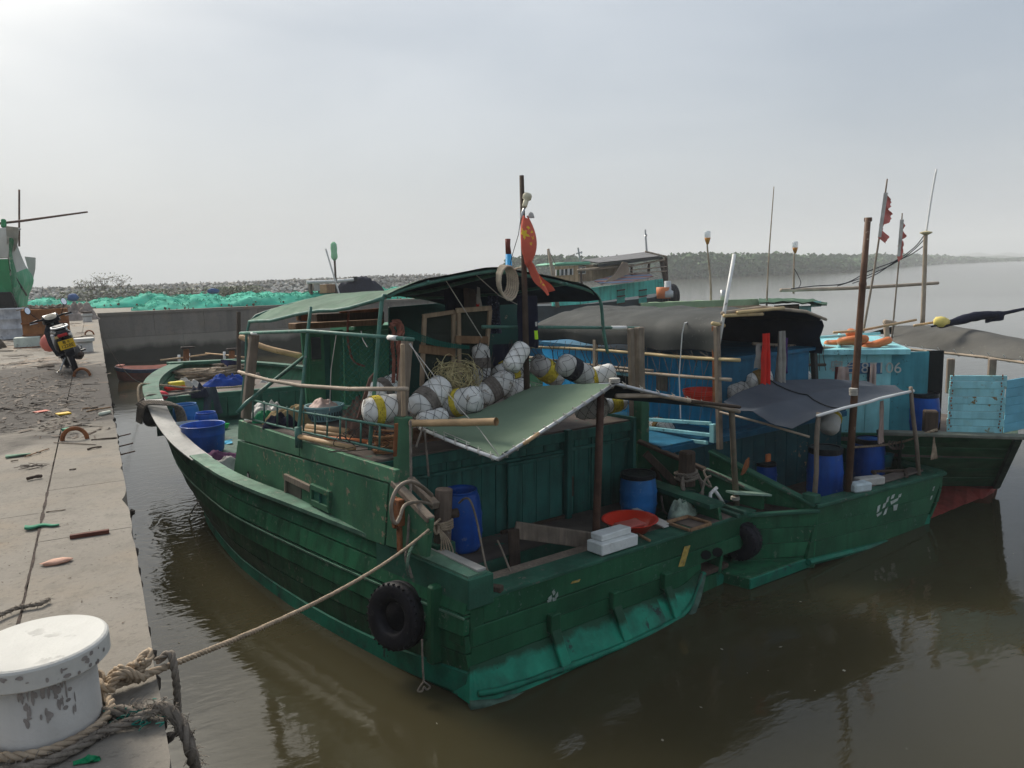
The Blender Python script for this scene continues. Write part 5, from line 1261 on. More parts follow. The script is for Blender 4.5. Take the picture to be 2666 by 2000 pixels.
for k in range(26):
    c = Z(rnd(320, 410), rnd(1850, 1885), .03); pts = [c]
    for q in range(4): pts.append(pts[-1]+V((rnd(-.03, .03), rnd(-.02, .02), rnd(-.012, .015))))
    mb.tube(smooth_path(pts, 3), .0025, 3)
mb.build('green_twine', M_NETG, label='tuft of green twine tangled in the grey rope', cat='twine')
mb = MB(); mb.grid(lambda i, j: Z(190+i*72+j*14*math.sin(i*5), 1992-i*12-20*math.sin(j*3.1)*(1-abs(i-.5)), .006+.015*math.sin(i*7)*math.sin(j*4)), 12, 8, .003)
mb.build('net_scrap', mat('green_net_scrap', (.01, .22, .09), .7, .3, 9), smooth=True, label='bright green net scrap on the quay below the bollard', cat='scrap')
# mooring rings
def ring(c, R, r, rz, label, tilt=0):
    mb = MB(); c = V(c); x = V((math.cos(rz), math.sin(rz), 0)); z = V((-math.sin(rz)*math.sin(tilt), math.cos(rz)*math.sin(tilt), math.cos(tilt)))
    mb.tube([c + x*R*math.cos(a) + z*R*math.sin(a)*1.05 for a in [math.radians(q) for q in range(-12, 196, 8)]], r, 10, jit=.05)
    return mb.build('mooring_ring', M_RUST, smooth=True, label=label, cat='mooring ring', group='iron rings in the quay')
ring(Z(195, 1145, .0), .115, .022, -.15, 'large rusty iron ring set in the quay beside the crack')
ring(Z(214, 980, .0), .13, .025, -.3, 'rusty iron ring in the quay by the scooter wheel')
ring(Z(233, 872, .0), .13, .025, -.3, 'dark iron ring beyond the white bollard by the scooter')
# litter: each larger piece a thing, the leaf mould one mass
def stick(pa, pb, r, label, m_=None, name='stick', flat=1):
    a, b = Z(*pa, r), Z(*pb, r); mid = a.lerp(b, .5)+V((rnd(-.02, .02), rnd(-.02, .02), .004))
    return MB().tube(smooth_path([a, mid, b], 4), [r*.9]+[r]*7+[r*.7], 6, jit=.2).build(name, m_ or M_WOODD, smooth=True, label=label, cat='stick')
MB().bar(Z(182, 1398, .014), Z(284, 1383, .014), .035, .026).build('wood_strip', mat('red_brown_strip', (.13, .045, .03), .7, .35, 6, grain=(4, 40, 40)), bevel=.003, label='red brown wooden strip lying on the quay before the water', cat='wood')
for pa, pb, r, lb in (((228, 1170), (265, 1163), .010, 'orange brown splinter below the large mooring ring'), ((140, 1152), (250, 1158), .006, 'thin twig lying under the large mooring ring'), ((238, 1145), (305, 1140), .008, 'long pale stick running from the mooring ring to the edge'), ((64, 1190), (128, 1168), .006, 'thin dark stick at the left by the cross joint'),
        ((70, 1247), (110, 1240), .014, 'short dark driftwood chip on the left of the crack'), ((213, 1065), (247, 1062), .010, 'dark twig near the yellow scrap'), ((236, 1063), (255, 1061), .014, 'brown wood block near the yellow scrap'), ((120, 1333), (171, 1327), .004, 'straw thin stalk beside the crack'),
        ((28, 1201), (47, 1198), .006, 'tiny twig at the left edge of the slab'), ((95, 1179), (107, 1178), .008, 'small chip beside the crack near the joint'), ((182, 1223), (198, 1221), .006, 'tiny splinter in the middle of the coping'), ((225, 1072), (290, 1060), .009, 'pale split reed at the quay edge'), ((97, 957), (142, 953), .02, 'thick brown stick in the leaf litter left of the scooter')):
    stick(pa, pb, r, lb, random.choice([M_WOODD, M_WOODB, M_WOOD]))
mb = MB()
for k in range(14):
    a = Z(rnd(62, 110), rnd(1208, 1218), .01); mb.tube([a, a+V((rnd(-.06, .06), rnd(-.03, .03), .01)), a+V((rnd(-.12, .12), rnd(-.05, .05), .0))], .003, 4)
mb.build('twig_bundle', M_TWIG, label='small tangle of dry twigs left of the crack', cat='twigs')
mb = MB(); mb.grid(lambda i, j: Z(64+i*90, 1373-i*8+(j-.5)*9*(1-.75*i)+2*math.sin(i*9), .008+.012*math.sin(j*3.1)*(1-i*.6)), 16, 6, .004)
mb.build('rag', mat('green_rag', (.05, .22, .13), .8, .3, 8), smooth=True, label='twisted green rag lying across the crack in the quay', cat='rag')
mb = MB(); mb.grid(lambda i, j: Z(14+i*66, 1189-i*8+(j-.5)*7*(1-.8*i), .006+.01*math.sin(j*3.1)), 12, 5, .004)
mb.build('rag', mat('pale_green_rag', (.16, .26, .18), .8, .3, 8), smooth=True, label='pale green rag at the left edge by a thin stick', cat='rag')
MB().blob(Z(150, 1462, .012), (.085, .045, .014), 2, .3).build('sponge', mat('pinkish_scrap', (.52, .30, .22), .7, .25, 12, bump=.4), smooth=True, label='flat pinkish scrap on the quay near the bollard', cat='scrap')
MB().box(Z(165, 1077, .012), (.15, .13, .02), .3).build('plastic_scrap', mat('yellow_scrap_plastic', (.72, .45, .02), .5), bevel=.003, label='small yellow plastic scrap on the quay', cat='scrap')
MB().box(Z(107, 1071, .006), (.16, .12, .008), .5).build('plastic_scrap', mat('red_scrap_plastic', (.50, .12, .08), .6), label='small red scrap left of the yellow one', cat='scrap')
MB().tube([Z(259, 1079, .02), Z(286, 1073, .02)], .025, 8).build('plastic_scrap', mat('pale_bottle', (.55, .58, .48), .4), smooth=True, label='pale green plastic bottle near the quay edge', cat='bottle')
MB().box(Z(177, 1118, .015), (.10, .09, .03), .4).build('plastic_scrap', mat('green_scrap_plastic', (.03, .22, .13), .6), bevel=.004, label='dark green scrap just beyond the large mooring ring', cat='scrap')
mb = MB()
for k in range(1300):
    px, py = random.gauss(90, 95), rnd(0, 1)**.8*200+940
    if px < -20 or px > 285: continue
    w_ = math.exp(-((py-1010)/75)**2) + .25*(py > 1040)*(px > 120)
    if rnd(0, 1) > w_: continue
    c = Z(px, py, .006); a = rnd(0, 3.14); l = rnd(.012, .05) if rnd(0, 1) < .86 else rnd(.08, .2); d = V((math.cos(a), math.sin(a), rnd(-.1, .15))); s_ = V((-d.y, d.x, rnd(-.3, .3)))
    w2 = l*rnd(.12, .45) if l < .1 else .01; mb.add([c-d*l-s_*w2, c+d*l-s_*w2, c+d*l+s_*w2+V((0, 0, .01)), c-d*l+s_*w2], [(0, 1, 2, 3)])
for k in range(500):
    py = 1100+rnd(0, 1)**1.6*560; px = rnd(0, 270+.12*(py-1100))
    if noise.noise(V((px*.02, py*.008, 0))) < .02: continue
    c = Z(px, py, .003); s_ = rnd(.003, .012); mb.add([c+V((rnd(-s_, s_), rnd(-s_, s_), rnd(0, .006))) for q in range(4)], [(0, 1, 2), (0, 2, 3), (1, 2, 3)])
mb.build('leaf_litter', leafmat('dead_leaves', (.018, .013, .011), (.17, .125, .09)), kind='stuff')
mb = MB()
for k in range(900):
    px, py = rnd(0, 230), 842+rnd(0, 1)**1.5*110
    c = Z(px, py, .008); a = rnd(0, 3.14); l = rnd(.05, .3); d = V((math.cos(a), math.sin(a)*.6, rnd(-.05, .1))); s_ = V((-d.y, d.x, .2))*rnd(.05, .2)*l
    if noise.noise(V((px*.03, py*.06, 2))) > .05: mb.add([c-d*l-s_, c+d*l-s_, c+d*l+s_, c-d*l+s_], [(0, 1, 2, 3)])
mb.build('driftwood_litter', leafmat('driftwood_bits', (.06, .045, .035), (.30, .23, .17)), kind='stuff')
mb = MB(); L_ = []; R_ = []
for k in range(90):
    y = 3.35+k*.055; w = (.004+.016*abs(noise.noise(V((y*3, 1, 0)))))*(1 if y < 6.9 else .5); x = XE-CW+.012*noise.noise(V((y*2.2, 4, 0)))+.006*noise.noise(V((y*9, 7, 0))); L_.append((x-w, y, ZQ+.003)); R_.append((x+w, y, ZQ+.003))
mb.add(L_+R_, [(i, 90+i, 91+i, i+1) for i in range(89)]); mb.build('crack_dirt', mat('crack_dirt', (.05, .036, .03), .95, .5, 20, bump=.6), kind='stuff')
# driftwood and weed hanging on the edge of the wall
mb = MB()
for k in range(46):
    y = rnd(2.4, 16); c = V((XE+rnd(-.01, .015), y, ZQ-rnd(.02, .5))); mb.blob(c, (rnd(.01, .03), rnd(.02, .06), rnd(.02, .05)), 1, .4)
mb.build('barnacles', mat('edge_growth', (.05, .042, .036), .9, .5, 9, bump=.6), kind='stuff')
for k, (py, pyb) in enumerate(((1140, 1150), (1166, 1172), (1188, 1190))):
    a = V((XE-.02, G.z(330, py, 2.7).y, 2.72)); MB().tube([a, a+V((.17, .02, .02))], .008, 6).build('rebar', M_RUSTP, smooth=True, label=['bent steel bar sticking out of the quay wall, farthest', 'middle steel bar sticking out of the quay wall', 'nearest steel bar sticking out of the quay wall'][k], cat='steel bar', group='bars sticking out of the quay wall')
# drums and boxes by the slip
def drum(c, r, h, label, m_):
    root = thing('metal_drum', label, 'drum', c); c = V(c)
    MB().lathe(c, [(r, 0), (r+.01, .02), (r, .04), (r, h*.33), (r+.018, h*.35), (r, h*.37), (r, h*.64), (r+.018, h*.66), (r, h*.68), (r, h-.04), (r+.01, h-.02), (r, h), (r-.03, h), (r-.03, h-.02), (0, h-.02)], 28).build('drum_body', m_, root, smooth=True)
    return root
M_DRUM = mat('silver_drum_paint', (.40, .42, .45), .5, .35, 4, .3, (.12, .13, .16), 6, .3, None, .3)
drum(Z(40, 882, 0), .44, .95, 'silver metal drum with faded stripes under the left boat', M_DRUM)
rt = thing('rusty_tank', 'big rusty square tank with junk on top behind the scooter', 'tank', Z(120, 900, 0))
y = Z(120, 902, 0).y
a, b = Z(64, 903, 0), Z(184, 896, 0); b.y = a.y+.05
mb = MB(); mb.hexa([a, b, b+V((0, 1.0, 0)), a+V((0, 1.0, 0)), a+V((0, 0, .98)), b+V((0, 0, .98)), b+V((0, 1, .98)), a+V((0, 1, .98))]); mb.build('tank_body', mat('orange_rust', (.23, .095, .035), .85, .5, 2.5, .3, (.10, .045, .05), 3, .3, None, .5, 50), rt, bevel=.01)
for z in (.30, .62): MB().bar(a+V((-.02, -.02, z)), b+V((.02, -.02, z)), .05, .045).build('tank_rib', M_RUST, rt)
mb = MB()
for k in range(26): c = a.lerp(b, rnd(.1, .95))+V((0, rnd(.1, .9), 1.02)); d = V((rnd(-.25, .25), rnd(-.2, .2), rnd(0, .08))); mb.tube([c-d, c+d], rnd(.012, .03), 5)
mb.build('driftwood_pile', M_WOOD, label='driftwood sticks piled on top of the rusty tank', cat='sticks', kind=None)
bx = thing('foam_box', 'white box with flaking paint beside the scooter', 'box', Z(70, 908, 0))
a, b = Z(37, 908, 0), Z(104, 905, 0); b.y = a.y
mb = MB(); mb.hexa([a, b, b+V((0, .5, 0)), a+V((0, .5, 0)), a+V((0, 0, .27)), b+V((0, 0, .27)), b+V((0, .5, .27)), a+V((0, .5, .27))]); mb.build('box_body', mat('flaking_white_box', (.48, .52, .46), .7, .25, 4, .40, (.12, .11, .09), 8, .2), bx, bevel=.012)
MB().bar(a+V((-.01, -.01, .012)), b+V((.01, -.01, .012)), .03, .03).build('box_base', M_RUST, bx)
mb = MB(); heap(mb, Z(200, 833, 0), .9, .8, .62, 4, rough=.7); mb.build('rag_heap', mat('rag_heap_cloth', (.24, .20, .175), .95, .6, 2.2, .3, (.42, .37, .32), 5, bump=.8), smooth=True, label='heap of grey rags and nets between tank and far bollard', cat='heap')
mb = MB(); heap(mb, Z(8, 905, 0)+V((-.8, 0, 0)), .9, .7, .55, 7); mb.build('rag_heap', mat('dark_heap_cloth', (.06, .05, .04), .95, .6, 3, .3, (.2, .17, .12), 6, bump=.8), smooth=True, label='dark heap of junk at the left edge below the drum', cat='heap')
# scooter, leaning on its stand, seen from behind
SC_ = Frame(0, 0, 12, 0); sl_ = G.z(203, 972, ZQ)
SF = Frame(sl_.x, sl_.y, 7, -14); SF.M = SF.M @ Matrix.Scale(.98, 4); SF.M.translation = sl_; SF.I = SF.M.inverted()
sc = thing('scooter', 'black motor scooter with yellow plate leaning on its stand on the quay', 'scooter', M=SF.M)
M_SCB = mat('scooter_black', (.012, .013, .018), .3, .3, 3, 0, bump=.05); M_SCG = mat('scooter_grey', (.30, .31, .33), .4, .2, 4, 0, bump=.05)
def wheel(c, R, w):
    t = MB(SF).lathe(c, [(R-w, -w*.75), (R-w*.4, -w*.85), (R, -w*.35), (R, w*.35), (R-w*.4, w*.85), (R-w, w*.75), (R-w, -w*.75)], 30, (1, 0, 0)).build('tyre', M_RUB, sc, smooth=True)
    MB(SF).lathe(c, [(.05, -.05), (R-w+.01, -.03), (R-w+.01, .03), (.05, .05)], 20, (1, 0, 0)).build('wheel_rim', M_METAL, sc)
wheel((0, .25, .25), .25, .055); wheel((-.02, 1.47, .25), .25, .05)
tail = [[(-.09, -.12, .74), (.09, -.12, .74), (.10, -.10, .84), (-.10, -.10, .84)], [(-.13, .2, .62), (.13, .2, .62), (.14, .2, .86), (-.14, .2, .86)], [(-.14, .55, .48), (.14, .55, .48), (.14, .55, .84), (-.14, .55, .84)], [(-.12, .8, .36), (.12, .8, .36), (.10, .78, .66), (-.10, .78, .66)]]
mb = MB(SF); loft(mb, tail); mb.build('tail_body', M_SCB, sc, bevel=.02)
seat = [[(-.10, -.08, .85), (.10, -.08, .85), (.07, -.04, .92), (-.07, -.04, .92)], [(-.14, .2, .86), (.14, .2, .86), (.11, .2, .94), (-.11, .2, .94)], [(-.13, .5, .84), (.13, .5, .84), (.10, .5, .92), (-.10, .5, .92)], [(-.09, .8, .68), (.09, .8, .68), (.06, .78, .8), (-.06, .78, .8)]]
mb = MB(SF); loft(mb, seat); mb.build('seat', M_BLACKP, sc, bevel=.02)
MB(SF).tube(smooth_path([(-.12, .15, .92), (-.13, -.10, .91), (-.08, -.20, .90), (.08, -.20, .90), (.13, -.10, .91), (.12, .15, .92)], 4), .018, 8).build('grab_rail', M_METAL, sc, smooth=True)
for s_ in (-1, 1):
    mb = MB(SF); loft(mb, [[(s_*.12, -.06, .70), (s_*.15, -.06, .72), (s_*.15, -.06, .80), (s_*.12, -.06, .80)], [(s_*.14, .35, .56), (s_*.175, .35, .58), (s_*.17, .35, .78), (s_*.14, .35, .80)], [(s_*.13, .75, .42), (s_*.15, .75, .43), (s_*.14, .75, .6), (s_*.12, .75, .62)]]); mb.build('side_panel', M_SCG, sc, bevel=.015)
MB(SF).box((-.01, -.135, .76), (.17, .04, .055)).build('tail_light', mat('tail_lamp_red', (.45, .02, .02), .25, .1), sc, bevel=.01)
MB(SF).box((-.115, -.12, .74), (.06, .05, .05)).build('indicator', mat('indicator_amber', (.55, .38, .15), .3), sc, bevel=.01)
MB(SF).box((.115, -.12, .74), (.06, .05, .05)).build('indicator', mat('indicator_clear', (.55, .52, .48), .3), sc, bevel=.01)
M_NP = mat('plate_yellow', (.70, .42, .02), .5, .12, 5, 0, bump=.05)
pl = MB(SF).box((.0, -.17, .585), (.26, .012, .165)).build('number_plate', M_NP, sc, bevel=.003)
mb = MB(SF); put_text(mb, '粤 K', .068, (.0, -.179, .625), (1, 0, 0), (0, 0, 1)); put_text(mb, '1228E', .085, (.0, -.179, .553), (1, 0, 0), (0, 0, 1)); mb.build('lettering', M_BLACK, pl)
mb = MB(SF); loft(mb, [[(-.08, -.14, .45), (.08, -.14, .45), (.08, -.12, .66), (-.08, -.12, .66)], [(-.07, -.11, .34), (.07, -.11, .34), (.08, 0, .58), (-.08, 0, .58)]]); mb.build('mudguard', M_SCB, sc, bevel=.01)
mb = MB(SF); mb.tube([(0, .25, .25), (.10, .45, .42), (.12, .7, .38)], .05, 8); mb.lathe((.14, .62, .34), [(.02, -.08), (.13, -.08), (.14, 0), (.12, .08), (.02, .1)], 16, (1, 0, 0)); mb.build('engine', mat('engine_grey', (.10, .09, .085), .5, .4, 6, .2, (.2, .17, .15), 9), sc, smooth=True)
MB(SF).tube([(.14, .75, .20), (.17, .45, .22), (.17, .1, .30), (.17, -.05, .33)], [.03, .04, .055, .05], 12).build('exhaust', mat('exhaust_steel', (.12, .085, .07), .5, .4, 6, metal=.5), sc, smooth=True)
MB(SF).tube([(.10, .78, .30), (.34, .80, .31)], .02, 8).build('foot_peg', M_BLACKP, sc); MB(SF).tube([(.14, .6, .36), (.26, .5, .38), (.26, .42, .45)], .014, 8).build('kick_lever', M_METAL, sc)
MB(SF).tube([(-.06, .6, .28), (-.22, .5, .10), (-.30, .45, .07)], .014, 8).build('side_stand', M_METAL, sc)
mb = MB(SF); loft(mb, [[(-.16, 1.02, .30), (.16, 1.02, .30), (.16, 1.08, .30), (-.16, 1.08, .30)], [(-.21, 1.10, .55), (.21, 1.10, .55), (.20, 1.16, .55), (-.20, 1.16, .55)], [(-.20, 1.16, .80), (.20, 1.16, .80), (.19, 1.23, .80), (-.19, 1.23, .80)], [(-.10, 1.22, .95), (.10, 1.22, .95), (.10, 1.30, .95), (-.10, 1.30, .95)]]); mb.build('leg_shield', M_SCB, sc, bevel=.02)
MB(SF).box((0, .92, .30), (.26, .5, .05)).build('foot_board', M_SCB, sc, bevel=.015)
MB(SF).tube([(-.02, 1.47, .25), (-.01, 1.36, .62), (0, 1.20, 1.0)], .035, 10).build('fork', M_METAL, sc)
hb = [(0, 1.10, 1.02)]
mb = MB(SF); loft(mb, [[(-.14, 1.04, .98), (.14, 1.04, .98), (.13, 1.06, 1.08), (-.13, 1.06, 1.08)], [(-.17, 1.18, .94), (.17, 1.18, .94), (.15, 1.16, 1.12), (-.15, 1.16, 1.12)], [(-.12, 1.34, .92), (.12, 1.34, .92), (.08, 1.26, 1.10), (-.08, 1.26, 1.10)]]); mb.build('handlebar_cowl', M_SCB, sc, bevel=.025)
MB(SF).lathe((0, 1.06, 1.06), [(0, .0), (.09, .0), (.095, .012), (0, .02)], 20, (0, -.5, .85), sx=1.2).build('dial', mat('dial_glass', (.10, .10, .085), .6, .1, 4, bump=0), sc)
for s_ in (-1, 1):
    MB(SF).tube([(s_*.12, 1.12, 1.04), (s_*.24, 1.05, 1.06), (s_*.37, .98, 1.05)], .018, 8).build('handlebar', M_BLACKP, sc, smooth=True)
    MB(SF).tube([(s_*.24, .98, 1.02), (s_*.38, .93, 1.03)], .008, 6).build('brake_lever', M_METAL, sc)
    MB(SF).tube(smooth_path([(s_*.20, 1.07, 1.07), (s_*.26, 1.06, 1.16), (s_*.30, 1.04, 1.24)], 4), .007, 6).build('mirror_stem', M_BLACKP, sc)
    c = V((s_*.32, 1.03, 1.29)); r = MB(SF).lathe(c, [(0, -.02), (.065, -.012), (.07, 0), (.06, .002)], 18, (s_*.1, -1, .35), sx=.75, sy=1.15).build('mirror', M_BLACKP, sc)
    MB(SF).lathe(c+V((0, -.004, .001)), [(.058, 0), (0, .001)], 18, (s_*.1, -1, .35), sx=.75, sy=1.15).build('mirror_glass', mat('mirror_glass', (.75, .78, .80), .03, 0, 3, 0, bump=0, metal=1), r)
MB().blob(G.z(128, 955, ZQ)+V((0, .9, .42)), (.17, .17, .20), 2, .06).build('round_float', mat('pinkish_float', (.62, .17, .13), .4, .15, 3), smooth=True, label='red round float hanging behind the scooter', cat='float')
# nets heaped on the apron behind the wall
def netmat(name, a, b_):
    M = mat(name, a, .85, .30, .9, .35, b_, 6, 0, None, .6, 10)
    return M
M_NETH = netmat('heaped_net', (.045, .40, .28), (.11, .50, .37))
def netheap(pts, w, h, seed, label, n=110):
    root = thing('fishing_net', label, 'net', pts[0], 'green net heaps on the apron')
    P = smooth_path(pts, 10); mb = MB()
    def fn(i, j):
        p = arc(P, i); d = (arc(P, min(1, i+.01))-arc(P, max(0, i-.01))).normalized(); s_ = V((-d.y, d.x, 0))
        e = min(1, i*14+.12, (1-i)*14+.1)
        k = (j-.5)*2; pr = max(0, 1-abs(k)**1.9)
        q = p + s_*k*w*e*(1+.25*noise.noise(V((p.x*.5, p.y*.5, seed))))
        hh = h*e*pr**.8*(.72+.6*noise.noise(V((q.x*.45, q.y*.45, seed)))+.30*noise.noise(V((q.x*1.4, q.y*1.4, seed+2)))+.10*noise.noise(V((q.x*3.6, q.y*3.6, seed+5))))
        return q + V((0, 0, max(-.02, hh)))
    mb.grid(fn, n, 22); mb.build('net_mass', M_NETH, root, smooth=True)
    mb = MB()
    for k in range(60):
        i = rnd(0.01, .99); p = V(fn(i, rnd(.0, .07))); mb.blob(p+V((0, -.05, .02)), rnd(.04, .09), 1, .3)
    mb.build('net_floats', mat('net_line_floats', (.12, .085, .055), .9, .6, 2, .3, (.5, .45, .36), 3), root, kind='stuff')
    mb = MB()
    for k in range(500):
        i = rnd(0, 1); p = V(fn(i, rnd(.1, .9))); d = V((rnd(-1, 1), rnd(-1, 1), rnd(0, .6)))*.35; mb.tube([p-d*.5, p+V((0, 0, .10)), p+d*.5], .022, 3, cap=False)
    mb.build('net_folds', M_NETH, root, kind='stuff')
gz = lambda px, py: G.z(px, py, 2.9)
netheap([(1.9, 51.4, 2.9), (5, 51.3, 2.9), (9, 51.2, 2.9), (14, 51.0, 2.9), (19, 51.6, 2.9), (26, 51.3, 2.9)], 1.5, .80, 1, 'long green fishing net heap along the top of the basin wall', 150)
netheap([(-5.0, 66, 2.9), (-2, 63, 2.9), (3, 60, 2.9), (9, 58.0, 2.9), (16, 57, 2.9), (24, 57, 2.9)], 1.5, .85, 9, 'green net heap tapering left on the apron farther from the wall', 130)
MB().blob((G.y(190, 775, 57.5)), (.34, .3, .27), 2, .2).build('bag', mat('blue_bag', (.04, .09, .22), .7, .3, 3), smooth=True, label='dark blue bundle lying behind the left end of the net', cat='bag')
MB().blob((G.y(555, 758, 56.0)), (.42, .3, .2), 2, .25).build('bag', mat('blue_bag', (.04, .09, .22)), smooth=True, label='blue bundle on top of the farther net heap', cat='bag')
# bow of a boat drawn up on the slip at the left
lb = thing('boat_on_slip', 'large boat bow in white and green standing on the slip at the left', 'boat', G.y(30, 810, 46.0))
LM = mat('slip_boat_white', (.46, .47, .44), .6, .2, .6, .15, (.3, .3, .27), 2, .3, (.38, .40, .36), .2, 10); LG = mat('slip_boat_green', (.06, .30, .16), .6, .35, .5, .4, (.36, .45, .36), 1.2, .5, (.25, .40, .30), .2, 10); LD = mat('slip_boat_deep_green', (.012, .20, .075), .55, .3, .6, .1, (.03, .25, .12), 2)
def lquad(name, pts, m_, th=.35):
    mb = MB(); p = [G.y(px, py, y) for px, py, y in pts]; mb.prism(p, (0, th, 0)); return mb.build(name, m_, lb, bevel=.04)
stemL = [(33, 592, 44), (30, 632, 44.3), (22, 675, 44.8), (27, 725, 45), (36, 770, 45.4), (50, 806, 46)]
outR = [(35, 592, 44.4), (46, 640, 45.5), (66, 690, 46.6), (88, 728, 47.2), (75, 770, 47.2), (70, 806, 47)]
sL = smooth_path([G.y(*p) for p in stemL], 6); sR = smooth_path([G.y(*p) for p in outR], 6)
mb = MB(); mb.grid(lambda i, j: arc(sL, i*.56).lerp(arc(sR, i*.56), j)+V((0, -.5*math.sin(math.pi*j), 0)), 14, 8, .25); mb.build('bow_flare', LM, lb, smooth=True)
mb = MB(); mb.grid(lambda i, j: arc(sL, .56+i*.44).lerp(arc(sR, .56+i*.44), j)+V((0, -.5*math.sin(math.pi*j), 0)), 12, 8, .25); mb.build('bow_flare', LG, lb, smooth=True)
mb = MB(); sR2 = [G.y(px, py, 48.0) for px, py in ((64, 668), (74, 704), (85, 728), (91, 700), (92, 671))]; mb.prism(sR2, (0, .4, 0)); mb.build('bulwark', LM, lb)
mb = MB(); mb.grid(lambda i, j: arc(sL, .18+i*.62).lerp(arc(sR, .08+i*.55), .12+.38*j)+V((0, -.62*math.sin(math.pi*(.12+.38*j))-.02, 0)), 12, 5, .1); mb.build('bow_stripe', LG, lb, smooth=True)
lquad('bow_side', [(-60, 590, 46), (32, 594, 44.05), (22, 672, 44.6), (-60, 675, 46)], LM); lquad('bow_side', [(-60, 676, 46), (22, 674, 44.7), (33, 762, 45.2), (30, 770, 45.4), (-60, 770, 46)], LD)
lquad('hull_bottom', [(-60, 762, 45.6), (28, 760, 45.0), (42, 790, 45.4), (46, 812, 46), (-60, 815, 46)], M_BLACKP, 2.0)
lquad('bow_post', [(2, 570, 44.6), (14, 570, 44.6), (16, 592, 44.6), (2, 592, 44.6)], LD, .4)
mb = MB(); mb.tube([G.y(50, 494, 46), G.y(50, 642, 46)], .045, 8); mb.build('mast', M_RUSTP, lb, smooth=True)
MB().tube([G.y(-20, 584, 45.2), G.y(60, 575, 44.8), G.y(228, 552, 43.8)], [.06, .06, .04], 8).build('boom', M_RUSTP, lb, smooth=True)
MB().tube([G.y(25, 594, 44.6), G.y(52, 597, 45)], .06, 8).build('spar', M_METAL, lb, smooth=True)
mb = MB(); mb.tube([arc(sL, .5).lerp(arc(sR, .5), .1)+V((0, -.25, 0)), arc(sL, .75).lerp(arc(sR, .72), .45)+V((0, -.6, 0)), arc(sL, .85).lerp(arc(sR, .85), .85)+V((0, -.4, 0))], .05, 6); mb.build('rope', M_BLACKP, lb)
# ================================================================ gear on the big green boat
# starboard quarter: sloping bulwark, bitt
sa, sb = B1.y(1658, 1152, 1.8), B1.y(1985, 1292, .12)
mb = MB(B1); mb.hexa([sa+V((0, 0, -.55)), sb+V((0, 0, -.22)), sb+V((.07, 0, -.22)), sa+V((.07, 0, -.55)), sa, sb, sb+V((.07, 0, 0)), sa+V((.07, 0, 0))]); mb.build('bulwark', M_TRAN, boat, bevel=.01)
MB(B1).bar(sa+V((.03, 0, .02)), sa.lerp(sb, .55)+V((.03, 0, .02)), .16, .05).build('bulwark_cap', M_WOODD, boat, bevel=.01)
MB(B1).bar(sa.lerp(sb, .55)+V((.03, 0, .02)), sb+V((.03, 0, .02)), .16, .05).build('bulwark_cap', M_RAIL, boat, bevel=.01)
MB(B1).bar(B1.y(1900, 1282, .2), B1.y(1999, 1287, .08), .16, .03).build('corner_sheet', mat('pale_green_sheet', (.25, .36, .29), .6, .3, 5, .3, (.1, .16, .12), 10), boat)
mb = MB(B1); c = B1.y(1790, 1300, .8); c.z = .6; mb.lathe(c, [(.13, 0), (.12, .62), (.13, .64)], 8); mb.build('mooring_bitt', M_DECKG, boat, bevel=.01)
c2 = B1.y(1789, 1192, c.y); MB(B1).lathe(V((c2.x, c2.y, c2.z-.12)), [(.135, -.30), (.125, .19), (.11, .22), (0, .225)], 10).build('bitt_head', M_WOODD, boat)
# port mooring post
p0 = B1.y(1150, 1432, .88); p1 = B1.y(1156, 1272, .88)
MB(B1).tube([p0-V((0, 0, .2)), p0.lerp(p1, .5), p1], [.105, .098, .10], 12, jit=.03).build('mooring_post', mat('grey_brown_post', (.16, .12, .095), .85, .35, 3, .1, (.3, .28, .25), 16, grain=(24, 24, 2)), boat, bevel=.012)
MB(B1).tube([B1.y(1165, 1340, .9), B1.y(1192, 1335, .8)], .055, 8).build('post_peg', M_WOODD, boat, smooth=True)
MB(B1).box((p0.x, p0.y+.05, 1.2), (.26, .30, .35)).build('post_step', M_RAILD, boat, bevel=.01)
def lashing(c, r, turns, rr, lb_, axis=(0, 0, 1), m_=None, ends=True):
    pts = []; c = V(c)
    for k in range(turns*12+1):
        a = k/12*2*math.pi; pts.append(c+V((r*math.cos(a), r*math.sin(a), (k/12-turns/2)*rr*1.7+.008*math.sin(k))))
    mb = MB(); laid(mb, pts, rr)
    return mb
pw = B1.w(*p0.lerp(p1, .42)); 
mb = lashing(pw, .115, 4, .015, '')
for k in range(4): laid(mb, smooth_path([pw+V((-.12, -.05, .03*k-.04)), pw+V((-.17, -.10, .02+.02*k)), pw+V((-.14, -.13, -.05)), pw+V((-.10, -.12, -.03+.02*k))], 4), .014)
for k in range(5): laid(mb, smooth_path([pw+V((-.10, -.11, .0)), pw+V((-.09+.02*k, -.15, -.12)), pw+V((-.10+.035*k, -.16, -.26)), pw+V((-.11+.04*k, -.15, -.35))], 4), .010)
mb.build('post_lashing', M_ROPE, smooth=True, label='tan rope lashed round the wooden post with frayed ends hanging', cat='rope')
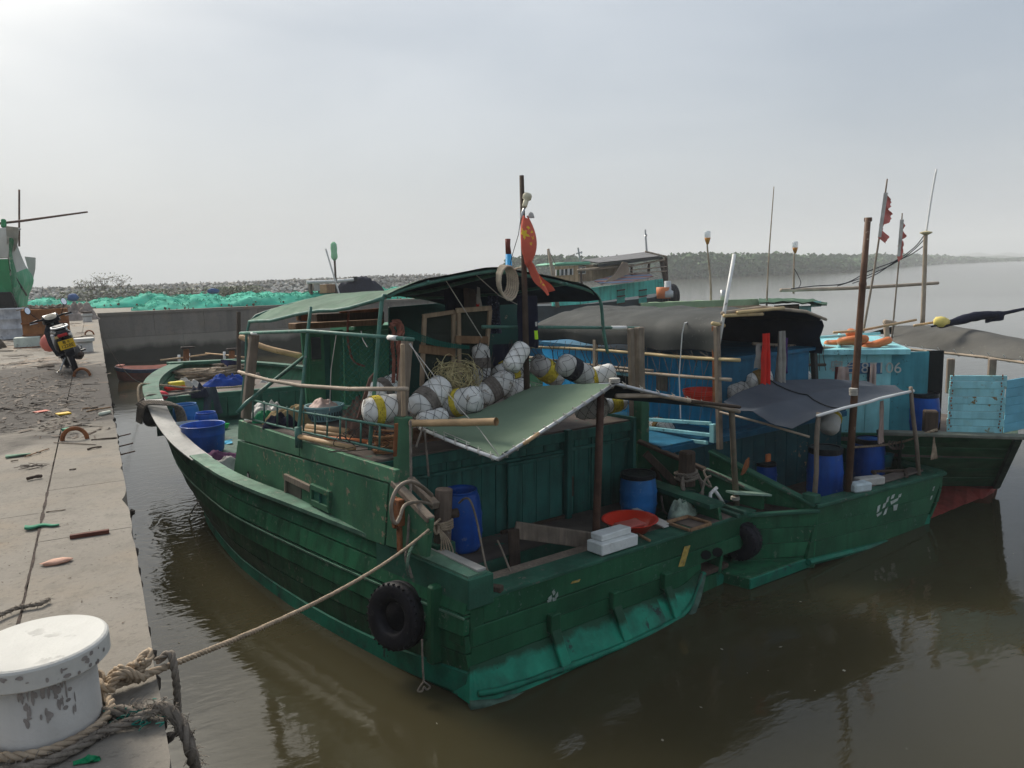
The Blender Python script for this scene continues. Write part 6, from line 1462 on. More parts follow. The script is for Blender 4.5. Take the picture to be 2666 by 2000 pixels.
# hose looped over the quarter, rusty shackle
hp = [B1.y(px, py, u) for px, py, u in ((1125, 1290, .85), (1095, 1265, .6), (1065, 1254, .5), (1035, 1272, .45), (1019, 1312, .4), (1022, 1352, .4), (1032, 1362, .4), (1042, 1345, .42))]
rope_thing([B1.w(*p) for p in hp], .022, 'stiff grey hose looping over the port quarter by the wooden post', mat('grey_brown_hose', (.22, .18, .14), .6, .3, 8), 'hose', 6, False, 'hose')
rope_thing([B1.w(*B1.y(px, py, u)) for px, py, u in ((1042, 1345, .42), (1052, 1318, .5), (1075, 1308, .6), (1102, 1308, .7), (1125, 1315, .8))], .020, 'short bent hose from the rusty fitting to the post', mat('grey_brown_hose', (.22, .18, .14)), 'hose', 6, False, 'hose')
fx = B1.x(1052, 1340, -2.42); mb = MB(B1); mb.box(fx+V((-.06, 0, .04)), (.08, .12, .30)); mb.box(fx+V((-.07, .08, .02)), (.06, .06, .36)); mb.box(fx+V((-.04, .04, -.26)), (.03, .10, .36)); mb.build('rusty_bracket', M_RUST, boat, bevel=.01)
# tyre on the port quarter with its rope
tc = B1.w(-2.50, .95, .62)
tyre(tc, B1.M.to_3x3() @ V((-1, -.30, .16)), .385, .105, 'large black tyre fender hung on the port side near the stern', w=1.15)
w_ = lambda px, py, u: B1.w(*B1.y(px, py, u))
rope_thing([w_(1068, 1095, 1.2), w_(1070, 1250, 1.0), w_(1066, 1340, .8), w_(1060, 1420, .72), w_(1056, 1455, .68), w_(1066, 1480, .66), w_(1072, 1505, .64)], .016, 'grey rope hanging from the corner post down to the tyre fender', M_ROPEG, k=5)
rope_thing([w_(1120, 1375, .75), w_(1085, 1410, .66), w_(1066, 1440, .6), w_(1060, 1478, .56), w_(1064, 1500, .6)], .018, 'greenish rope from the post lashing to the tyre fender', mat('green_grey_rope', (.12, .19, .14), .9, .4, 12, 0, bump=.6, bscale=60), k=5)
mb = MB(); pts = [w_(1099, 1665, .35), w_(1100, 1720, .3), w_(1103, 1775, .28)]; laid(mb, smooth_path(pts, 4), .011); e = pts[-1]
laid(mb, smooth_path([e, e+V((-.05, 0, -.05)), e+V((-.07, 0, -.09)), e+V((-.02, 0, -.10)), e+V((0, 0, -.06)), e+V((.03, 0, -.10)), e+V((.07, 0, -.08)), e+V((.03, 0, -.03)), e], 4), .010)
mb.build('rope', M_ROPEG, smooth=True, label='thin rope with a knotted bow end hanging below the tyre', cat='rope')
tyre(B1.w(*B1.z(386, 1062, 1.45))+V((.10, -.2, -.08)), B1.M.to_3x3() @ V((-1, -.35, .1)), .36, .12, 'black tyre fender on the port bow close to the quay')
tyre(V((8.02, 7.98, .50)), (1, .35, 0), .29, .11, 'black tyre fender squeezed between the first two sterns')
# awning over the after deck
am = mat('awning_green', (.125, .18, .122), .75, .10, 1.0, 0, bump=.15, bscale=90, stain=.2, staincol=(.10, .145, .10))
pA, pB, pC, pD = B1.y(1094, 1110, 1.7), B1.y(1298, 1190, .0), B1.y(1600, 994, -.05), B1.y(1380, 1007, 1.75)
pE, pF = B1.y(1915, 1066, .05), B1.y(1690, 1046, 1.7)
def awl(i, j): return pA.lerp(pB, i).lerp(pD.lerp(pC, i), j) + V((0, 0, -.07*math.sin(math.pi*j)*(1-.5*i) + .016*noise.noise(V((i*5, j*9, 0))) + .012*math.sin(j*31)*i*i*(i > .6)))
def awr(i, j): return pD.lerp(pC, i).lerp(pF.lerp(pE, i), j) + V((0, 0, -.02*math.sin(math.pi*j)))
MB(B1).grid(awl, 20, 20).build('awning', am, boat, smooth=True); MB(B1).grid(awr, 14, 10).build('awning', am, boat, smooth=True)
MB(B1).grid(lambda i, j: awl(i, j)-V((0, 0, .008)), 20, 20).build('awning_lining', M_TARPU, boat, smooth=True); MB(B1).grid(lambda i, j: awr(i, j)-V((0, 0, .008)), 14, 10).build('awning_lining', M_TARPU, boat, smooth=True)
dn_ = V((0, 0, -.025))
for pts, r, m_ in (([pA+dn_, pB+dn_], .022, M_PVC), ([pB+dn_, pC+dn_], .024, M_METAL), ([pC+dn_, pE+dn_], .022, M_METAL), ([pD+dn_, pC+dn_], .022, M_METAL)):
    MB(B1).tube([pts[0], pts[0].lerp(pts[1], .5)+V((0, 0, -.012)), pts[1]], r, 8).build('awning_pole', m_, boat, smooth=True)
MB(B1).tube([B1.y(1604, 1031, .0), B1.y(1720, 1030, -.0), B1.y(1840, 1052, -.02), B1.y(1924, 1072, -.02)], .03, 8).build('awning_pole', M_BAMG, boat, smooth=True)
MB(B1).tube([B1.y(1800, 1045, -.04), B1.y(1926, 1060, -.04)], .025, 8).build('awning_pole', M_WOODD, boat, smooth=True)
MB(B1).tube([B1.y(1364, 1156, -.05), B1.y(1403, 1128, -.05)], .02, 8).build('cane_splint', M_BAMB, boat, smooth=True)
MB(B1).tube([B1.y(1549, 1445, .38), B1.y(1555, 1300, .34), B1.y(1564, 1022, .12)], [.052, .050, .046], 12).build('iron_post', M_RUSTP, boat, smooth=True)
MB(B1).tube([B1.y(1918, 1322, .30), B1.y(1911, 1200, .22), B1.y(1905, 1070, .02)], [.046, .040, .042], 9, jit=.06).build('awning_post', mat('mossy_post', (.20, .165, .12), .8, .35, 2, .35, (.09, .16, .10), 3, grain=(20, 20, 2)), boat, smooth=True)
mb = MB(); 
for c_, m_ in ((B1.w(*B1.y(1914, 1300, .27)), 0), (B1.w(*B1.y(1552, 1412, .37)), 0), (B1.w(*pC), 1)):
    for k in range(3): mb.lathe(c_+V((0, 0, .018*k)), [(.062, -.006), (.07, 0), (.062, .006)], 10)
mb.tube([w_(1300, 1188, 0), w_(1250, 1120, .6), w_(1198, 1065, 1.1), w_(1065, 895, 1.65)], .006, 4); mb.tube([w_(1160, 1070, 1.3), w_(1068, 893, 1.65)], .006, 4); mb.tube([w_(1155, 1125, 1.2), w_(1215, 1150, .7), w_(1298, 1192, .0)], .005, 4)
mb.build('guy_line', M_STRING, smooth=True, label='pale guy lines from the awning corner up to the cabin corner post', cat='line')
# bamboo pole sticking out aft from the corner
bmb = [B1.w(*B1.y(1070, 1102, 1.55)), B1.w(*B1.y(1210, 1100, .8)), B1.w(*B1.y(1292, 1098, .35))]
mb = MB(); P = smooth_path(bmb, 8); mb.tube(P, [.043 + .005*(i % 8 == 0) for i in range(len(P))], 14, cap=False); mb.tube(P, .034, 14, cap=False); mb.build('bamboo_pole', M_BAMB, smooth=True, label='thick cut bamboo pole sticking out over the green awning', cat='bamboo')
rope_thing([w_(1105, 1120, 1.3), w_(1110, 1170, 1.3), w_(1114, 1215, 1.3), w_(1116, 1240, 1.3)], .014, 'thick twisted rope end dangling under the awning', M_ROPEG, k=5)
rope_thing([w_(1100, 1112, 1.3), w_(1095, 1130, 1.3), w_(1083, 1165, 1.3)], .014, 'short rope end below the bamboo pole by the corner', M_ROPEG, k=5)
# barrels on the after deck
barrel(B1.z(1204, 1428, .90), .27, .80, 'blue barrel with cut open top behind the wooden mooring post', M_BLUE, 'open', fr=B1)
barrel(B1.z(1662, 1342, .90), .275, .66, 'light blue barrel with black lid on the after deck', M_BLUEL, 'lid', fr=B1)
rope_thing([w_(1195, 1310, 1.2), w_(1210, 1298, 1.1), w_(1225, 1305, 1.0), w_(1240, 1350, .9), w_(1252, 1410, .7), w_(1264, 1470, .55), w_(1275, 1500, .4)], .014, 'thin hose arching from the open barrel into the cockpit', mat('grey_brown_hose', (.22, .18, .14)), 'hose', 6, False, 'hose')
rope_thing([w_(1296, 1408, .8), w_(1310, 1440, .6), w_(1325, 1478, .45), w_(1330, 1490, .4)], .013, 'short bent hose end beside the bracket board in the cockpit', mat('grey_brown_hose', (.22, .18, .14)), 'hose', 6, False, 'hose')
rope_thing([w_(1170, 1395, 1.0), w_(1178, 1430, .9), w_(1195, 1450, .8), w_(1205, 1470, .7)], .018, 'dark rope running down at the foot of the open barrel', M_ROPED, k=5)
# red basin with strainer, foam block
bs = B1.w(*B1.z(1640, 1380, 1.025)); rb = thing('basin', 'wide red plastic basin on the stern shelf by the rusty post', 'basin', bs)
MB().lathe(bs, [(.24, 0), (.35, .15), (.38, .165), (.385, .158), (.35, .14), (.24, .014), (0, .014)], 40).build('basin_bowl', M_RED, rb, smooth=True)
st_ = thing('strainer', 'pink square strainer lying inside the red basin', 'strainer', bs+V((0, 0, .02)))
mb = MB(); c = bs+V((-.02, -.03, .05)); mb.hexa([c+V((x*.14, y*.09, -.03)) for x, y in ((-1, -1), (1, -1), (1, 1), (-1, 1))]+[c+V((x*.19, y*.13, .06)) for x, y in ((-1, -1), (1, -1), (1, 1), (-1, 1))]); mb.build('strainer_body', M_PINK, st_, bevel=.012)
M_FOAM = mat('cut_white_foam', (.66, .68, .66), .85, .1, 8, .1, (.5, .5, .47), 20, bump=.7, bscale=30)
fb = thing('foam_block', 'white foam blocks stacked on the stern rail before the red basin', 'foam block', B1.w(*B1.y(1612, 1440, -.05)))
fl = lambda pts, z0: [B1.w(*B1.z(px, py, z0)) for px, py in pts]
q = fl([(1566, 1441), (1659, 1442), (1664, 1422), (1563, 1420)], 1.03); 
x0_, x1_ = B1.y(1568, 1440, .0).x, B1.y(1661, 1440, .0).x; base = [B1.w(x0_, .0, 1.035), B1.w(x1_, .0, 1.035)]; bk = B1.M.to_3x3() @ V((0, .27, 0))
mb = MB(); a, b = base; mb.hexa([a, b, b+bk, a+bk, a+V((0, 0, .145)), b+V((.01, 0, .14)), b+bk+V((0, 0, .145)), a+bk+V((0, 0, .145))]); mb.build('foam_slab', M_FOAM, fb, bevel=.012)
mb = MB(); a2, b2_ = a.lerp(b, .12)+bk*.28+V((0, 0, .147)), a.lerp(b, .93)+bk*.25+V((0, 0, .147)); k2 = bk*.75; mb.hexa([a2, b2_, b2_+k2, a2+k2, a2+V((0, 0, .075)), b2_+V((0, 0, .09)), b2_+k2+V((0, 0, .08)), a2+k2+V((0, 0, .08))]); mb.build('foam_slab', M_FOAM, fb, bevel=.012)
stick3 = lambda a, b, r, lb_, m_=M_WOODB, nm='stick': MB().tube([B1.w(*a), B1.w(*V(a).lerp(V(b), .5)), B1.w(*b)], r, 7, jit=.15).build(nm, m_, smooth=True, label=lb_, cat='stick')
stick3(B1.z(1658, 1390, 1.06), B1.z(1692, 1408, 1.05), .022, 'brown stick lying beside the foam block and red basin')
fr_ = thing('wooden_frame', 'small square frame of red brown sticks on the stern deck', 'frame', B1.w(*B1.z(1795, 1362, 1.04)))
for a, b in (((1738, 1360), (1793, 1344)), ((1793, 1345), (1850, 1362)), ((1850, 1364), (1796, 1381)), ((1796, 1381), (1738, 1361))): MB(B1).bar(B1.z(*a, 1.06), B1.z(*b, 1.06), .045, .035).build('frame_bar', M_WOODB, fr_, bevel=.005)
for k, (a, b, lb_) in enumerate((((1652, 1330), (1738, 1365), 'longer white board leaning behind the red basin'), ((1670, 1350), (1735, 1372), 'shorter white board in front of the longer one'))):
    MB(B1).bar(B1.z(*a, 1.06)+V((0, 0, .03)), B1.z(*b, 1.06), .10, .02).build('white_board', M_WHITEP, bevel=.004, label=lb_, cat='board')
mb = MB(); heap(mb, B1.w(*B1.z(1776, 1345, 1.0)), .24, .17, .22, 5, 12, 18, .7); mb.build('plastic_bag', mat('bag_plastic', (.30, .38, .31), .3, .4, 9, bump=.8, bscale=18), smooth=True, label='crumpled clear plastic bag with green net on the stern deck', cat='bag')
mb = MB()
for k in range(60):
    c = B1.w(*B1.z(1790+rnd(-22, 22), 1340+rnd(-12, 8), 1.0))+V((0, 0, rnd(.02, .25))); mb.tube([c, c+V((rnd(-.08, .08), rnd(-.08, .08), rnd(-.06, .06))), c+V((rnd(-.12, .12), rnd(-.1, .1), rnd(-.1, .05)))], .004, 3)
mb.build('green_net', M_NETG, label='tuft of green net behind the plastic bag on the stern', cat='net')
for k, (pts, lb_) in enumerate(((((1866, 1270), (1850, 1285), (1848, 1310), (1856, 1325)), 'left white plastic pipe elbow hanging by the stern post'), (((1862, 1278), (1872, 1292), (1884, 1312)), 'right white plastic pipe elbow hanging by the stern post'))):
    MB().tube([w_(px, py, .35) for px, py in pts], .026, 9).build('pipe_elbow', M_PVC, smooth=True, label=lb_, cat='pipe')
for k, (a, b, lb_) in enumerate((((1862, 1322), (1925, 1345), 'nearer dark timber lying across the stern corner'), ((1880, 1316), (1942, 1336), 'farther dark timber lying across the stern corner'))):
    MB(B1).bar(B1.z(*a, 1.06), B1.z(*b, 1.06), .07, .06).build('timber', M_DECKG, bevel=.01, label=lb_, cat='timber')
# rope on the starboard bitt
bc = B1.w(c2.x, c2.y, c2.z-.33)
mb = MB()
coil(mb, bc, .17, 3, .022, .12, jit=.2, twist=True)
for k in range(4): laid(mb, smooth_path([bc+V((-.16, -.10, .08)), bc+V((-.22+.02*k, -.16, -.08-.03*k)), bc+V((-.05, -.24, -.22-.05*k)), bc+V((.14, -.20, -.12-.03*k)), bc+V((.17, -.06, .06))], 5), .020)
laid(mb, smooth_path([bc+V((.12, -.14, .02)), bc+V((.3, -.2, -.12)), B1.w(*sa.lerp(sb, .55))+V((-.05, -.08, .05)), B1.w(*sa.lerp(sb, .85))+V((-.03, -.06, .03))], 6), .018)
mb.build('rope_coil', M_ROPEG, smooth=True, label='thick grey rope coiled round the dark bitt at the starboard quarter', cat='rope')
mb = MB(); laid(mb, smooth_path([w_(1850, 1240, .7), w_(1836, 1250, .6), w_(1828, 1280, .55), w_(1822, 1300, .5)], 5), .02)
kc = w_(1822, 1308, .5)
for k in range(6): laid(mb, smooth_path([kc+V((-.06, -.04, .02*k-.05)), kc+V((.05, -.06, .05-.02*k)), kc+V((.07, .0, -.04)), kc+V((-.04, -.02, -.10+.02*k))], 4), .018)
laid(mb, smooth_path([kc, kc+V((-.03, -.03, -.14)), kc+V((.02, -.03, -.26)), kc+V((.0, -.03, -.34))], 4), .02)
mb.build('rope_knot', M_ROPEG, smooth=True, label='big knotted rope end hanging below the coiled rope', cat='rope')
rope_thing([w_(1722, 1290, .9), w_(1728, 1330, .8), w_(1745, 1345, .7), w_(1735, 1370, .6)], .016, 'dark rope slung behind the light blue barrel', M_ROPED, k=5)
for k, (a, b, w2) in enumerate((((1680, 1180), (1760, 1260), .12), ((1700, 1215), (1745, 1330), .10), ((1730, 1240), (1745, 1400), .10))):
    MB(B1).bar(B1.y(*a, 1.5), B1.y(*b, 1.2), .06, w2).build('brace_board', M_WOODD, boat, bevel=.01)
# -------- floats on the cabin roof
WB = lambda px, py, u: B1.y(px, py, u)
Rx = V((.9, .1, 0))
buoy(WB(1004, 1016, 2.6), (1, .2, .25), .62, .20, 'white float in black cord lying highest behind the corner post', M_GREYT, (.28, .5), fr=B1)
buoy(WB(998, 1066, 1.90), (1, -.1, .05), .58, .20, 'white float with bright yellow band beside the rail, nearest the corner', M_YELT, (.22, .42), fr=B1)
buoy(WB(1118, 1036, 2.1), (.8, .1, .48), .76, .21, 'large white float with wide grey band right of the corner post', M_GREYT, (.30, .52), fr=B1)
buoy(WB(1126, 1092, 1.85), (1, 0, .12), .5, .14, 'half hidden white float below the large grey banded one', None, fr=B1)
buoy(WB(1206, 1046, 1.90), (.35, -.9, .25), .60, .21, 'white float seen end on with a yellow edge', M_YELT, (.30, .45), fr=B1)
buoy(WB(1285, 1012, 2.2), (.85, -.15, .42), .74, .20, 'white float with brown grey band leaning beneath the screens', M_GREYT, (.34, .58), fr=B1)
buoy(WB(1253, 950, 2.6), (.02, .1, 1), .70, .155, 'slim white float with grey band standing upright by the frames', M_GREYT, (.42, .66), fr=B1)
buoy(WB(1330, 965, 2.5), (.85, .1, .3), .70, .21, 'big white float with yellow band beside the dark post', M_YELT, (.32, .52), fr=B1)
buoy(WB(1342, 1012, 2.2), (1, 0, .1), .5, .16, 'small white float tucked under the yellow banded float', None, fr=B1)
buoy(WB(1345, 930, 1.66), (.6, .1, .6), .5, .15, 'plain white float hanging highest near the mast', None, fr=B1)
buoy(WB(1425, 966, 2.7), (.84, -.1, -.5), .72, .20, 'grey white float with yellow band right of the mast', M_YELT, (.36, .66), fr=B1, bm=mat('grey_foam', (.48, .46, .43), .8, .2, 3, .3, (.25, .23, .2), 8))
buoy(WB(1497, 964, 1.66), (.85, -.1, -.42), .70, .19, 'grey white float with black band in the hanging row', M_BLKT, (.30, .52), fr=B1, bm=mat('grey_foam', (.48, .46, .43)))
buoy(WB(1560, 980, 2.6), (.85, -.4, .2), .66, .20, 'round white float with yellow band nearest the awning ridge', M_YELT, (.24, .36), fr=B1, bm=mat('bright_foam', (.68, .68, .66), .7, .1, 3))
buoy(WB(1540, 1062, 1.5), (.3, -.8, .1), .55, .19, 'white float beneath the awning on the cabin roof edge', None, fr=B1)
buoy(WB(1598, 1050, 1.9), (.9, -.2, .1), .5, .16, 'float with yellow band partly hidden behind the rusty post', M_YELT, (.3, .7), fr=B1)
# floats of the second boat
buoy(B2.x(1722, 1112, -1.85), (.3, 1, .05), .70, .17, 'white float with brown band behind the light blue rail', mat('brown_tape', (.20, .12, .03), .6), (.42, .62), fr=B2, bm=mat('bright_foam', (.68, .68, .66)))
buoy(B2.y(1922, 985, 2.4), (.3, .3, 1), .58, .22, 'white float hanging in cords at the aft end of the tarp', None, fr=B2, bm=mat('grey_foam', (.48, .46, .43)))
buoy(B2.y(1970, 988, 2.2), (.9, -.2, .15), .66, .19, 'white float with wide brown band above the slate awning', mat('brown_tape', (.20, .12, .03)), (.34, .66), fr=B2)
buoy(B2.y(1915, 1020, 2.2), (.8, -.2, .1), .5, .18, 'dusty float below the brown banded one', None, fr=B2, bm=mat('grey_foam', (.48, .46, .43)))
buoy(B2.y(2082, 984, 2.6), (1, 0, .12), .60, .14, 'white float with yellow band just above the awning seam', M_YELT, (.30, .44), fr=B2)
buoy(B2.y(2162, 1098, .9), (.6, .3, .4), .50, .19, 'white float with yellow ring hanging under the slate awning', M_YELT, (.62, .74), fr=B2, twine=False)
# barrels and gear of the second boat
barrel(B2.z(2145, 1318, .46), .285, 1.02, 'tall dark blue barrel with black lid behind the leaning awning post', M_BLUE, 'lid', fr=B2)
barrel(B2.z(2260, 1262, .50), .27, .88, 'blue barrel with open black rim right of the bamboo mast', M_BLUE, 'rim', fr=B2)
barrel(B2.z(1993, 1278, .50), .19, .52, 'small blue barrel with black top in the dark cockpit', M_BLUE, 'lid', fr=B2)
MB(B2).box(B2.y(2000, 1192, 1.0), (.08, .04, .12)).build('orange_tag', M_ORANGE, label='small orange plastic piece above the small blue barrel', cat='scrap')
c = B2.w(*B2.y(2306, 1214, .8)); MB().lathe(c, [(.09, 0), (.13, .22), (.14, .23), (.12, .22), (.08, .02)], 18).build('bucket', mat('teal_bucket', (.03, .19, .22), .4, .2), smooth=True, label='small teal bucket beside the black rimmed barrel', cat='bucket')
fb = thing('foam_block', 'two broken white foam pieces on the second stern beside the mast', 'foam block', B2.w(*B2.y(2258, 1280, .1)))
mb = MB(B2); p = B2.y(2246, 1272, .03); mb.box(p+V((.0, .05, .02)), (.34, .2, .15), -.25); mb.build('foam_piece', mat('blue_white_foam', (.52, .60, .62), .85, .15, 8, .2, (.4, .42, .42), 14, bump=.8, bscale=25), fb, bevel=.03)
mb = MB(B2); p = B2.y(2270, 1262, .12); mb.box(p+V((.05, .08, .04)), (.48, .18, .13), -.35); mb.build('foam_piece', mat('greyed_foam', (.46, .44, .41), .85, .2, 8, .2, (.36, .34, .3), 14, bump=.8, bscale=25), fb, bevel=.02)
fr_ = thing('wooden_frame', 'dark wooden frame lying on the second stern under the right post', 'frame', B2.w(.7, .3, .95))
for a, b in (((.28, .12, .97), (.62, .50, .98)), ((.62, .50, .98), (1.15, .22, .97)), ((1.15, .22, .97), (.8, .0, .96))): MB(B2).bar(a, b, .05, .04).build('frame_bar', M_WOODD, fr_, bevel=.005)
c = B2.w(*B2.x(1826, 1030, -1.62)); rb = thing('basin', 'round red tub with ribbed rim on the second boat cabin side', 'basin', c-V((0, 0, .12)))
MB().lathe(c-V((0, 0, .13)), [(.22, 0), (.28, .10), (.29, .16), (.305, .165), (.30, .20), (.315, .205), (.315, .235), (.29, .235), (.24, .03), (0, .02)], 36).build('basin_bowl', M_RED, rb, smooth=False)
mb = MB(B2); mb.prism([B2.y(px, py, .3) for px, py in ((1938, 1218), (1945, 1200), (1952, 1192), (1950, 1215), (1940, 1232), (1932, 1238))], (0, .03, 0)); mb.build('rudder_scrap', M_RUST, label='rust red leaf shaped scrap hanging by the mossy post', cat='scrap')
# light blue barrel of third boat
barrel(G.z(2412, 1130, 1.08)+V((.1, .15, 0)), .29, .80, 'bright blue barrel with black lid on the light blue boat', M_BLUE, 'lid')
rope_thing([G.z(2218, 1165, 1.3), G.z(2290, 1160, 1.28), G.z(2350, 1150, 1.35), G.z(2410, 1128, 1.55), G.z(2440, 1118, 1.62)], .022, 'tan mooring rope from the light blue bow to the second boat', M_ROPE, k=6)
mb = MB(); a = G.z(2432, 1120, 1.58)
for k in range(4): laid(mb, smooth_path([a+V((rnd(-.03, .03), 0, .02*k)), a+V((-.12, -.08, -.12)), a+V((-.2+.03*k, -.12, -.32)), a+V((-.26+.05*k, -.14, -.46))], 4), .014)
mb.build('rope_tail', M_ROPE, smooth=True, label='frayed rope tails hanging from the light blue bow post', cat='rope')
mb = MB()
for k in range(3): c = G.z(2322+k*9, 1158, 1.28); coil(mb, c, .09, 1, .018, .02, (1, 0, 0), (0, .3, .95), .2, True)
mb.build('rope_loops', M_ROPEG, smooth=True, label='three rope loops in the line above the second stern', cat='rope')
# -------- other things on the green cabin roof
def hung(name, px, py, w, h, label, m_, cat, fr, u, nf=3, fold=.04, seed=0, taper=0, rz=0, matfn=None, drop=(0, 0, -1), nu=14):
    c = fr.w(*fr.y(px, py, u)); x = fr.M.to_3x3() @ V((math.cos(rz), math.sin(rz), 0)); mb = MB(); cloth(mb, c, x, drop, w, h, fold, nf, seed=seed, taper=taper, matfn=matfn, nu=nu)
    return mb.build(name, m_, smooth=True, label=label, cat=cat)
hung('shirt', 1310, 896, .38, .36, 'navy shirt hanging on the line left of the mast', M_CLNAVY, 'shirt', B1, 2.6, seed=1)
hung('jacket', 1372, 770, .34, .72, 'black jacket with lime stripe hanging behind the mast', [M_CLNAVY, M_LIME, M_WHITEP], 'jacket', B1, 1.9, seed=2, nu=20, matfn=lambda i, j: 1 if (.80 < i < .95 and .66 < j < .86) else (2 if (.84 < i < .93 and .50 < j < .58) else 0))
hung('checked_shirt', 1283, 770, .34, .60, 'dark checked shirt hanging under the big canopy', mat('check_cloth', (.035, .04, .07), .9, .8, 30, .25, (.35, .36, .40), 30, bump=0), 'shirt', B1, 3.4, seed=3, taper=.4)
hung('white_bag', 1245, 745, .16, .36, 'white bag with red corner hanging under the canopy', [M_CLWHITE, M_CLRED], 'bag', B1, 3.3, 1, .03, 4, .6, matfn=lambda i, j: 1 if (j > .72 and i < .5) else 0)
hung('coat', 1190, 745, .5, .55, 'dark coat hanging in the shade under the canopy, left of the white bag', M_CLNAVY, 'coat', B1, 3.8, 4, seed=6)
hung('grey_cloth', 1222, 740, .2, .50, 'brownish towel hanging in the shade under the canopy', mat('brown_towel', (.16, .125, .11), .9), 'towel', B1, 3.6, 3, seed=8)
hung('red_shirt', 1997, 868, .22, .98, 'red shirt hanging at the aft end of the grey tarp', M_CLRED, 'shirt', B2, 1.55, 4, .06, 2, .2)
hung('grey_shirt', 2033, 862, .22, .98, 'grey shirt hanging beside the red one', M_CLGREY, 'shirt', B2, 1.6, 4, .06, 5, .25)
hung('purple_cloth', 2045, 880, .10, .6, 'purple cloth half hidden behind the grey shirt', mat('purple_cloth', (.06, .02, .12), .9), 'cloth', B2, 1.75, 2, seed=6)
hung('white_cloth', 1976, 895, .14, .42, 'white cloth tip hanging left of the red shirt', M_CLWHITE, 'cloth', B2, 1.7, 2, seed=7, taper=.3)
hung('towel', 2296, 1044, .17, .72, 'pinkish towel hanging under the slate awning edge', M_CLPINK, 'towel', B2, .5, 4, .03, 3, .35)
for k, (px, py, w2, h2, m_, lb_) in enumerate(((2180, 955, .10, .34, mat('maroon_cloth', (.10, .03, .03), .9), 'maroon sock hanging on the light blue cabin wall'), (2196, 955, .22, .28, M_CLPINK, 'pinkish cloth hanging left of the number plate'), (2267, 955, .12, .46, M_CLNAVY, 'navy trousers leg hanging in front of the number plate'), (2274, 948, .12, .42, M_CLPINK, 'tan cloth hanging in front of the number plate'))):
    c = kp(px, py, .10+.02*k); mb = MB(); cloth(mb, c, kd, (0, 0, -1), w2, h2, .03, 3, seed=k, taper=.2); mb.build('hung_cloth', m_, smooth=True, label=lb_, cat='cloth')
c = kp(2340, 941, .1); MB().blob(c, (.26, .07, .06), 2, .2).build('yellow_bag', mat('yellow_bundle', (.60, .46, .03), .6), smooth=True, label='yellow bundle tied under the light blue roof edge', cat='bundle')
c = kp(2338, 960, .1); mb = MB(); cloth(mb, c, kd, (0, 0, -1), .28, .16, .03, 4, seed=4); mb.build('gloves', mat('pinkish_glove', (.42, .17, .14), .8), smooth=True, label='pair of pink gloves hanging below the yellow bundle', cat='gloves')
# tall screen frames
def screen(label, posts, bars, sheet, u):
    root = thing('screen_frame', label, 'screen', B1.w(*B1.y(*posts[0][1], u)), 'wooden screen frames on the cabin roof')
    for a, b in posts: MB(B1).bar(B1.y(*a, u), B1.y(*b, u), .06, .045, (0, 1, 0)).build('frame_post', M_WOODP, root, bevel=.006)
    for a, b, w_2 in bars: MB(B1).bar(B1.y(*a, u-.03), B1.y(*b, u-.03), .035, w_2).build('frame_bar', M_WOODB if w_2 > .08 else M_WOODP, root, bevel=.006)
    mb = MB(B1); mb.prism([B1.y(px, py, u+.02) for px, py in sheet], (0, .005, 0)); mb.build('mesh_sheet', mat('mesh_screen', (.035, .045, .035), .8, .3, 5, bump=.2, alpha=.78), root)
screen('left wooden screen frame with dark mesh standing on the cabin roof', [((1105, 828), (1098, 1005)), ((1181, 810), (1180, 955))], [((1100, 824), (1183, 812), .06), ((1092, 908), (1184, 918), .12)], [(1106, 826), (1180, 813), (1180, 960), (1100, 1000)], 2.75)
screen('right wooden screen frame with dark mesh standing on the cabin roof', [((1194, 812), (1196, 985)), ((1276, 806), (1254, 1050))], [((1187, 809), (1279, 802), .07), ((1186, 884), (1270, 886), .11), ((1212, 995), (1258, 990), .10)], [(1195, 812), (1275, 806), (1258, 985), (1197, 985)], 2.7)
# nets, lines, basket and clutter on the cabin roof
mb = MB()
c = B1.w(*B1.y(1185, 995, 2.35)); 
for k in range(110):
    a, e = rnd(0, 6.28), rnd(-.3, 1.3); R_ = rnd(.12, .25); p = []
    n1 = V((rnd(-1, 1), rnd(-1, 1), rnd(-1, 1))).normalized(); x_, y_ = perp(n1); o = V((rnd(-.14, .14), rnd(-.1, .1), rnd(-.06, .16)))
    a1 = rnd(2, 5)
    for q in range(9): t = a+a1*q/8; p.append(c+o+(x_*math.cos(t)*1.2+y_*math.sin(t))*R_*V((1, 1, 1)).length/1.73)
    mb.tube(p, .0045, 3)
mb.build('line_tangle', mat('straw_line', (.50, .42, .22), .7, .3, 8), label='tangled heap of straw coloured line among the floats', cat='line')
def netting(name, fn, nu, nv, r, m_, label):
    mb = MB(); P = lambda i, j: V(fn(i/nu, j/nv))
    for i in range(nu):
        for j in range(nv):
            if (i+j) % 2 == 0: mb.tube([P(i, j), P(i+1, j+1)], r, 3, cap=False)
            else: mb.tube([P(i+1, j), P(i, j+1)], r, 3, cap=False)
    return mb.build(name, m_, label=label, cat='net')
netting('net_curtain', lambda i, j: B1.w(*(B1.y(888+i*165, 872+j*215, 3.4-1.2*i)+V((0, .05*math.sin(i*9+j*3), 0)))), 22, 26, .0035, M_NETG, 'green netting hung as a curtain before the wheelhouse wall')
netting('sagging_net', lambda i, j: B1.w(*(B1.y(1022+i*200, 842+i*62+(j-.4)*(26-30*i*.6)+14*math.sin(math.pi*i), 2.6))), 44, 10, .005, M_NETG, 'green net stretched from the corner post to the screen frames')
mb = MB(); P = [B1.w(*B1.y(px, py, 2.3)) for px, py in ((1018, 848), (1032, 842), (1040, 860), (1036, 890), (1040, 930), (1038, 990))]
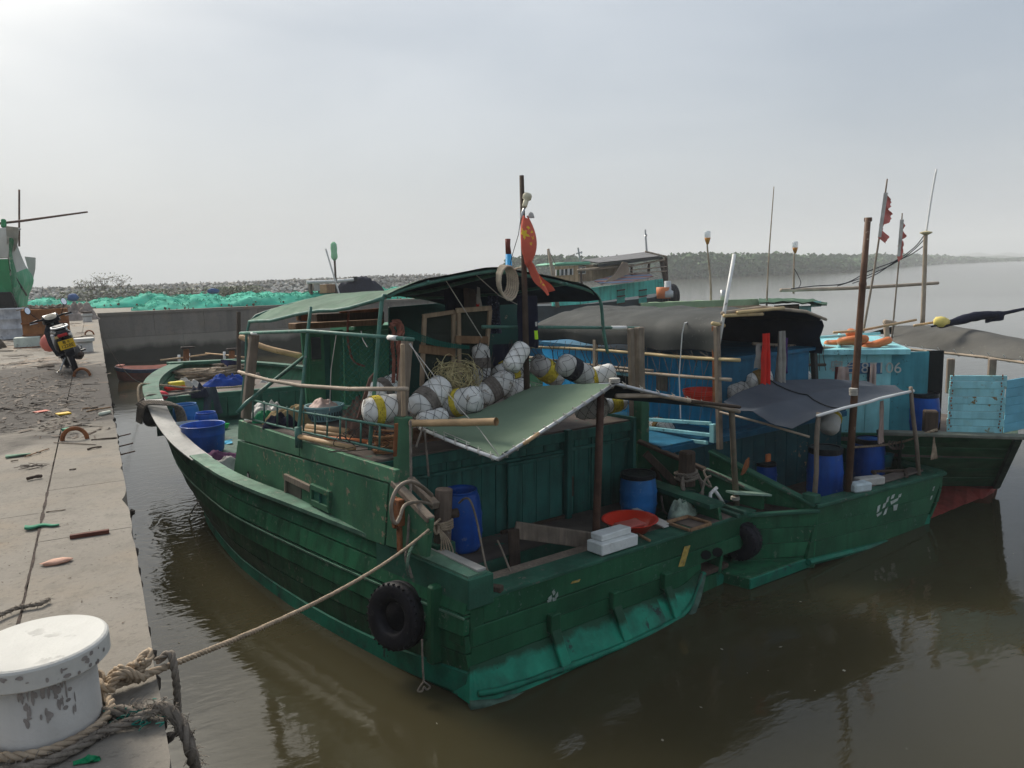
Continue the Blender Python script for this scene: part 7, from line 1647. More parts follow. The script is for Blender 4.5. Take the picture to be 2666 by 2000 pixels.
laid(mb, smooth_path(P, 6), .035); laid(mb, smooth_path([P[0]+V((.02, 0, .04)), P[1]+V((.03, 0, .02)), P[2]+V((.04, 0, 0)), P[3]+V((.04, 0, 0))], 5), .03); laid(mb, smooth_path([p+V((-.07, .02, -.03)) for p in P[1:]], 5), .025)
mb.build('rope_hank', mat('red_brown_rope', (.22, .085, .06), .9, .4, 9, 0, bump=.7), smooth=True, label='thick red brown rope hank hung behind the corner post', cat='rope')
rope_thing([w_(908, 812, 3.9), w_(905, 870, 3.9), w_(912, 920, 3.9), w_(925, 945, 3.9), w_(950, 953, 3.9)], .018, 'rusty chain like rope hanging before the wheelhouse boards', mat('red_brown_rope', (.22, .085, .06)), k=5)
bk_ = B1.w(*B1.z(846, 1092, 2.24)); rb = thing('laundry_basket', 'pale teal plastic basket with slotted sides on the cabin roof', 'basket', bk_)
MB().lathe(bk_, [(.24, 0), (.29, .20), (.315, .205), (.315, .235), (.285, .235), (.23, .02), (0, .02)], 28).build('basket_body', M_TEALB, rb, smooth=False)
mb = MB()
for k in range(36): a = 2*math.pi*k/36; d = V((math.cos(a), math.sin(a), 0)); mb.bar(bk_+d*.254+V((0, 0, .03)), bk_+d*.278+V((0, 0, .14)), .018, .012, d)
mb.build('basket_slot', mat('basket_slot', (.05, .09, .10), .6), rb, kind='stuff')
mb = MB(); heap(mb, bk_+V((-.02, 0, .19)), .24, .21, .13, 8, 12, 18, .5); mb.build('bag', mat('pinkish_bag', (.56, .40, .35), .6, .25, 6, .12, (.5, .08, .05), 4, bump=.5, bscale=16), smooth=True, label='pinkish plastic bag piled in the teal basket', cat='bag')
def clump(name, px, py, rx, ry, h, m_, label, cat, z=2.22, seed=1, rough=.6):
    mb = MB(); heap(mb, B1.w(*B1.z(px, py, z)), rx, ry, h, seed, 12, 20, rough); return mb.build(name, m_, smooth=True, label=label, cat=cat)
clump('white_bag', 692, 1084, .34, .24, .19, mat('white_bag_plastic', (.55, .54, .52), .5, .2, 6, bump=.6, bscale=16), 'white plastic bag at the forward end of the deck rail', 'bag', seed=2)
clump('jacket', 762, 1096, .5, .32, .19, M_CLTAN, 'khaki jacket thrown over the deck behind the rail', 'jacket', seed=3, rough=.7)
clump('black_bag', 728, 1108, .26, .18, .15, M_CLNAVY, 'black bag bulging through the deck rail', 'bag', seed=4)
clump('net_bundle', 690, 1096, .22, .15, .14, mat('green_net_scrap', (.01, .22, .09)), 'green net bundle below the white bag', 'net', seed=5)
clump('net_heap', 945, 1128, .36, .26, .34, mat('brown_net_heap', (.14, .085, .065), .95, .6, 6, .3, (.28, .18, .12), 9, bump=.9, bscale=25), 'brown tangled net heap under the floats by the rail', 'net', seed=6, rough=.9)
for k, (a, b, r, lb_) in enumerate((((800, 1112), (905, 1124), .05, 'thickest bamboo pole lying on deck behind the rail'), ((790, 1120), (915, 1138), .028, 'thin bamboo pole lying along the rail'), ((775, 1136), (922, 1168), .036, 'bamboo pole lying at the outer deck edge below the rail'), ((845, 1140), (960, 1150), .03, 'orange bamboo piece beneath the rope coil'))):
    MB(B1).tube([B1.z(*a, 2.25+r), B1.z(*V((*a, 0)).lerp(V((*b, 0)), .5)[:2], 2.25+r), B1.z(*b, 2.25+r)], r, 9).build('bamboo_pole', M_BAMB if k < 3 else M_ORANGE, smooth=True, label=lb_, cat='bamboo')
mb = MB(); c = B1.w(*B1.z(1015, 1172, 2.22))
for k in range(9): coil(mb, c+V((rnd(-.04, .04), rnd(-.04, .04), .028*k)), rnd(.15, .24), 1, .017, .02, jit=.2, twist=True)
mb.build('rope_coil', M_ROPEO, smooth=True, label='orange brown rope coil in the aft corner of the deck rail', cat='rope')
mb = MB(); c = B1.w(*B1.z(1075, 1160, 2.22))
for k in range(10): laid(mb, smooth_path([c+V((-.05, 0, .02+.022*k)), c+V((.2, -.03+rnd(-.03, .03), .04+.02*k)), c+V((.5, .0, .03+.02*k)), c+V((.8, .05, .02+.02*k))], 4), .016)
mb.build('rope_bundle', mat('brown_rope', (.20, .12, .08), .9, .4, 10, 0, bump=.7), smooth=True, label='brown rope bundle on the cabin roof under the awning pole', cat='rope')
mb = MB(B1); q = [B1.y(px, py, 2.3) for px, py in ((975, 970), (966, 1000), (952, 1050), (938, 1085), (930, 1090), (945, 1040), (962, 985))]; mb.prism(q, (0, .03, 0)); mb.build('oar_blade', mat('dark_red_wood', (.13, .07, .055), .8, .3, 3, grain=(20, 20, 2)), bevel=.005, label='dark oar blade leaning on deck behind the rail', cat='oar')
for k, (pts, lb_) in enumerate(((((876, 868), (862, 960), (858, 1070)), 'string hanging from the top rail to the basket'), (((940, 862), (945, 885), (956, 904)), 'short white string on the top rail'), (((1158, 726), (1205, 800), (1255, 880)), 'pale stay line from the canopy arch to the screens'), (((1235, 712), (1300, 770), (1362, 800)), 'grey stay line from the canopy to the mast'))):
    MB().tube([w_(px, py, 2.2 if k > 1 else 3.6) if k > 1 else B1.w(*B1.x(px, py, -2.3)) for px, py in pts], .006, 4).build('string', M_STRING, label=lb_, cat='string')
# coil hung on the canopy, antenna, flag
mb = MB(); c = w_(1312, 728, 1.9)
xd = B1.M.to_3x3() @ V((1, 0, 0))
for k in range(6):
    pts = []
    for q in range(15): a = 2*math.pi*q/14; pts.append(c+xd*(.095+.012*k)*math.cos(a)*1.0+xd*(.012*k-.03)+V((0, -.02*k, (.19+.008*k)*math.sin(a)-.01*k)))
    laid(mb, pts, .014)
laid(mb, smooth_path([c+xd*.05+V((0, -.02, .19)), c+xd*.12+V((0, 0, .13)), c+xd*.22+V((0, -.08, .16)), w_(1362, 695, 1.74)], 5), .014)
mb.build('rope_coil', mat('cream_rope', (.50, .43, .33), .85, .2, 12, 0, bump=.5), smooth=True, label='cream rope coil hanging on the canopy edge beside the mast', cat='rope')
gp = thing('antenna', 'cream mushroom antenna on a grey stick lashed to the mast', 'antenna', w_(1357, 575, 1.66))
MB().tube([w_(1357, 578, 1.66), w_(1360, 555, 1.66), w_(1368, 535, 1.66)], .018, 8).build('stick', M_METAL, gp, smooth=True)
ad = (w_(1372, 518, 1.66)-w_(1366, 540, 1.66)).normalized(); MB().lathe(w_(1365, 540, 1.66), [(.028, 0), (.034, .02), (.036, .09), (.03, .10), (.06, .12), (.062, .17), (.05, .19), (0, .195)], 16, ad).build('antenna_head', mat('cream_plastic2', (.62, .57, .42), .4), gp, smooth=True)
MB().tube([w_(1356, 568, 1.66), w_(1350, 610, 1.66), w_(1335, 660, 1.7), w_(1328, 690, 1.8)], .005, 4).build('wire', M_BLACKP, label='thin dark wire from the mast antenna down to the canopy', cat='wire')
# flag wound round the mast: star shapes fall where the folds carry them
def star(i, j, cx_, cy_, R_):
    dx, dy = (i-cx_)*1.0, (j-cy_)*1.5; r = math.hypot(dx, dy); a = math.atan2(dx, dy); k = abs((a*5/(2*math.pi)) % 1 - .5)*2
    return r < R_*(.42+.58*k**1.3)
def fm(i, j): return 1 if (star(i, j, .26, .36, .17) or star(i, j, .42, .20, .06) or star(i, j, .50, .30, .06) or star(i, j, .50, .44, .06) or star(i, j, .42, .56, .06)) else 0
def flag1(i, j):      # j runs down the hoist, i across the cloth, gathered at both ends
    w2 = (.03 + .088*math.sin(math.pi*min(1, j*.98+.02))**.9)*(1 if j < .82 else .9-.5*(j-.82))
    py = 566+j*120; px = 1362+3.5*j
    a = i*math.pi*1.25-.35
    c = B1.y(px+7*math.sin(j*2.6), py, 1.62)
    return B1.w(*(c + V((w2*(-math.cos(a))*1.05+.012*math.sin(i*13+j*4), -.04-.075*math.sin(a)*(.4+.6*math.sin(math.pi*j)), .02*math.sin(i*9+j*3)))))
fl_ = thing('flag', 'faded red flag with yellow stars wound round the mast', 'flag', B1.w(*B1.y(1365, 690, 1.62)))
MB().grid(flag1, 44, 40, .006, fm).build('flag_cloth', [M_FLAG, M_FLAGY], fl_, smooth=True)
def flag2(i, j):
    px = 1374+j*50+(i-.5)*(14+10*j)*(1-.2*j); py = 682+j*82-(i-.5)*(8+6*j)
    return B1.w(*(B1.y(px, py, 1.56)+V((0, .04*math.sin(i*7+j*4)-.05*j, .015*math.sin(j*9)))))
MB().grid(flag2, 14, 36, .006, lambda i, j: 1 if (abs(i-.45-.14*math.sin(j*17)) < .13 and .42 < j < .83 and math.sin(j*34+i*8) > -.35) else 0).build('flag_tail', [M_FLAG, M_FLAGY], fl_, smooth=True)
mb = MB(); heap(mb, w_(1383, 564, 1.6), .05, .03, .05, 2, 6, 10); mb.build('white_rag', M_CLWHITE, fl_)
# -------- bow
wz = lambda px, py, z: B1.w(*B1.z(px, py, z))
barrel(B1.z(489, 1124, 1.2), .275, .62, 'blue barrel with open top and plastic bag nearest the bow', M_BLUEL, 'open', fr=B1)
barrel(B1.z(541, 1136, 1.2), .24, .52, 'narrow necked open blue barrel in the middle of the well', M_BLUE, 'open', fr=B1)
barrel(B1.z(487, 1150, 1.2), .25, .40, 'low blue barrel with a black lid tipped on top', M_BLUE, 'lid', fr=B1)
tb_ = wz(534, 1176, 1.2); rb = thing('tub', 'wide round blue tub beside the port rail, largest of the blue containers', 'tub', tb_, 'plastic barrels on the boats')
MB().lathe(tb_, [(.33, 0), (.35, .04), (.385, .34), (.39, .36), (.385, .37), (.40, .52), (.41, .53), (.40, .54), (.385, .53), (.37, .36), (.34, .03), (0, .03)], 36).build('tub_body', M_BLUE, rb, smooth=True)
mb = MB(); cloth(mb, wz(484, 1088, 1.78)+V((0, -.27, -.02)), B1.M.to_3x3() @ V((1, 0, 0)), (0, -.1, -1), .42, .26, .05, 4, seed=2); mb.build('plastic_sheet', M_PLAST, smooth=True, label='clear plastic bag hanging over the rim of the open barrel', cat='bag')
mb = MB(); c = wz(574, 1116, 1.21); mb.lathe(c, [(.16, 0), (.20, .10), (.21, .10), (.19, .09), (.15, .01), (0, .01)], 4); mb.build('crate', mat('bright_green_plastic', (.03, .50, .12), .4), label='small bright green tray beside the blue tub', cat='tray')
mb = MB(); mb.grid(lambda i, j: wz(575+i*30, 1150-i*6+j*10, 1.21+.02*math.sin(i*5)*math.sin(j*4)), 6, 5, .005); mb.build('plastic_scrap', mat('cyan_scrap', (.02, .30, .48), .5), smooth=True, label='cyan plastic scrap on the well deck', cat='scrap')
clump('cloth_heap', 585, 1222, .42, .24, .16, M_CLWHITE, 'heap of dirty white rags in front of the cabin', 'cloth', 1.2, 3, .8)
clump('cloth_heap', 572, 1196, .45, .22, .12, mat('purple_rag', (.10, .035, .085), .9, .4, 5, bump=.5), 'purple rag heap behind the white rags', 'cloth', 1.2, 6, .8)
mb = MB(); c = wz(505, 985, 1.90)
for k in range(16): coil(mb, c+V((rnd(-.35, .55), rnd(-.25, .25), .015*k)), rnd(.30, .55), 1, .03, .02, (1, 0, 0), (0, 1, 0), .25)
mb.build('rope_pile', M_ROPE, smooth=True, label='pile of coiled tan rope on the foredeck, left', cat='rope')
mb = MB(); c = wz(600, 975, 1.90)
for k in range(18): coil(mb, c+V((rnd(-.4, .4), rnd(-.3, .3), .018*k)), rnd(.25, .5), 1, .032, .03, (1, 0, 0), (0, 1, 0), .3)
mb.build('rope_pile', mat('pale_rope', (.42, .34, .26), .85, .25, 12, 0, bump=.5), smooth=True, label='pile of looped pale rope on the foredeck, right', cat='rope')
clump('blue_sheet', 585, 1002, .55, .28, .20, M_CLBLUE, 'crumpled blue sheet on the foredeck edge', 'sheet', 1.88, 2, .8)
clump('white_bag', 492, 1012, .30, .18, .20, M_CLWHITE, 'dirty white bag hanging at the foredeck edge', 'bag', 1.87, 7, .6)
MB().box(wz(460, 1002, 2.01), (.34, .22, .16), .2).build('box', mat('yellow_box', (.62, .50, .04), .5), bevel=.02, label='yellow box with red base on the foredeck', cat='box')
MB().box(wz(455, 1010, 1.94), (.46, .26, .10), .15).build('red_bag', M_CLRED, bevel=.03, label='red plastic wrapping under the yellow box', cat='bag')
MB().blob(wz(421, 1030, 1.98), (.14, .10, .10), 2, .2).build('red_float', mat('crimson_plastic', (.58, .03, .05), .5), smooth=True, label='small crimson rag tied inside the port bow rail', cat='rag')
hung('work_jacket', 548, 1008, .45, .62, 'dark grey jacket hanging from the foredeck edge', mat('slate_cloth', (.06, .07, .09), .9, .3, 4, bump=.4), 'jacket', B1, 11.78, 3, .05, 2, .5)
clump('foil_bag', 615, 1075, .35, .3, .45, mat('silver_bag', (.16, .165, .17), .35, .5, 7, bump=.8, bscale=14), 'grey plastic bundle in the well beside the cabin', 'bag', 1.2, 5, .6)
MB().grid(lambda i, j: wz(575+i*45, 936+i*4+j*(18-abs(i-.4)*14), 2.36-.2*j), 8, 5, .01).build('cover', mat('blue_cover', (.03, .05, .22), .6), smooth=True, label='dark blue sheet folded over the bow rail', cat='cover')
def davit(px0, py0, px1, py1, fx_, fy_, label, tilt=0):
    root = thing('anchor', label, 'anchor', wz(px0, py0, 2.2), 'anchors at the bow')
    a, b = B1.z(px0, py0, 2.2), B1.y(px1, py1, B1.z(px0, py0, 2.2).y)
    MB(B1).bar(a-V((0, 0, .3)), b, .16, .10, (0, 1, 0)).build('iron_head', M_RUST, root, bevel=.03)
    MB(B1).box(b+V((.03, 0, .03)), (.36, .14, .06)).build('iron_fluke', mat('dark_iron', (.05, .035, .03), .7), root, bevel=.015)
    MB(B1).bar(a.lerp(b, .25), B1.z(fx_, fy_, 1.75), .09, .07).build('wooden_stock', M_WOODB, root, bevel=.01)
davit(483, 942, 485, 908, 520, 982, 'left rusty anchor with wooden stock standing on the bow rail'); davit(601, 940, 604, 912, 622, 975, 'right rusty anchor with wooden stock beside the thin post')
MB(B1).bar(B1.z(622, 1025, 1.6), B1.y(621, 812, B1.z(622, 1025, 1.6).y), .09, .08, (0, 1, 0)).build('bow_post', M_WOODD, boat, bevel=.01)
MB(B1).tube(smooth_path([B1.y(626, 876, 7.3), B1.y(690, 905, 6.9), B1.y(788, 928, 6.5)], 5), .05, 10).build('bamboo_pole', M_BAMB, smooth=True, label='thick bamboo pole slung between the bow post and wheelhouse', cat='bamboo')
rope_thing([B1.w(*q) for q in ((-2.75, 10.9, 1.9), (-2.5, 10.9, 2.08), (-2.0, 11.2, 2.0), (-1.3, 11.7, 1.98), (-1.0, 11.9, 1.95))], .026, 'grey rope stretched across the port bow rail', M_ROPEG, k=5)
rope_thing([B1.w(*q) for q in ((-2.62, 11.2, 1.8), (-2.45, 11.9, 2.16), (-2.1, 12.3, 2.15), (-1.2, 12.2, 2.0), (-.4, 12.1, 1.96), (.3, 12.3, 1.95))], .026, 'long tan rope lying over the bow board to the rope pile', M_ROPE, k=6)
mb = MB()
for k in range(7): laid(mb, smooth_path([B1.w(*q) for q in ((-2.86, 10.5-.06*k, 1.62), (-2.80, 10.4-.07*k, 2.0), (-2.55, 10.2-.09*k, 2.03+.02*(k % 2)), (-2.30, 9.95-.10*k, 1.98), (-2.25, 9.8-.1*k, 1.6))], 4), .022)
mb.build('rope_lashing', M_ROPEG, smooth=True, label='grey ropes lashed across the port bow rail above the tyre', cat='rope')
for k in range(3): MB(B1).bar((-.9+k*.9, 9.0-k*.5, 1.15), (.6+k*.5, 8.2+k*.3, 1.20), .20, .04).build('loose_board', M_DECK, boat)
# bilge water trickling from the bow
tw = [B1.w(*B1.x(px, py, -2.72-.05*i)) for i, (px, py) in enumerate(((552, 1295), (535, 1302), (515, 1320), (500, 1345)))]
mb = MB()
a0 = tw[0]; e0_ = V(TRICKLE)
for k in range(5): mb.tube([a0.lerp(e0_, t)+V((rnd(-.01, .01), rnd(-.01, .01), .55*t*(1-t)+rnd(-.01, .01))) for t in [q/12 for q in range(13)]], rnd(.006, .012), 5, jit=.3)
wm = bpy.data.materials.new('trickle_water'); wm.use_nodes = True; wb = wm.node_tree.nodes['Principled BSDF']; wb.inputs['Base Color'].default_value = (.8, .82, .82, 1); wb.inputs['Roughness'].default_value = .1; wb.inputs['Alpha'].default_value = .55; wb.inputs['Specular IOR Level'].default_value = .8
mb.build('bilge_water', wm, smooth=True, kind='stuff')
mb = MB()
for k in range(22):
    a = w_(1330+k*14, 884+k*2.0, 2.6); mb.tube(smooth_path([a, a+V((rnd(-.06, .06), -.03, -.10)), a+V((rnd(-.1, .1), -.05, -.22)), a+V((rnd(-.12, .12), 0, -rnd(.15, .42)))], 3), .006, 4)
mb.build('hanging_cords', M_ROPED, kind='stuff')
mb = MB()
for k in range(16):
    a = w_(rnd(900, 1040), rnd(1115, 1165), 2.2); mb.tube(smooth_path([a, a+V((rnd(-.15, .15), rnd(-.1, .1), rnd(0, .12))), a+V((rnd(-.25, .25), rnd(-.15, .15), rnd(-.08, .08))), a+V((rnd(-.3, .3), rnd(-.2, .2), -.08))], 4), .006, 4)
for k in range(12):
    a = w_(rnd(1240, 1350), rnd(880, 950), 2.4); mb.tube(smooth_path([a, a+V((rnd(-.1, .1), -.05, -.15)), a+V((rnd(-.2, .2), -.05, -.3)), a+V((rnd(-.2, .2), 0, -.45))], 4), .007, 4)
mb.build('loose_line', M_ROPED, kind='stuff')
for k, (px, py, rx, h, m_, lb_) in enumerate(((655, 1000, .35, .25, M_GREYT, 'grey net pile on the starboard side of the well'), (700, 1010, .30, .22, M_CLWHITE, 'pale net pile in the well near the cabin front'), (520, 1030, .25, .2, M_CLNAVY, 'dark rag at the foredeck edge beside the white bag'))): clump('net_pile', px, py, rx, .25, h, m_, lb_, 'net', 1.7 if k < 2 else 1.85, 11+k, .8)
for k in range(7):
    x = -1.2+k*.42; MB(B1).box((x, 11.82, 1.55), (.40, .03, .46)).build('beam_board', M_RAILD, boat, bevel=.006)
mb = MB(B1)
for a, b, n_ in ((pA, pB, 7), (pB, pC, 12), (pC, pE, 8)):
    for k in range(n_):
        c = a.lerp(b, (k+.5)/n_)+dn_; d = (b-a).normalized(); x, y = perp(d); mb.tube([c+(x*math.cos(q*.9)+y*math.sin(q*.9))*.034+d*.004*q for q in range(8)]+[c+V((0, 0, .05))-d*.03], .005, 4, cap=False)
mb.build('lashing', M_STRING, boat, kind='stuff')
mb = MB()
for k in range(70):
    c = V((rnd(.5, 13), rnd(2.5, 7), .004)) if k > 30 else V((rnd(.3, 1.2), rnd(4, 16), .004)); a = rnd(0, 6.28); l = rnd(.006, .03); d = V((math.cos(a), math.sin(a), 0))*l; e = V((-d.y, d.x, 0))*rnd(.2, .8); mb.add([c-d, c+e, c+d, c-e], [(0, 1, 2, 3)])
mb.build('floating_bits', leafmat('floating_scum', (.10, .085, .06), (.32, .30, .24)), kind='stuff')
# ================================================================ boats and gear further out
# dinghy
dn = thing('rowing_boat', 'small red and blue rowing boat afloat between quay and green boat', 'rowing boat', G.z(380, 1000, 0))
DC = G.z(402, 985, 0); DF = Frame(DC.x+.1, DC.y, 78)
def dsec(t, k):    # outline: half beam along the length
    return .92*max(0, 1-abs(t)**2.6)**.5*k
def drings(z, k, inset=0): return [V((dsec(t, k)*s_, t*1.75*(.82+.18*min(1, k)), z(t))) for t, s_ in [(math.cos(a)*.995, 1 if math.sin(a) >= 0 else -1) for a in [math.pi*q/20 for q in range(40)]]]
def dring(zf, k): 
    out = []
    for q in range(40):
        a = 2*math.pi*q/40; t = math.cos(a); out.append(V((.88*k*math.copysign(abs(math.sin(a))**.8, math.sin(a)), 1.75*t*(.75+.25*k), zf+.16*abs(t)**2.5*(zf > .2))))
    return out
mb = MB(DF); loft(mb, [dring(-.08, .62), dring(.12, .80), dring(.36, .95)], cap=False); mb.build('hull', mat('dinghy_red', (.26, .055, .035), .6, .4, 3, .2, (.1, .04, .03), 6), dn, smooth=True)
mb = MB(DF); loft(mb, [dring(.355, .955), dring(.50, 1.0), dring(.53, .99), dring(.53, .93)], cap=False); mb.build('gunwale', mat('dinghy_blue', (.025, .045, .10), .55, .35, 3, .2, (.12, .14, .16), 8), dn)
mb = MB(DF); loft(mb, [dring(.53, .93), dring(.30, .88), dring(.12, .72)], cap=True); mb.build('lining', mat('dinghy_inside', (.17, .045, .03), .9, .3, 3, .2, (.1, .05, .04), 6), dn)
for t in (-.5, .55): MB(DF).box((0, t, .40), (1.45, .18, .03)).build('thwart', M_WOODB, dn)
MB(DF).blob((0, 1.55, .70), (.28, .2, .06), 1, .3).build('bow_cover', mat('pinkish_scrap2', (.5, .2, .15), .7), dn)
rope_thing(sag(G.z(262, 868, ZQ+.03), G.z(412, 968, .5), 1.0, 12), .011, 'thin mooring rope from the quay ring to the small red boat', M_ROPEG, k=0, twist=False)
# bamboo stakes floating beyond the bow
for pts, r, lb_ in (([(418, 938), (480, 931), (545, 922)], .045, 'left reddish pole lying on stakes in the water beyond the bow'), ([(535, 920), (590, 925), (648, 932)], .045, 'right reddish pole lying on stakes in the water beyond the bow')):
    MB().tube([G.z(px, py, .45) for px, py in pts], r, 8).build('floating_pole', M_BAMB, smooth=True, label=lb_, cat='pole')
for px, py, lb_ in ((466, 940, 'short white stake standing in the water left of the rusty bow fitting'), (491, 936, 'taller white stake standing behind the rusty bow fitting'), (584, 932, 'white stake near the blue cover on the bow')):
    a = G.z(px, py+14, 0); MB().tube([a-V((0, 0, .3)), G.y(px, py-16, a.y)], .07, 8).build('water_stake', M_PVC, smooth=True, label=lb_, cat='stake', group='stakes in the basin')
# brown cabin top and bottle pole behind the wall
cbx = thing('deck_house', 'small brown deckhouse top with white beam showing behind the nets', 'deckhouse', G.y(850, 770, 50.0))
def cq(name, px0, py0, px1, py1, m_, y=50.0, th=.5, par=None):
    a, b = G.y(px0, py1, y), G.y(px1, py0, y); return MB().hexa([(a.x, y, a.z), (b.x, y, a.z), (b.x, y+th, a.z), (a.x, y+th, a.z), (a.x, y, b.z), (b.x, y, b.z), (b.x, y+th, b.z), (a.x, y+th, b.z)]).build(name, m_, par or cbx, bevel=.01)
cq('panel', 833, 741, 850, 764, M_BAMB); cq('panel', 851, 740, 868, 763, M_WOODB); cq('panel', 869, 740, 877, 762, M_WOODB); cq('post', 809, 736, 813, 766, M_WOODD); cq('striped_cloth', 818, 738, 832, 758, M_CLWHITE)
MB().tube([G.y(798, 735, 49.9), G.y(860, 733, 49.9), G.y(925, 728, 49.9)], .10, 8).build('beam', M_PVC, cbx); MB().box(G.y(925, 726, 49.9), (.25, .25, .3)).build('lamp', M_BLACKP, cbx)
bp = thing('bottle_pole', 'wooden pole topped with a green plastic bottle behind the canopy', 'pole', G.y(878, 800, 48.5))
MB().tube([G.y(878, 800, 48.5), G.y(871, 675, 48.5)], .07, 8).build('pole', M_WOODD, bp, smooth=True)
mb = MB(); c = G.y(871, 676, 48.5); mb.lathe(c, [(.05, -.1), (.2, .1), (.21, .2), (.19, .45), (.21, .7), (.19, .95), (.1, 1.08), (.06, 1.1), (0, 1.1)], 14); mb.build('bottle', mat('green_bottle', (.20, .55, .30), .2, .2, 2, 0, bump=.1, alpha=.75), bp, smooth=True)
MB().tube([G.y(883, 765, 48.3), G.y(848, 648, 48.3)], .05, 6).build('white_rod', M_PVC, label='thin white rod leaning behind the canopy by the bottle pole', cat='rod')
mb = MB(); heap(mb, G.y(935, 760, 50.5), 1.8, .8, .9, 3); mb.build('tarp_bundle', M_CLNAVY, smooth=True, label='black bundle on the nets right of the brown deckhouse', cat='bundle')
# ---- turquoise boat with wooden wheelhouse
Y4 = 34.0
b4 = thing('fishing_boat', 'turquoise boat with wooden wheelhouse moored beyond the others', 'boat', G.z(1600, 930, 0))
Y = lambda px, py, d=0: G.y(px, py, Y4+d)
def q4(name, pts, m_, th=.15, d=0, par=None, bevel=.01):
    mb = MB(); mb.prism([Y(px, py, d) for px, py in pts], (0, th, 0)); return mb.build(name, m_, par or b4, bevel=bevel)
for a, b in ((1440, 1510), (1512, 1632), (1634, 1734)):
    ta = lambda x: 748-(x-1552)*.125; tb2 = lambda x: 798-(x-1440)*.075-(max(0, x-1510)*.07)
    q4('hull_panel', [(a, ta(a)+(8 if a < 1500 else 0)), (b, ta(b)+(0)), (b, tb2(b)), (a, tb2(a))], M_TURQ)
q4('hull_side', [(1290, 800), (1440, 796), (1530, 792), (1700, 775), (1745, 760), (1745, 900), (1290, 900)], mat('far_hull_dark', (.04, .055, .065), .6, .3, 1), 2.5, .15)
for x0 in (1607, 1664):
    w_ = None
    for k in range(2):
        q4('window', [(x0, 757-k*-19), (x0+20, 754+k*19), (x0+20, 770+k*19), (x0, 773+k*19)], mat('far_turq_shutter', (.04, .32, .27), .6), .05, -.05)
    for (ax, ay, bx_, by) in ((x0, 757, x0+20, 754), (x0, 773, x0+20, 770), (x0, 792, x0+20, 789)): MB().bar(Y(ax, ay, -.08), Y(bx_, by, -.08), .06, .07).build('window_frame', M_WOODD, b4)
# wheelhouse: boards, windows, green roof
WHB = mat('weathered_boards', (.56, .42, .26), .8, .3, 1.5, 0, grain=(8, 8, .8), bump=.3)
px = 1447
while px < 1610:
    w_ = 12; t = (px-1447)/163; q4('wheelhouse_board', [(px, 694-t*8), (px+w_-.6, 694-t*8), (px+w_-.6, 736-t*10), (px, 738-t*10)], WHB if px < 1500 else mat('grey_boards', (.40, .31, .21), .8, .3, 1.5, 0, grain=(8, 8, .8), bump=.3), .1, 0 if px < 1496 else .1); px += w_
for k, x0 in enumerate((1449, 1460, 1470, 1482)):
    f = q4('window', [(x0, 703-k*.8), (x0+8, 702-k*.8), (x0+8, 717-k*.6), (x0, 718-k*.6)], M_GLASS if k != 0 else M_LEAF, .03, -.03)
    for (ax, bx_) in ((x0-1, x0-1), (x0+8.5, x0+8.5)): MB().bar(Y(ax, 702-k*.8, -.05), Y(ax, 718-k*.6, -.05), .06, .06, (0, 1, 0)).build('window_frame', M_WHITEF, f)
for x0 in (1499, 1513):
    f = q4('window', [(x0, 696), (x0+11, 695), (x0+11, 712), (x0, 713)], M_GLASS, .03, .06)
    for a, b in (((x0, 696), (x0+11, 695)), ((x0, 713), (x0+11, 712)), ((x0, 696), (x0, 713)), ((x0+11, 695), (x0+11, 712))): MB().bar(Y(*a, .05), Y(*b, .05), .05, .06, (0, 1, 0)).build('window_frame', M_WHITEP, f)
q4('wheelhouse_roof', [(1445, 692), (1445, 687), (1470, 683), (1538, 681), (1538, 689)], mat('pale_green_roof', (.16, .42, .28), .6, .2, 1), 2.0, -.15, bevel=.05)
q4('wheelhouse_wall', [(1440, 745), (1440, 790), (1520, 790), (1520, 745)], mat('pale_green_roof', (.16, .42, .28)), .3, .1)
mb = MB(); mb.grid(lambda i, j: Y(1510+i*186-(j*0), 680-i*21-(0), -1.0).lerp(Y(1558+i*166, 695-i*20, 2.0)*1.0, 0) if False else (Y(1512+i*165, 680-i*21, 2.5)).lerp(Y(1558+i*166, 687-i*18, -.8), j), 14, 8, .06); mb.build('awning', mat('grey_awning', (.16, .16, .165), .8), b4, smooth=True)
q4('awning_edge', [(1556, 688), (1724, 669), (1726, 674), (1558, 696)], M_TARPD, .08, -.82)
for (a, b, r) in (((1721, 672), (1737, 757), .12), ((1690, 682), (1688, 712), .07), ((1644, 690), (1644, 720), .06), ((1733, 670), (1738, 800), .1), ((1512, 705), (1515, 745), .06)):
    MB().tube([Y(*a, -.5), Y(*b, -.5)], r, 8).build('awning_post', M_WOODD, b4, smooth=True)
for (a, b, r) in (((1504, 704), (1650, 691), .07), ((1638, 694), (1730, 676), .05), ((1640, 704), (1735, 694), .03), ((1640, 712), (1735, 706), .03), ((1680, 655), (1735, 668), .05)): MB().tube([Y(*a, -.6), Y(*b, -.6)], r, 7).build('awning_rail', M_BAMG, b4, smooth=True)
M_STRIPE = bpy.data.materials.new('striped_sheet'); M_STRIPE.use_nodes = True
_t = M_STRIPE.node_tree; _b = _t.nodes['Principled BSDF']; _b.inputs['Roughness'].default_value = .85
_c = _t.nodes.new('ShaderNodeTexCoord'); _w = _t.nodes.new('ShaderNodeTexWave'); _w.bands_direction = 'Z'; _w.inputs['Scale'].default_value = 2.1; _w.inputs['Distortion'].default_value = .6
_r = _t.nodes.new('ShaderNodeValToRGB'); _r.color_ramp.elements[0].color = (.35, .10, .09, 1); _r.color_ramp.elements[1].color = (.12, .20, .36, 1); e_ = _r.color_ramp.elements.new(.5); e_.color = (.42, .40, .38, 1)
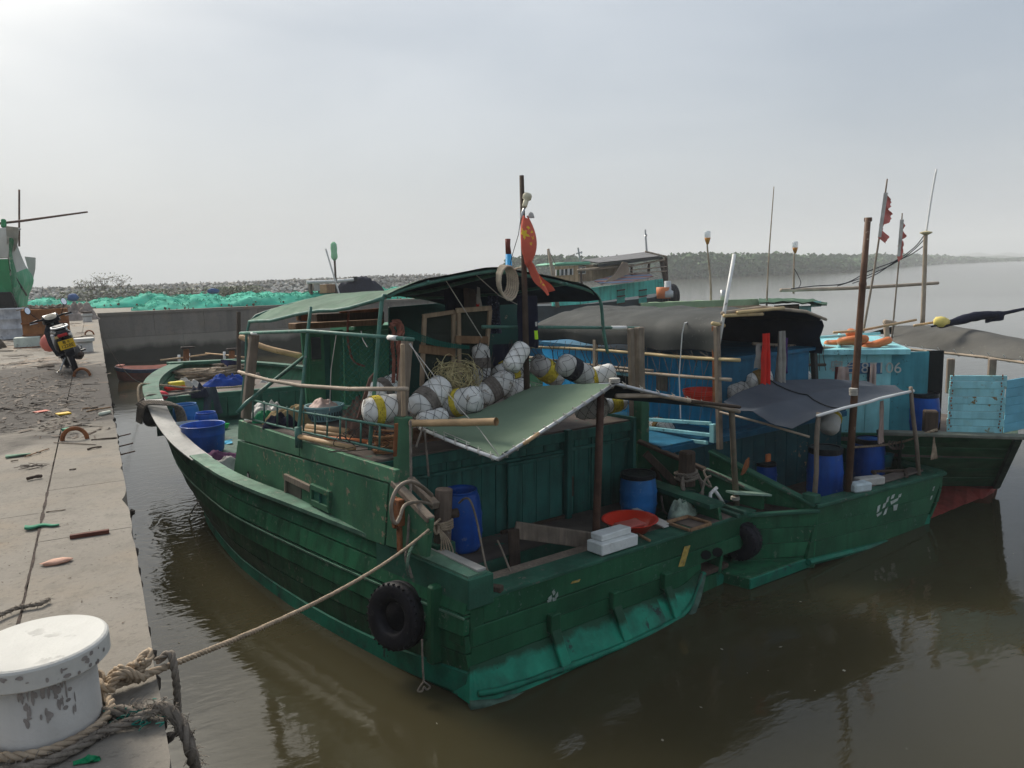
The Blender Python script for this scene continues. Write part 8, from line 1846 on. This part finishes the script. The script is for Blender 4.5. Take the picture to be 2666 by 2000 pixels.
_t.links.new(_c.outputs['Object'], _w.inputs['Vector']); _t.links.new(_w.outputs['Fac'], _r.inputs[0]); _t.links.new(_r.outputs[0], _b.inputs['Base Color'])
mb = MB(); mb.grid(lambda i, j: Y(1562+i*140-(j*18), 737-i*20+8*math.sin(i*3)*(1-j)-j*(14*(1-abs(i-.45)*1.2)), -1.2+.8*j+.2*noise.noise(V((i*5, j*5, 0)))), 16, 10, .03); mb.build('striped_sheet', M_STRIPE, smooth=True, label='red white and blue striped sheet hung on the turquoise boat', cat='sheet')
mb = MB(); mb.prism([Y(px, py, -1.0) for px, py in ((1565, 742), (1580, 738), (1640, 712), (1634, 684), (1622, 682), (1600, 715))], (0, .08, 0)); mb.build('net_drape', mat('brown_net_drape', (.30, .235, .18), .9, .3, 1.2, bump=.6), label='brown net draped from awning to deck of the turquoise boat', cat='net')
MB().tube([Y(1452, 800, -.4), Y(1441, 720, -.4), Y(1427, 648, -.4)], [.11, .10, .07], 8).build('mast', M_BAMG, b4, smooth=True)
mb = MB(); mb.tube([Y(1425, 652, -.4), Y(1427, 700, -.4)], .015, 4); mb.tube([Y(1428, 650, -.4), Y(1447, 690, -.4)], .015, 4); mb.build('stay', M_ROPED, b4)
mb = MB(); mb.tube([Y(1512, 690), Y(1505, 645)], .04, 6); mb.tube([Y(1500, 661), Y(1505, 659), Y(1513, 658)], .035, 6); mb.tube([Y(1514, 655), Y(1513, 660)], .05, 6); mb.build('antenna', M_METAL, b4)
mb = MB(); mb.tube([Y(1684, 658, 1), Y(1681, 614, 1), Y(1680, 598, 1)], [.06, .05, .04], 6); mb.tube([Y(1683, 614, 1), Y(1680, 612, 1)], .08, 6); mb.build('pole', M_METAL, b4)
tyre(Y(1746, 772, -.3), (1, -.2, 0), .7, .2, 'black tyre fender on the stern of the turquoise boat')
mb = MB(); mb.lathe(Y(1728, 777, -4), [(.0, 0), (.35, 0), (.38, .55), (0, .55)], 14); mb.build('bucket', M_ORANGE, smooth=True, label='orange bucket on the green cabin roof', cat='bucket')
mb = MB(); mb.lathe(Y(1730, 775, -4.2)+V((.2, 0, 0)), [(.0, 0), (.28, 0), (.28, .3), (.18, .35), (.16, .8), (0, .8)], 14); mb.build('vent_pipe', mat('grey_vent', (.40, .42, .43), .5), smooth=True, label='grey vent pipe beside the orange bucket', cat='pipe')
# ---- blue cabin with a pale green covered roof
b5 = thing('fishing_boat', 'pale green roofed blue cabin of the boat between grey tarp and turquoise boat', 'boat', G.y(1900, 900, 16))
Y5 = lambda px, py, d=0: G.y(px, py, 16.5+d)
def r5(i, j):
    a = Y5(1670+i*308, 808-i*7, -.6); b = Y5(1688+i*280, 787-i*9, .9); return a.lerp(b, j)+V((0, 0, .03*noise.noise(V((i*12, j*4, 0)))))
MB().grid(r5, 24, 5, .03).build('roof_cover', mat('pale_green_cover', (.25, .34, .21), .7, .25, 1.5, .2, (.16, .24, .13), 5, bump=.5), b5, smooth=True)
MB().prism([Y5(1670, 789, -.61), Y5(1974, 778, -.61), Y5(1978, 796, -.61), Y5(1672, 806, -.61)], (0, .05, 0)).build('cover_edge', mat('pale_green_cover', (.25, .34, .21)), b5, bevel=.01)
MB().bar(Y5(1670, 809, -.65), Y5(1978, 797, -.65), .08, .06).build('eave_board', M_WOODP, b5)
mb = MB(); mb.grid(lambda i, j: Y5(1975+i*178, 792-10*math.sin(i*2.2)+i*12-(1-j)*(12-6*i), -.9+1.8*(1-j))+V((0, 0, .08*noise.noise(V((i*7, j*3, 1))))), 14, 5, .04); mb.build('roof_cover', mat('dark_green_cover', (.04, .10, .055), .7, .4, 2, .2, (.2, .28, .18), 5), b5, smooth=True)
MB().hexa([Y5(1975, 860, -.2), Y5(2112, 850, -.2), Y5(2112, 850, 1.5), Y5(1975, 860, 1.5), Y5(1975, 800, -.2), Y5(2112, 796, -.2), Y5(2112, 796, 1.5), Y5(1975, 800, 1.5)]).build('cabin', M_SKYB, b5, bevel=.01)
MB().box(Y5(2048, 806, -.25), (1.0, .05, .28)).build('cabin_vent', M_BLACK, b5)
for k in range(3): MB().box(Y5(2048, 800+k*6, -.3), (.9, .05, .05)).build('vent_slat', M_WOOD, b5)
MB().hexa([Y5(2110, 800, -.3), Y5(2138, 798, -.3), Y5(2138, 798, 1), Y5(2110, 800, 1), Y5(2110, 786, -.3), Y5(2138, 784, -.3), Y5(2138, 784, 1), Y5(2110, 786, 1)]).build('eave_block', M_SKYB, b5)
MB().hexa([Y5(1300, 935, 0), Y5(2150, 905, 0), Y5(2150, 905, 2.5), Y5(1300, 935, 2.5), Y5(1300, 835, 0), Y5(2110, 850, 0), Y5(2110, 850, 2.5), Y5(1300, 835, 2.5)]).build('hull', M_DKB, b5)
MB().lathe(Y5(1882, 778, .2), [(.07, -.1), (.07, .25), (0, .25)], 12).build('vent_pipe', M_METAL, b5, smooth=True)
def bpole(name, pts, r, label, y, m_=M_BAMG, cat='pole', n=8, group=None):
    P = [G.y(px, py, y) for px, py in pts]; Q = smooth_path(P, 5); rs = [r[0]+(r[1]-r[0])*i/(len(Q)-1) for i in range(len(Q))] if isinstance(r, tuple) else r
    return MB().tube(Q, rs, n).build(name, m_, smooth=True, label=label, cat=cat, group=group)
def lamp_pole(pts, y, label, bottle=True):
    root = thing('lamp_pole', label, 'pole', G.y(*pts[0], y)); P = smooth_path([G.y(px, py, y) for px, py in pts], 5)
    MB().tube(P, [.032*(1-.4*i/len(P)) for i in range(len(P))], 8).build('stick', M_BAMG, root, smooth=True)
    c = P[-1]; MB().lathe(c, [(.03, -.12), (.07, .0), (.085, .06), (0, .06)], 10).build('orange_neck', mat('orange_bottle_neck', (.5, .22, .05), .4), root, smooth=True)
    MB().lathe(c, [(.08, .06), (.085, .20), (.07, .24), (0, .24)], 10).build('bottle', M_PLAST, root, smooth=True)
lamp_pole([(1851, 800), (1850, 730), (1842, 650), (1842, 625)], 16.2, 'thin stick with an upturned orange necked bottle, left of the pair')
lamp_pole([(2066, 765), (2067, 700), (2068, 665), (2070, 650)], 16.6, 'thin stick with an upturned orange necked bottle over the long bamboo')
bpole('whip_antenna', [(1996, 800), (2001, 680), (2008, 580), (2015, 486)], (.026, .012), 'tall thin whip antenna on the green roofed cabin', 16.2, M_BAMG, 'antenna')
bpole('bamboo_pole', [(2033, 756), (2200, 751), (2330, 744), (2442, 737)], .042, 'long horizontal bamboo pole above the blue cabin roof', 12.6, M_BAMG)
bpole('bamboo_mast', [(2402, 842), (2406, 740), (2410, 605)], (.052, .045), 'upright bamboo mast with white rod on top at the right', 11.2, M_BAMG, 'mast')
bpole('white_rod', [(2411, 610), (2424, 520), (2438, 441)], .021, 'tall white plastic rod rising from the bamboo mast', 11.2, M_PVC, 'rod')
mb = MB(); c = G.y(2411, 606, 11.2); mb.lathe(c, [(.05, -.05), (.13, -.01), (.13, .015), (.03, .04)], 14)
mb.build('mast_collar', mat('cream_plastic', (.55, .48, .30), .5), label='cream insulator collar round the top of the bamboo mast', cat='collar')
fpole = lambda pts, y, r, lb_: bpole('flag_pole', pts, r, lb_, y, M_WOOD, 'flag pole')
fpole([(2246, 872), (2270, 740), (2290, 612), (2310, 466)], 11.0, (.026, .016), 'leaning flag pole with the taller torn red flag')
fpole([(2321, 890), (2333, 760), (2342, 660), (2349, 555)], 11.4, (.020, .013), 'thin flag pole with the smaller torn red flag')
M_PINKF = mat('faded_red_flag', (.50, .15, .13), .85, .25, 3)
def tornflag(a, b, y, w, lb_):
    A, B_ = G.y(*a, y), G.y(*b, y); d = (B_-A).normalized(); s_ = V((.88, -.47, 0)); root = thing('torn_flag', lb_, 'flag', A, 'torn red flags at the right')
    MB().grid(lambda i, j: A.lerp(B_, i)+s_*(j*w*max(.12, .62+1.1*noise.noise(V((i*3.7, y*3, 0)))+.5*noise.noise(V((i*11, y, 0)))))+V((0, .03*math.sin(i*20), -.14*j)), 30, 4, .006).build('flag_cloth', M_PINKF, root, smooth=True)
    MB().grid(lambda i, j: A.lerp(B_, i)+s_*((j-.7)*.085*(1-.2*i))+V((0, -.035, 0)), 10, 2, .01).build('white_sleeve', M_CLWHITE, root, smooth=True)
tornflag((2305, 502), (2288, 618), 10.95, .26, 'taller torn red flag furled on its leaning pole'); tornflag((2347, 572), (2338, 668), 11.35, .14, 'smaller torn red flag in three tatters')
for k, pts in enumerate(([(2404, 616), (2380, 645), (2330, 680), (2262, 706), (2200, 738), (2120, 745), (2060, 752)], [(2406, 624), (2380, 650), (2345, 676), (2300, 700), (2240, 725), (2180, 745)], [(2403, 642), (2370, 664), (2330, 682), (2280, 715), (2220, 738)], [(2068, 700), (2080, 722), (2085, 738), (2078, 750)])):
    bpole('cable', pts, .012, ['upper black cable from the bamboo mast to the long pole', 'middle black cable sagging from the bamboo mast', 'lowest black cable sagging from the bamboo mast', 'black cable hanging beside the bottle stick'][k], 11.8 if k < 3 else 16.4, M_BLACKP, 'cable', 5)
# lifebuoys lashed on the light blue roof
def lifebuoy(c, axis, lb_, R=.23, r=.075):
    root = thing('lifebuoy', lb_, 'lifebuoy', c, 'orange lifebuoys on the blue roof'); c = V(c); a = V(axis).normalized(); x, y = perp(a)
    MB().tube([c+(x*math.cos(q*.2618)+y*math.sin(q*.2618))*R for q in range(25)], r, 12).build('buoy_ring', M_ORANGE, root, smooth=True)
lifebuoy(G.z(2185, 895, 2.80), (.1, .1, 1), 'orange lifebuoy lying at the left under the roof rail'); lifebuoy(G.z(2220, 886, 2.93), (.05, .2, 1), 'orange lifebuoy stacked upon the left one'); lifebuoy(G.z(2282, 896, 2.84), (-.15, .3, .9), 'orange lifebuoy tilted against the wooden post, rightmost'); lifebuoy(G.z(2252, 897, 2.80), (.2, -.2, 1), 'orange lifebuoy in the middle behind the bamboo mast')
MB().blob(G.z(2216, 868, 3.02), .11, 2, .05).build('round_float', M_ORANGE, smooth=True, label='small orange ball float above the lifebuoys', cat='float')
# blue pole behind the big canopy
bl = thing('painted_pole', 'light blue pole with dark red top rising behind the canopy', 'pole', G.y(1325, 900, 14.5))
MB().tube([G.y(1330, 905, 14.5), G.y(1324, 662, 14.5)], .07, 8).build('blue_shaft', mat('bright_blue_pole', (.05, .38, .72), .5), bl, smooth=True)
MB().tube([G.y(1324, 662, 14.5), G.y(1322, 640, 14.5), G.y(1322, 622, 14.5)], [.065, .055, .06], 8).build('red_top', mat('dark_red_top', (.16, .035, .025), .6), bl, smooth=True)
# ---------------------------------------------------------------- air
HAZE = True
if HAZE:
    M = bpy.data.materials.new('haze_air'); M.use_nodes = True; t = M.node_tree; t.nodes.clear()
    v_ = t.nodes.new('ShaderNodeVolumePrincipled'); o_ = t.nodes.new('ShaderNodeOutputMaterial')
    v_.inputs['Color'].default_value = (.96, .98, 1, 1); v_.inputs['Density'].default_value = .00085; v_.inputs['Anisotropy'].default_value = 0
    t.links.new(v_.outputs[0], o_.inputs['Volume'])
    MB().box((1150, 1480, 39), (3500, 3100, 82)).build('haze', M, kind='stuff')
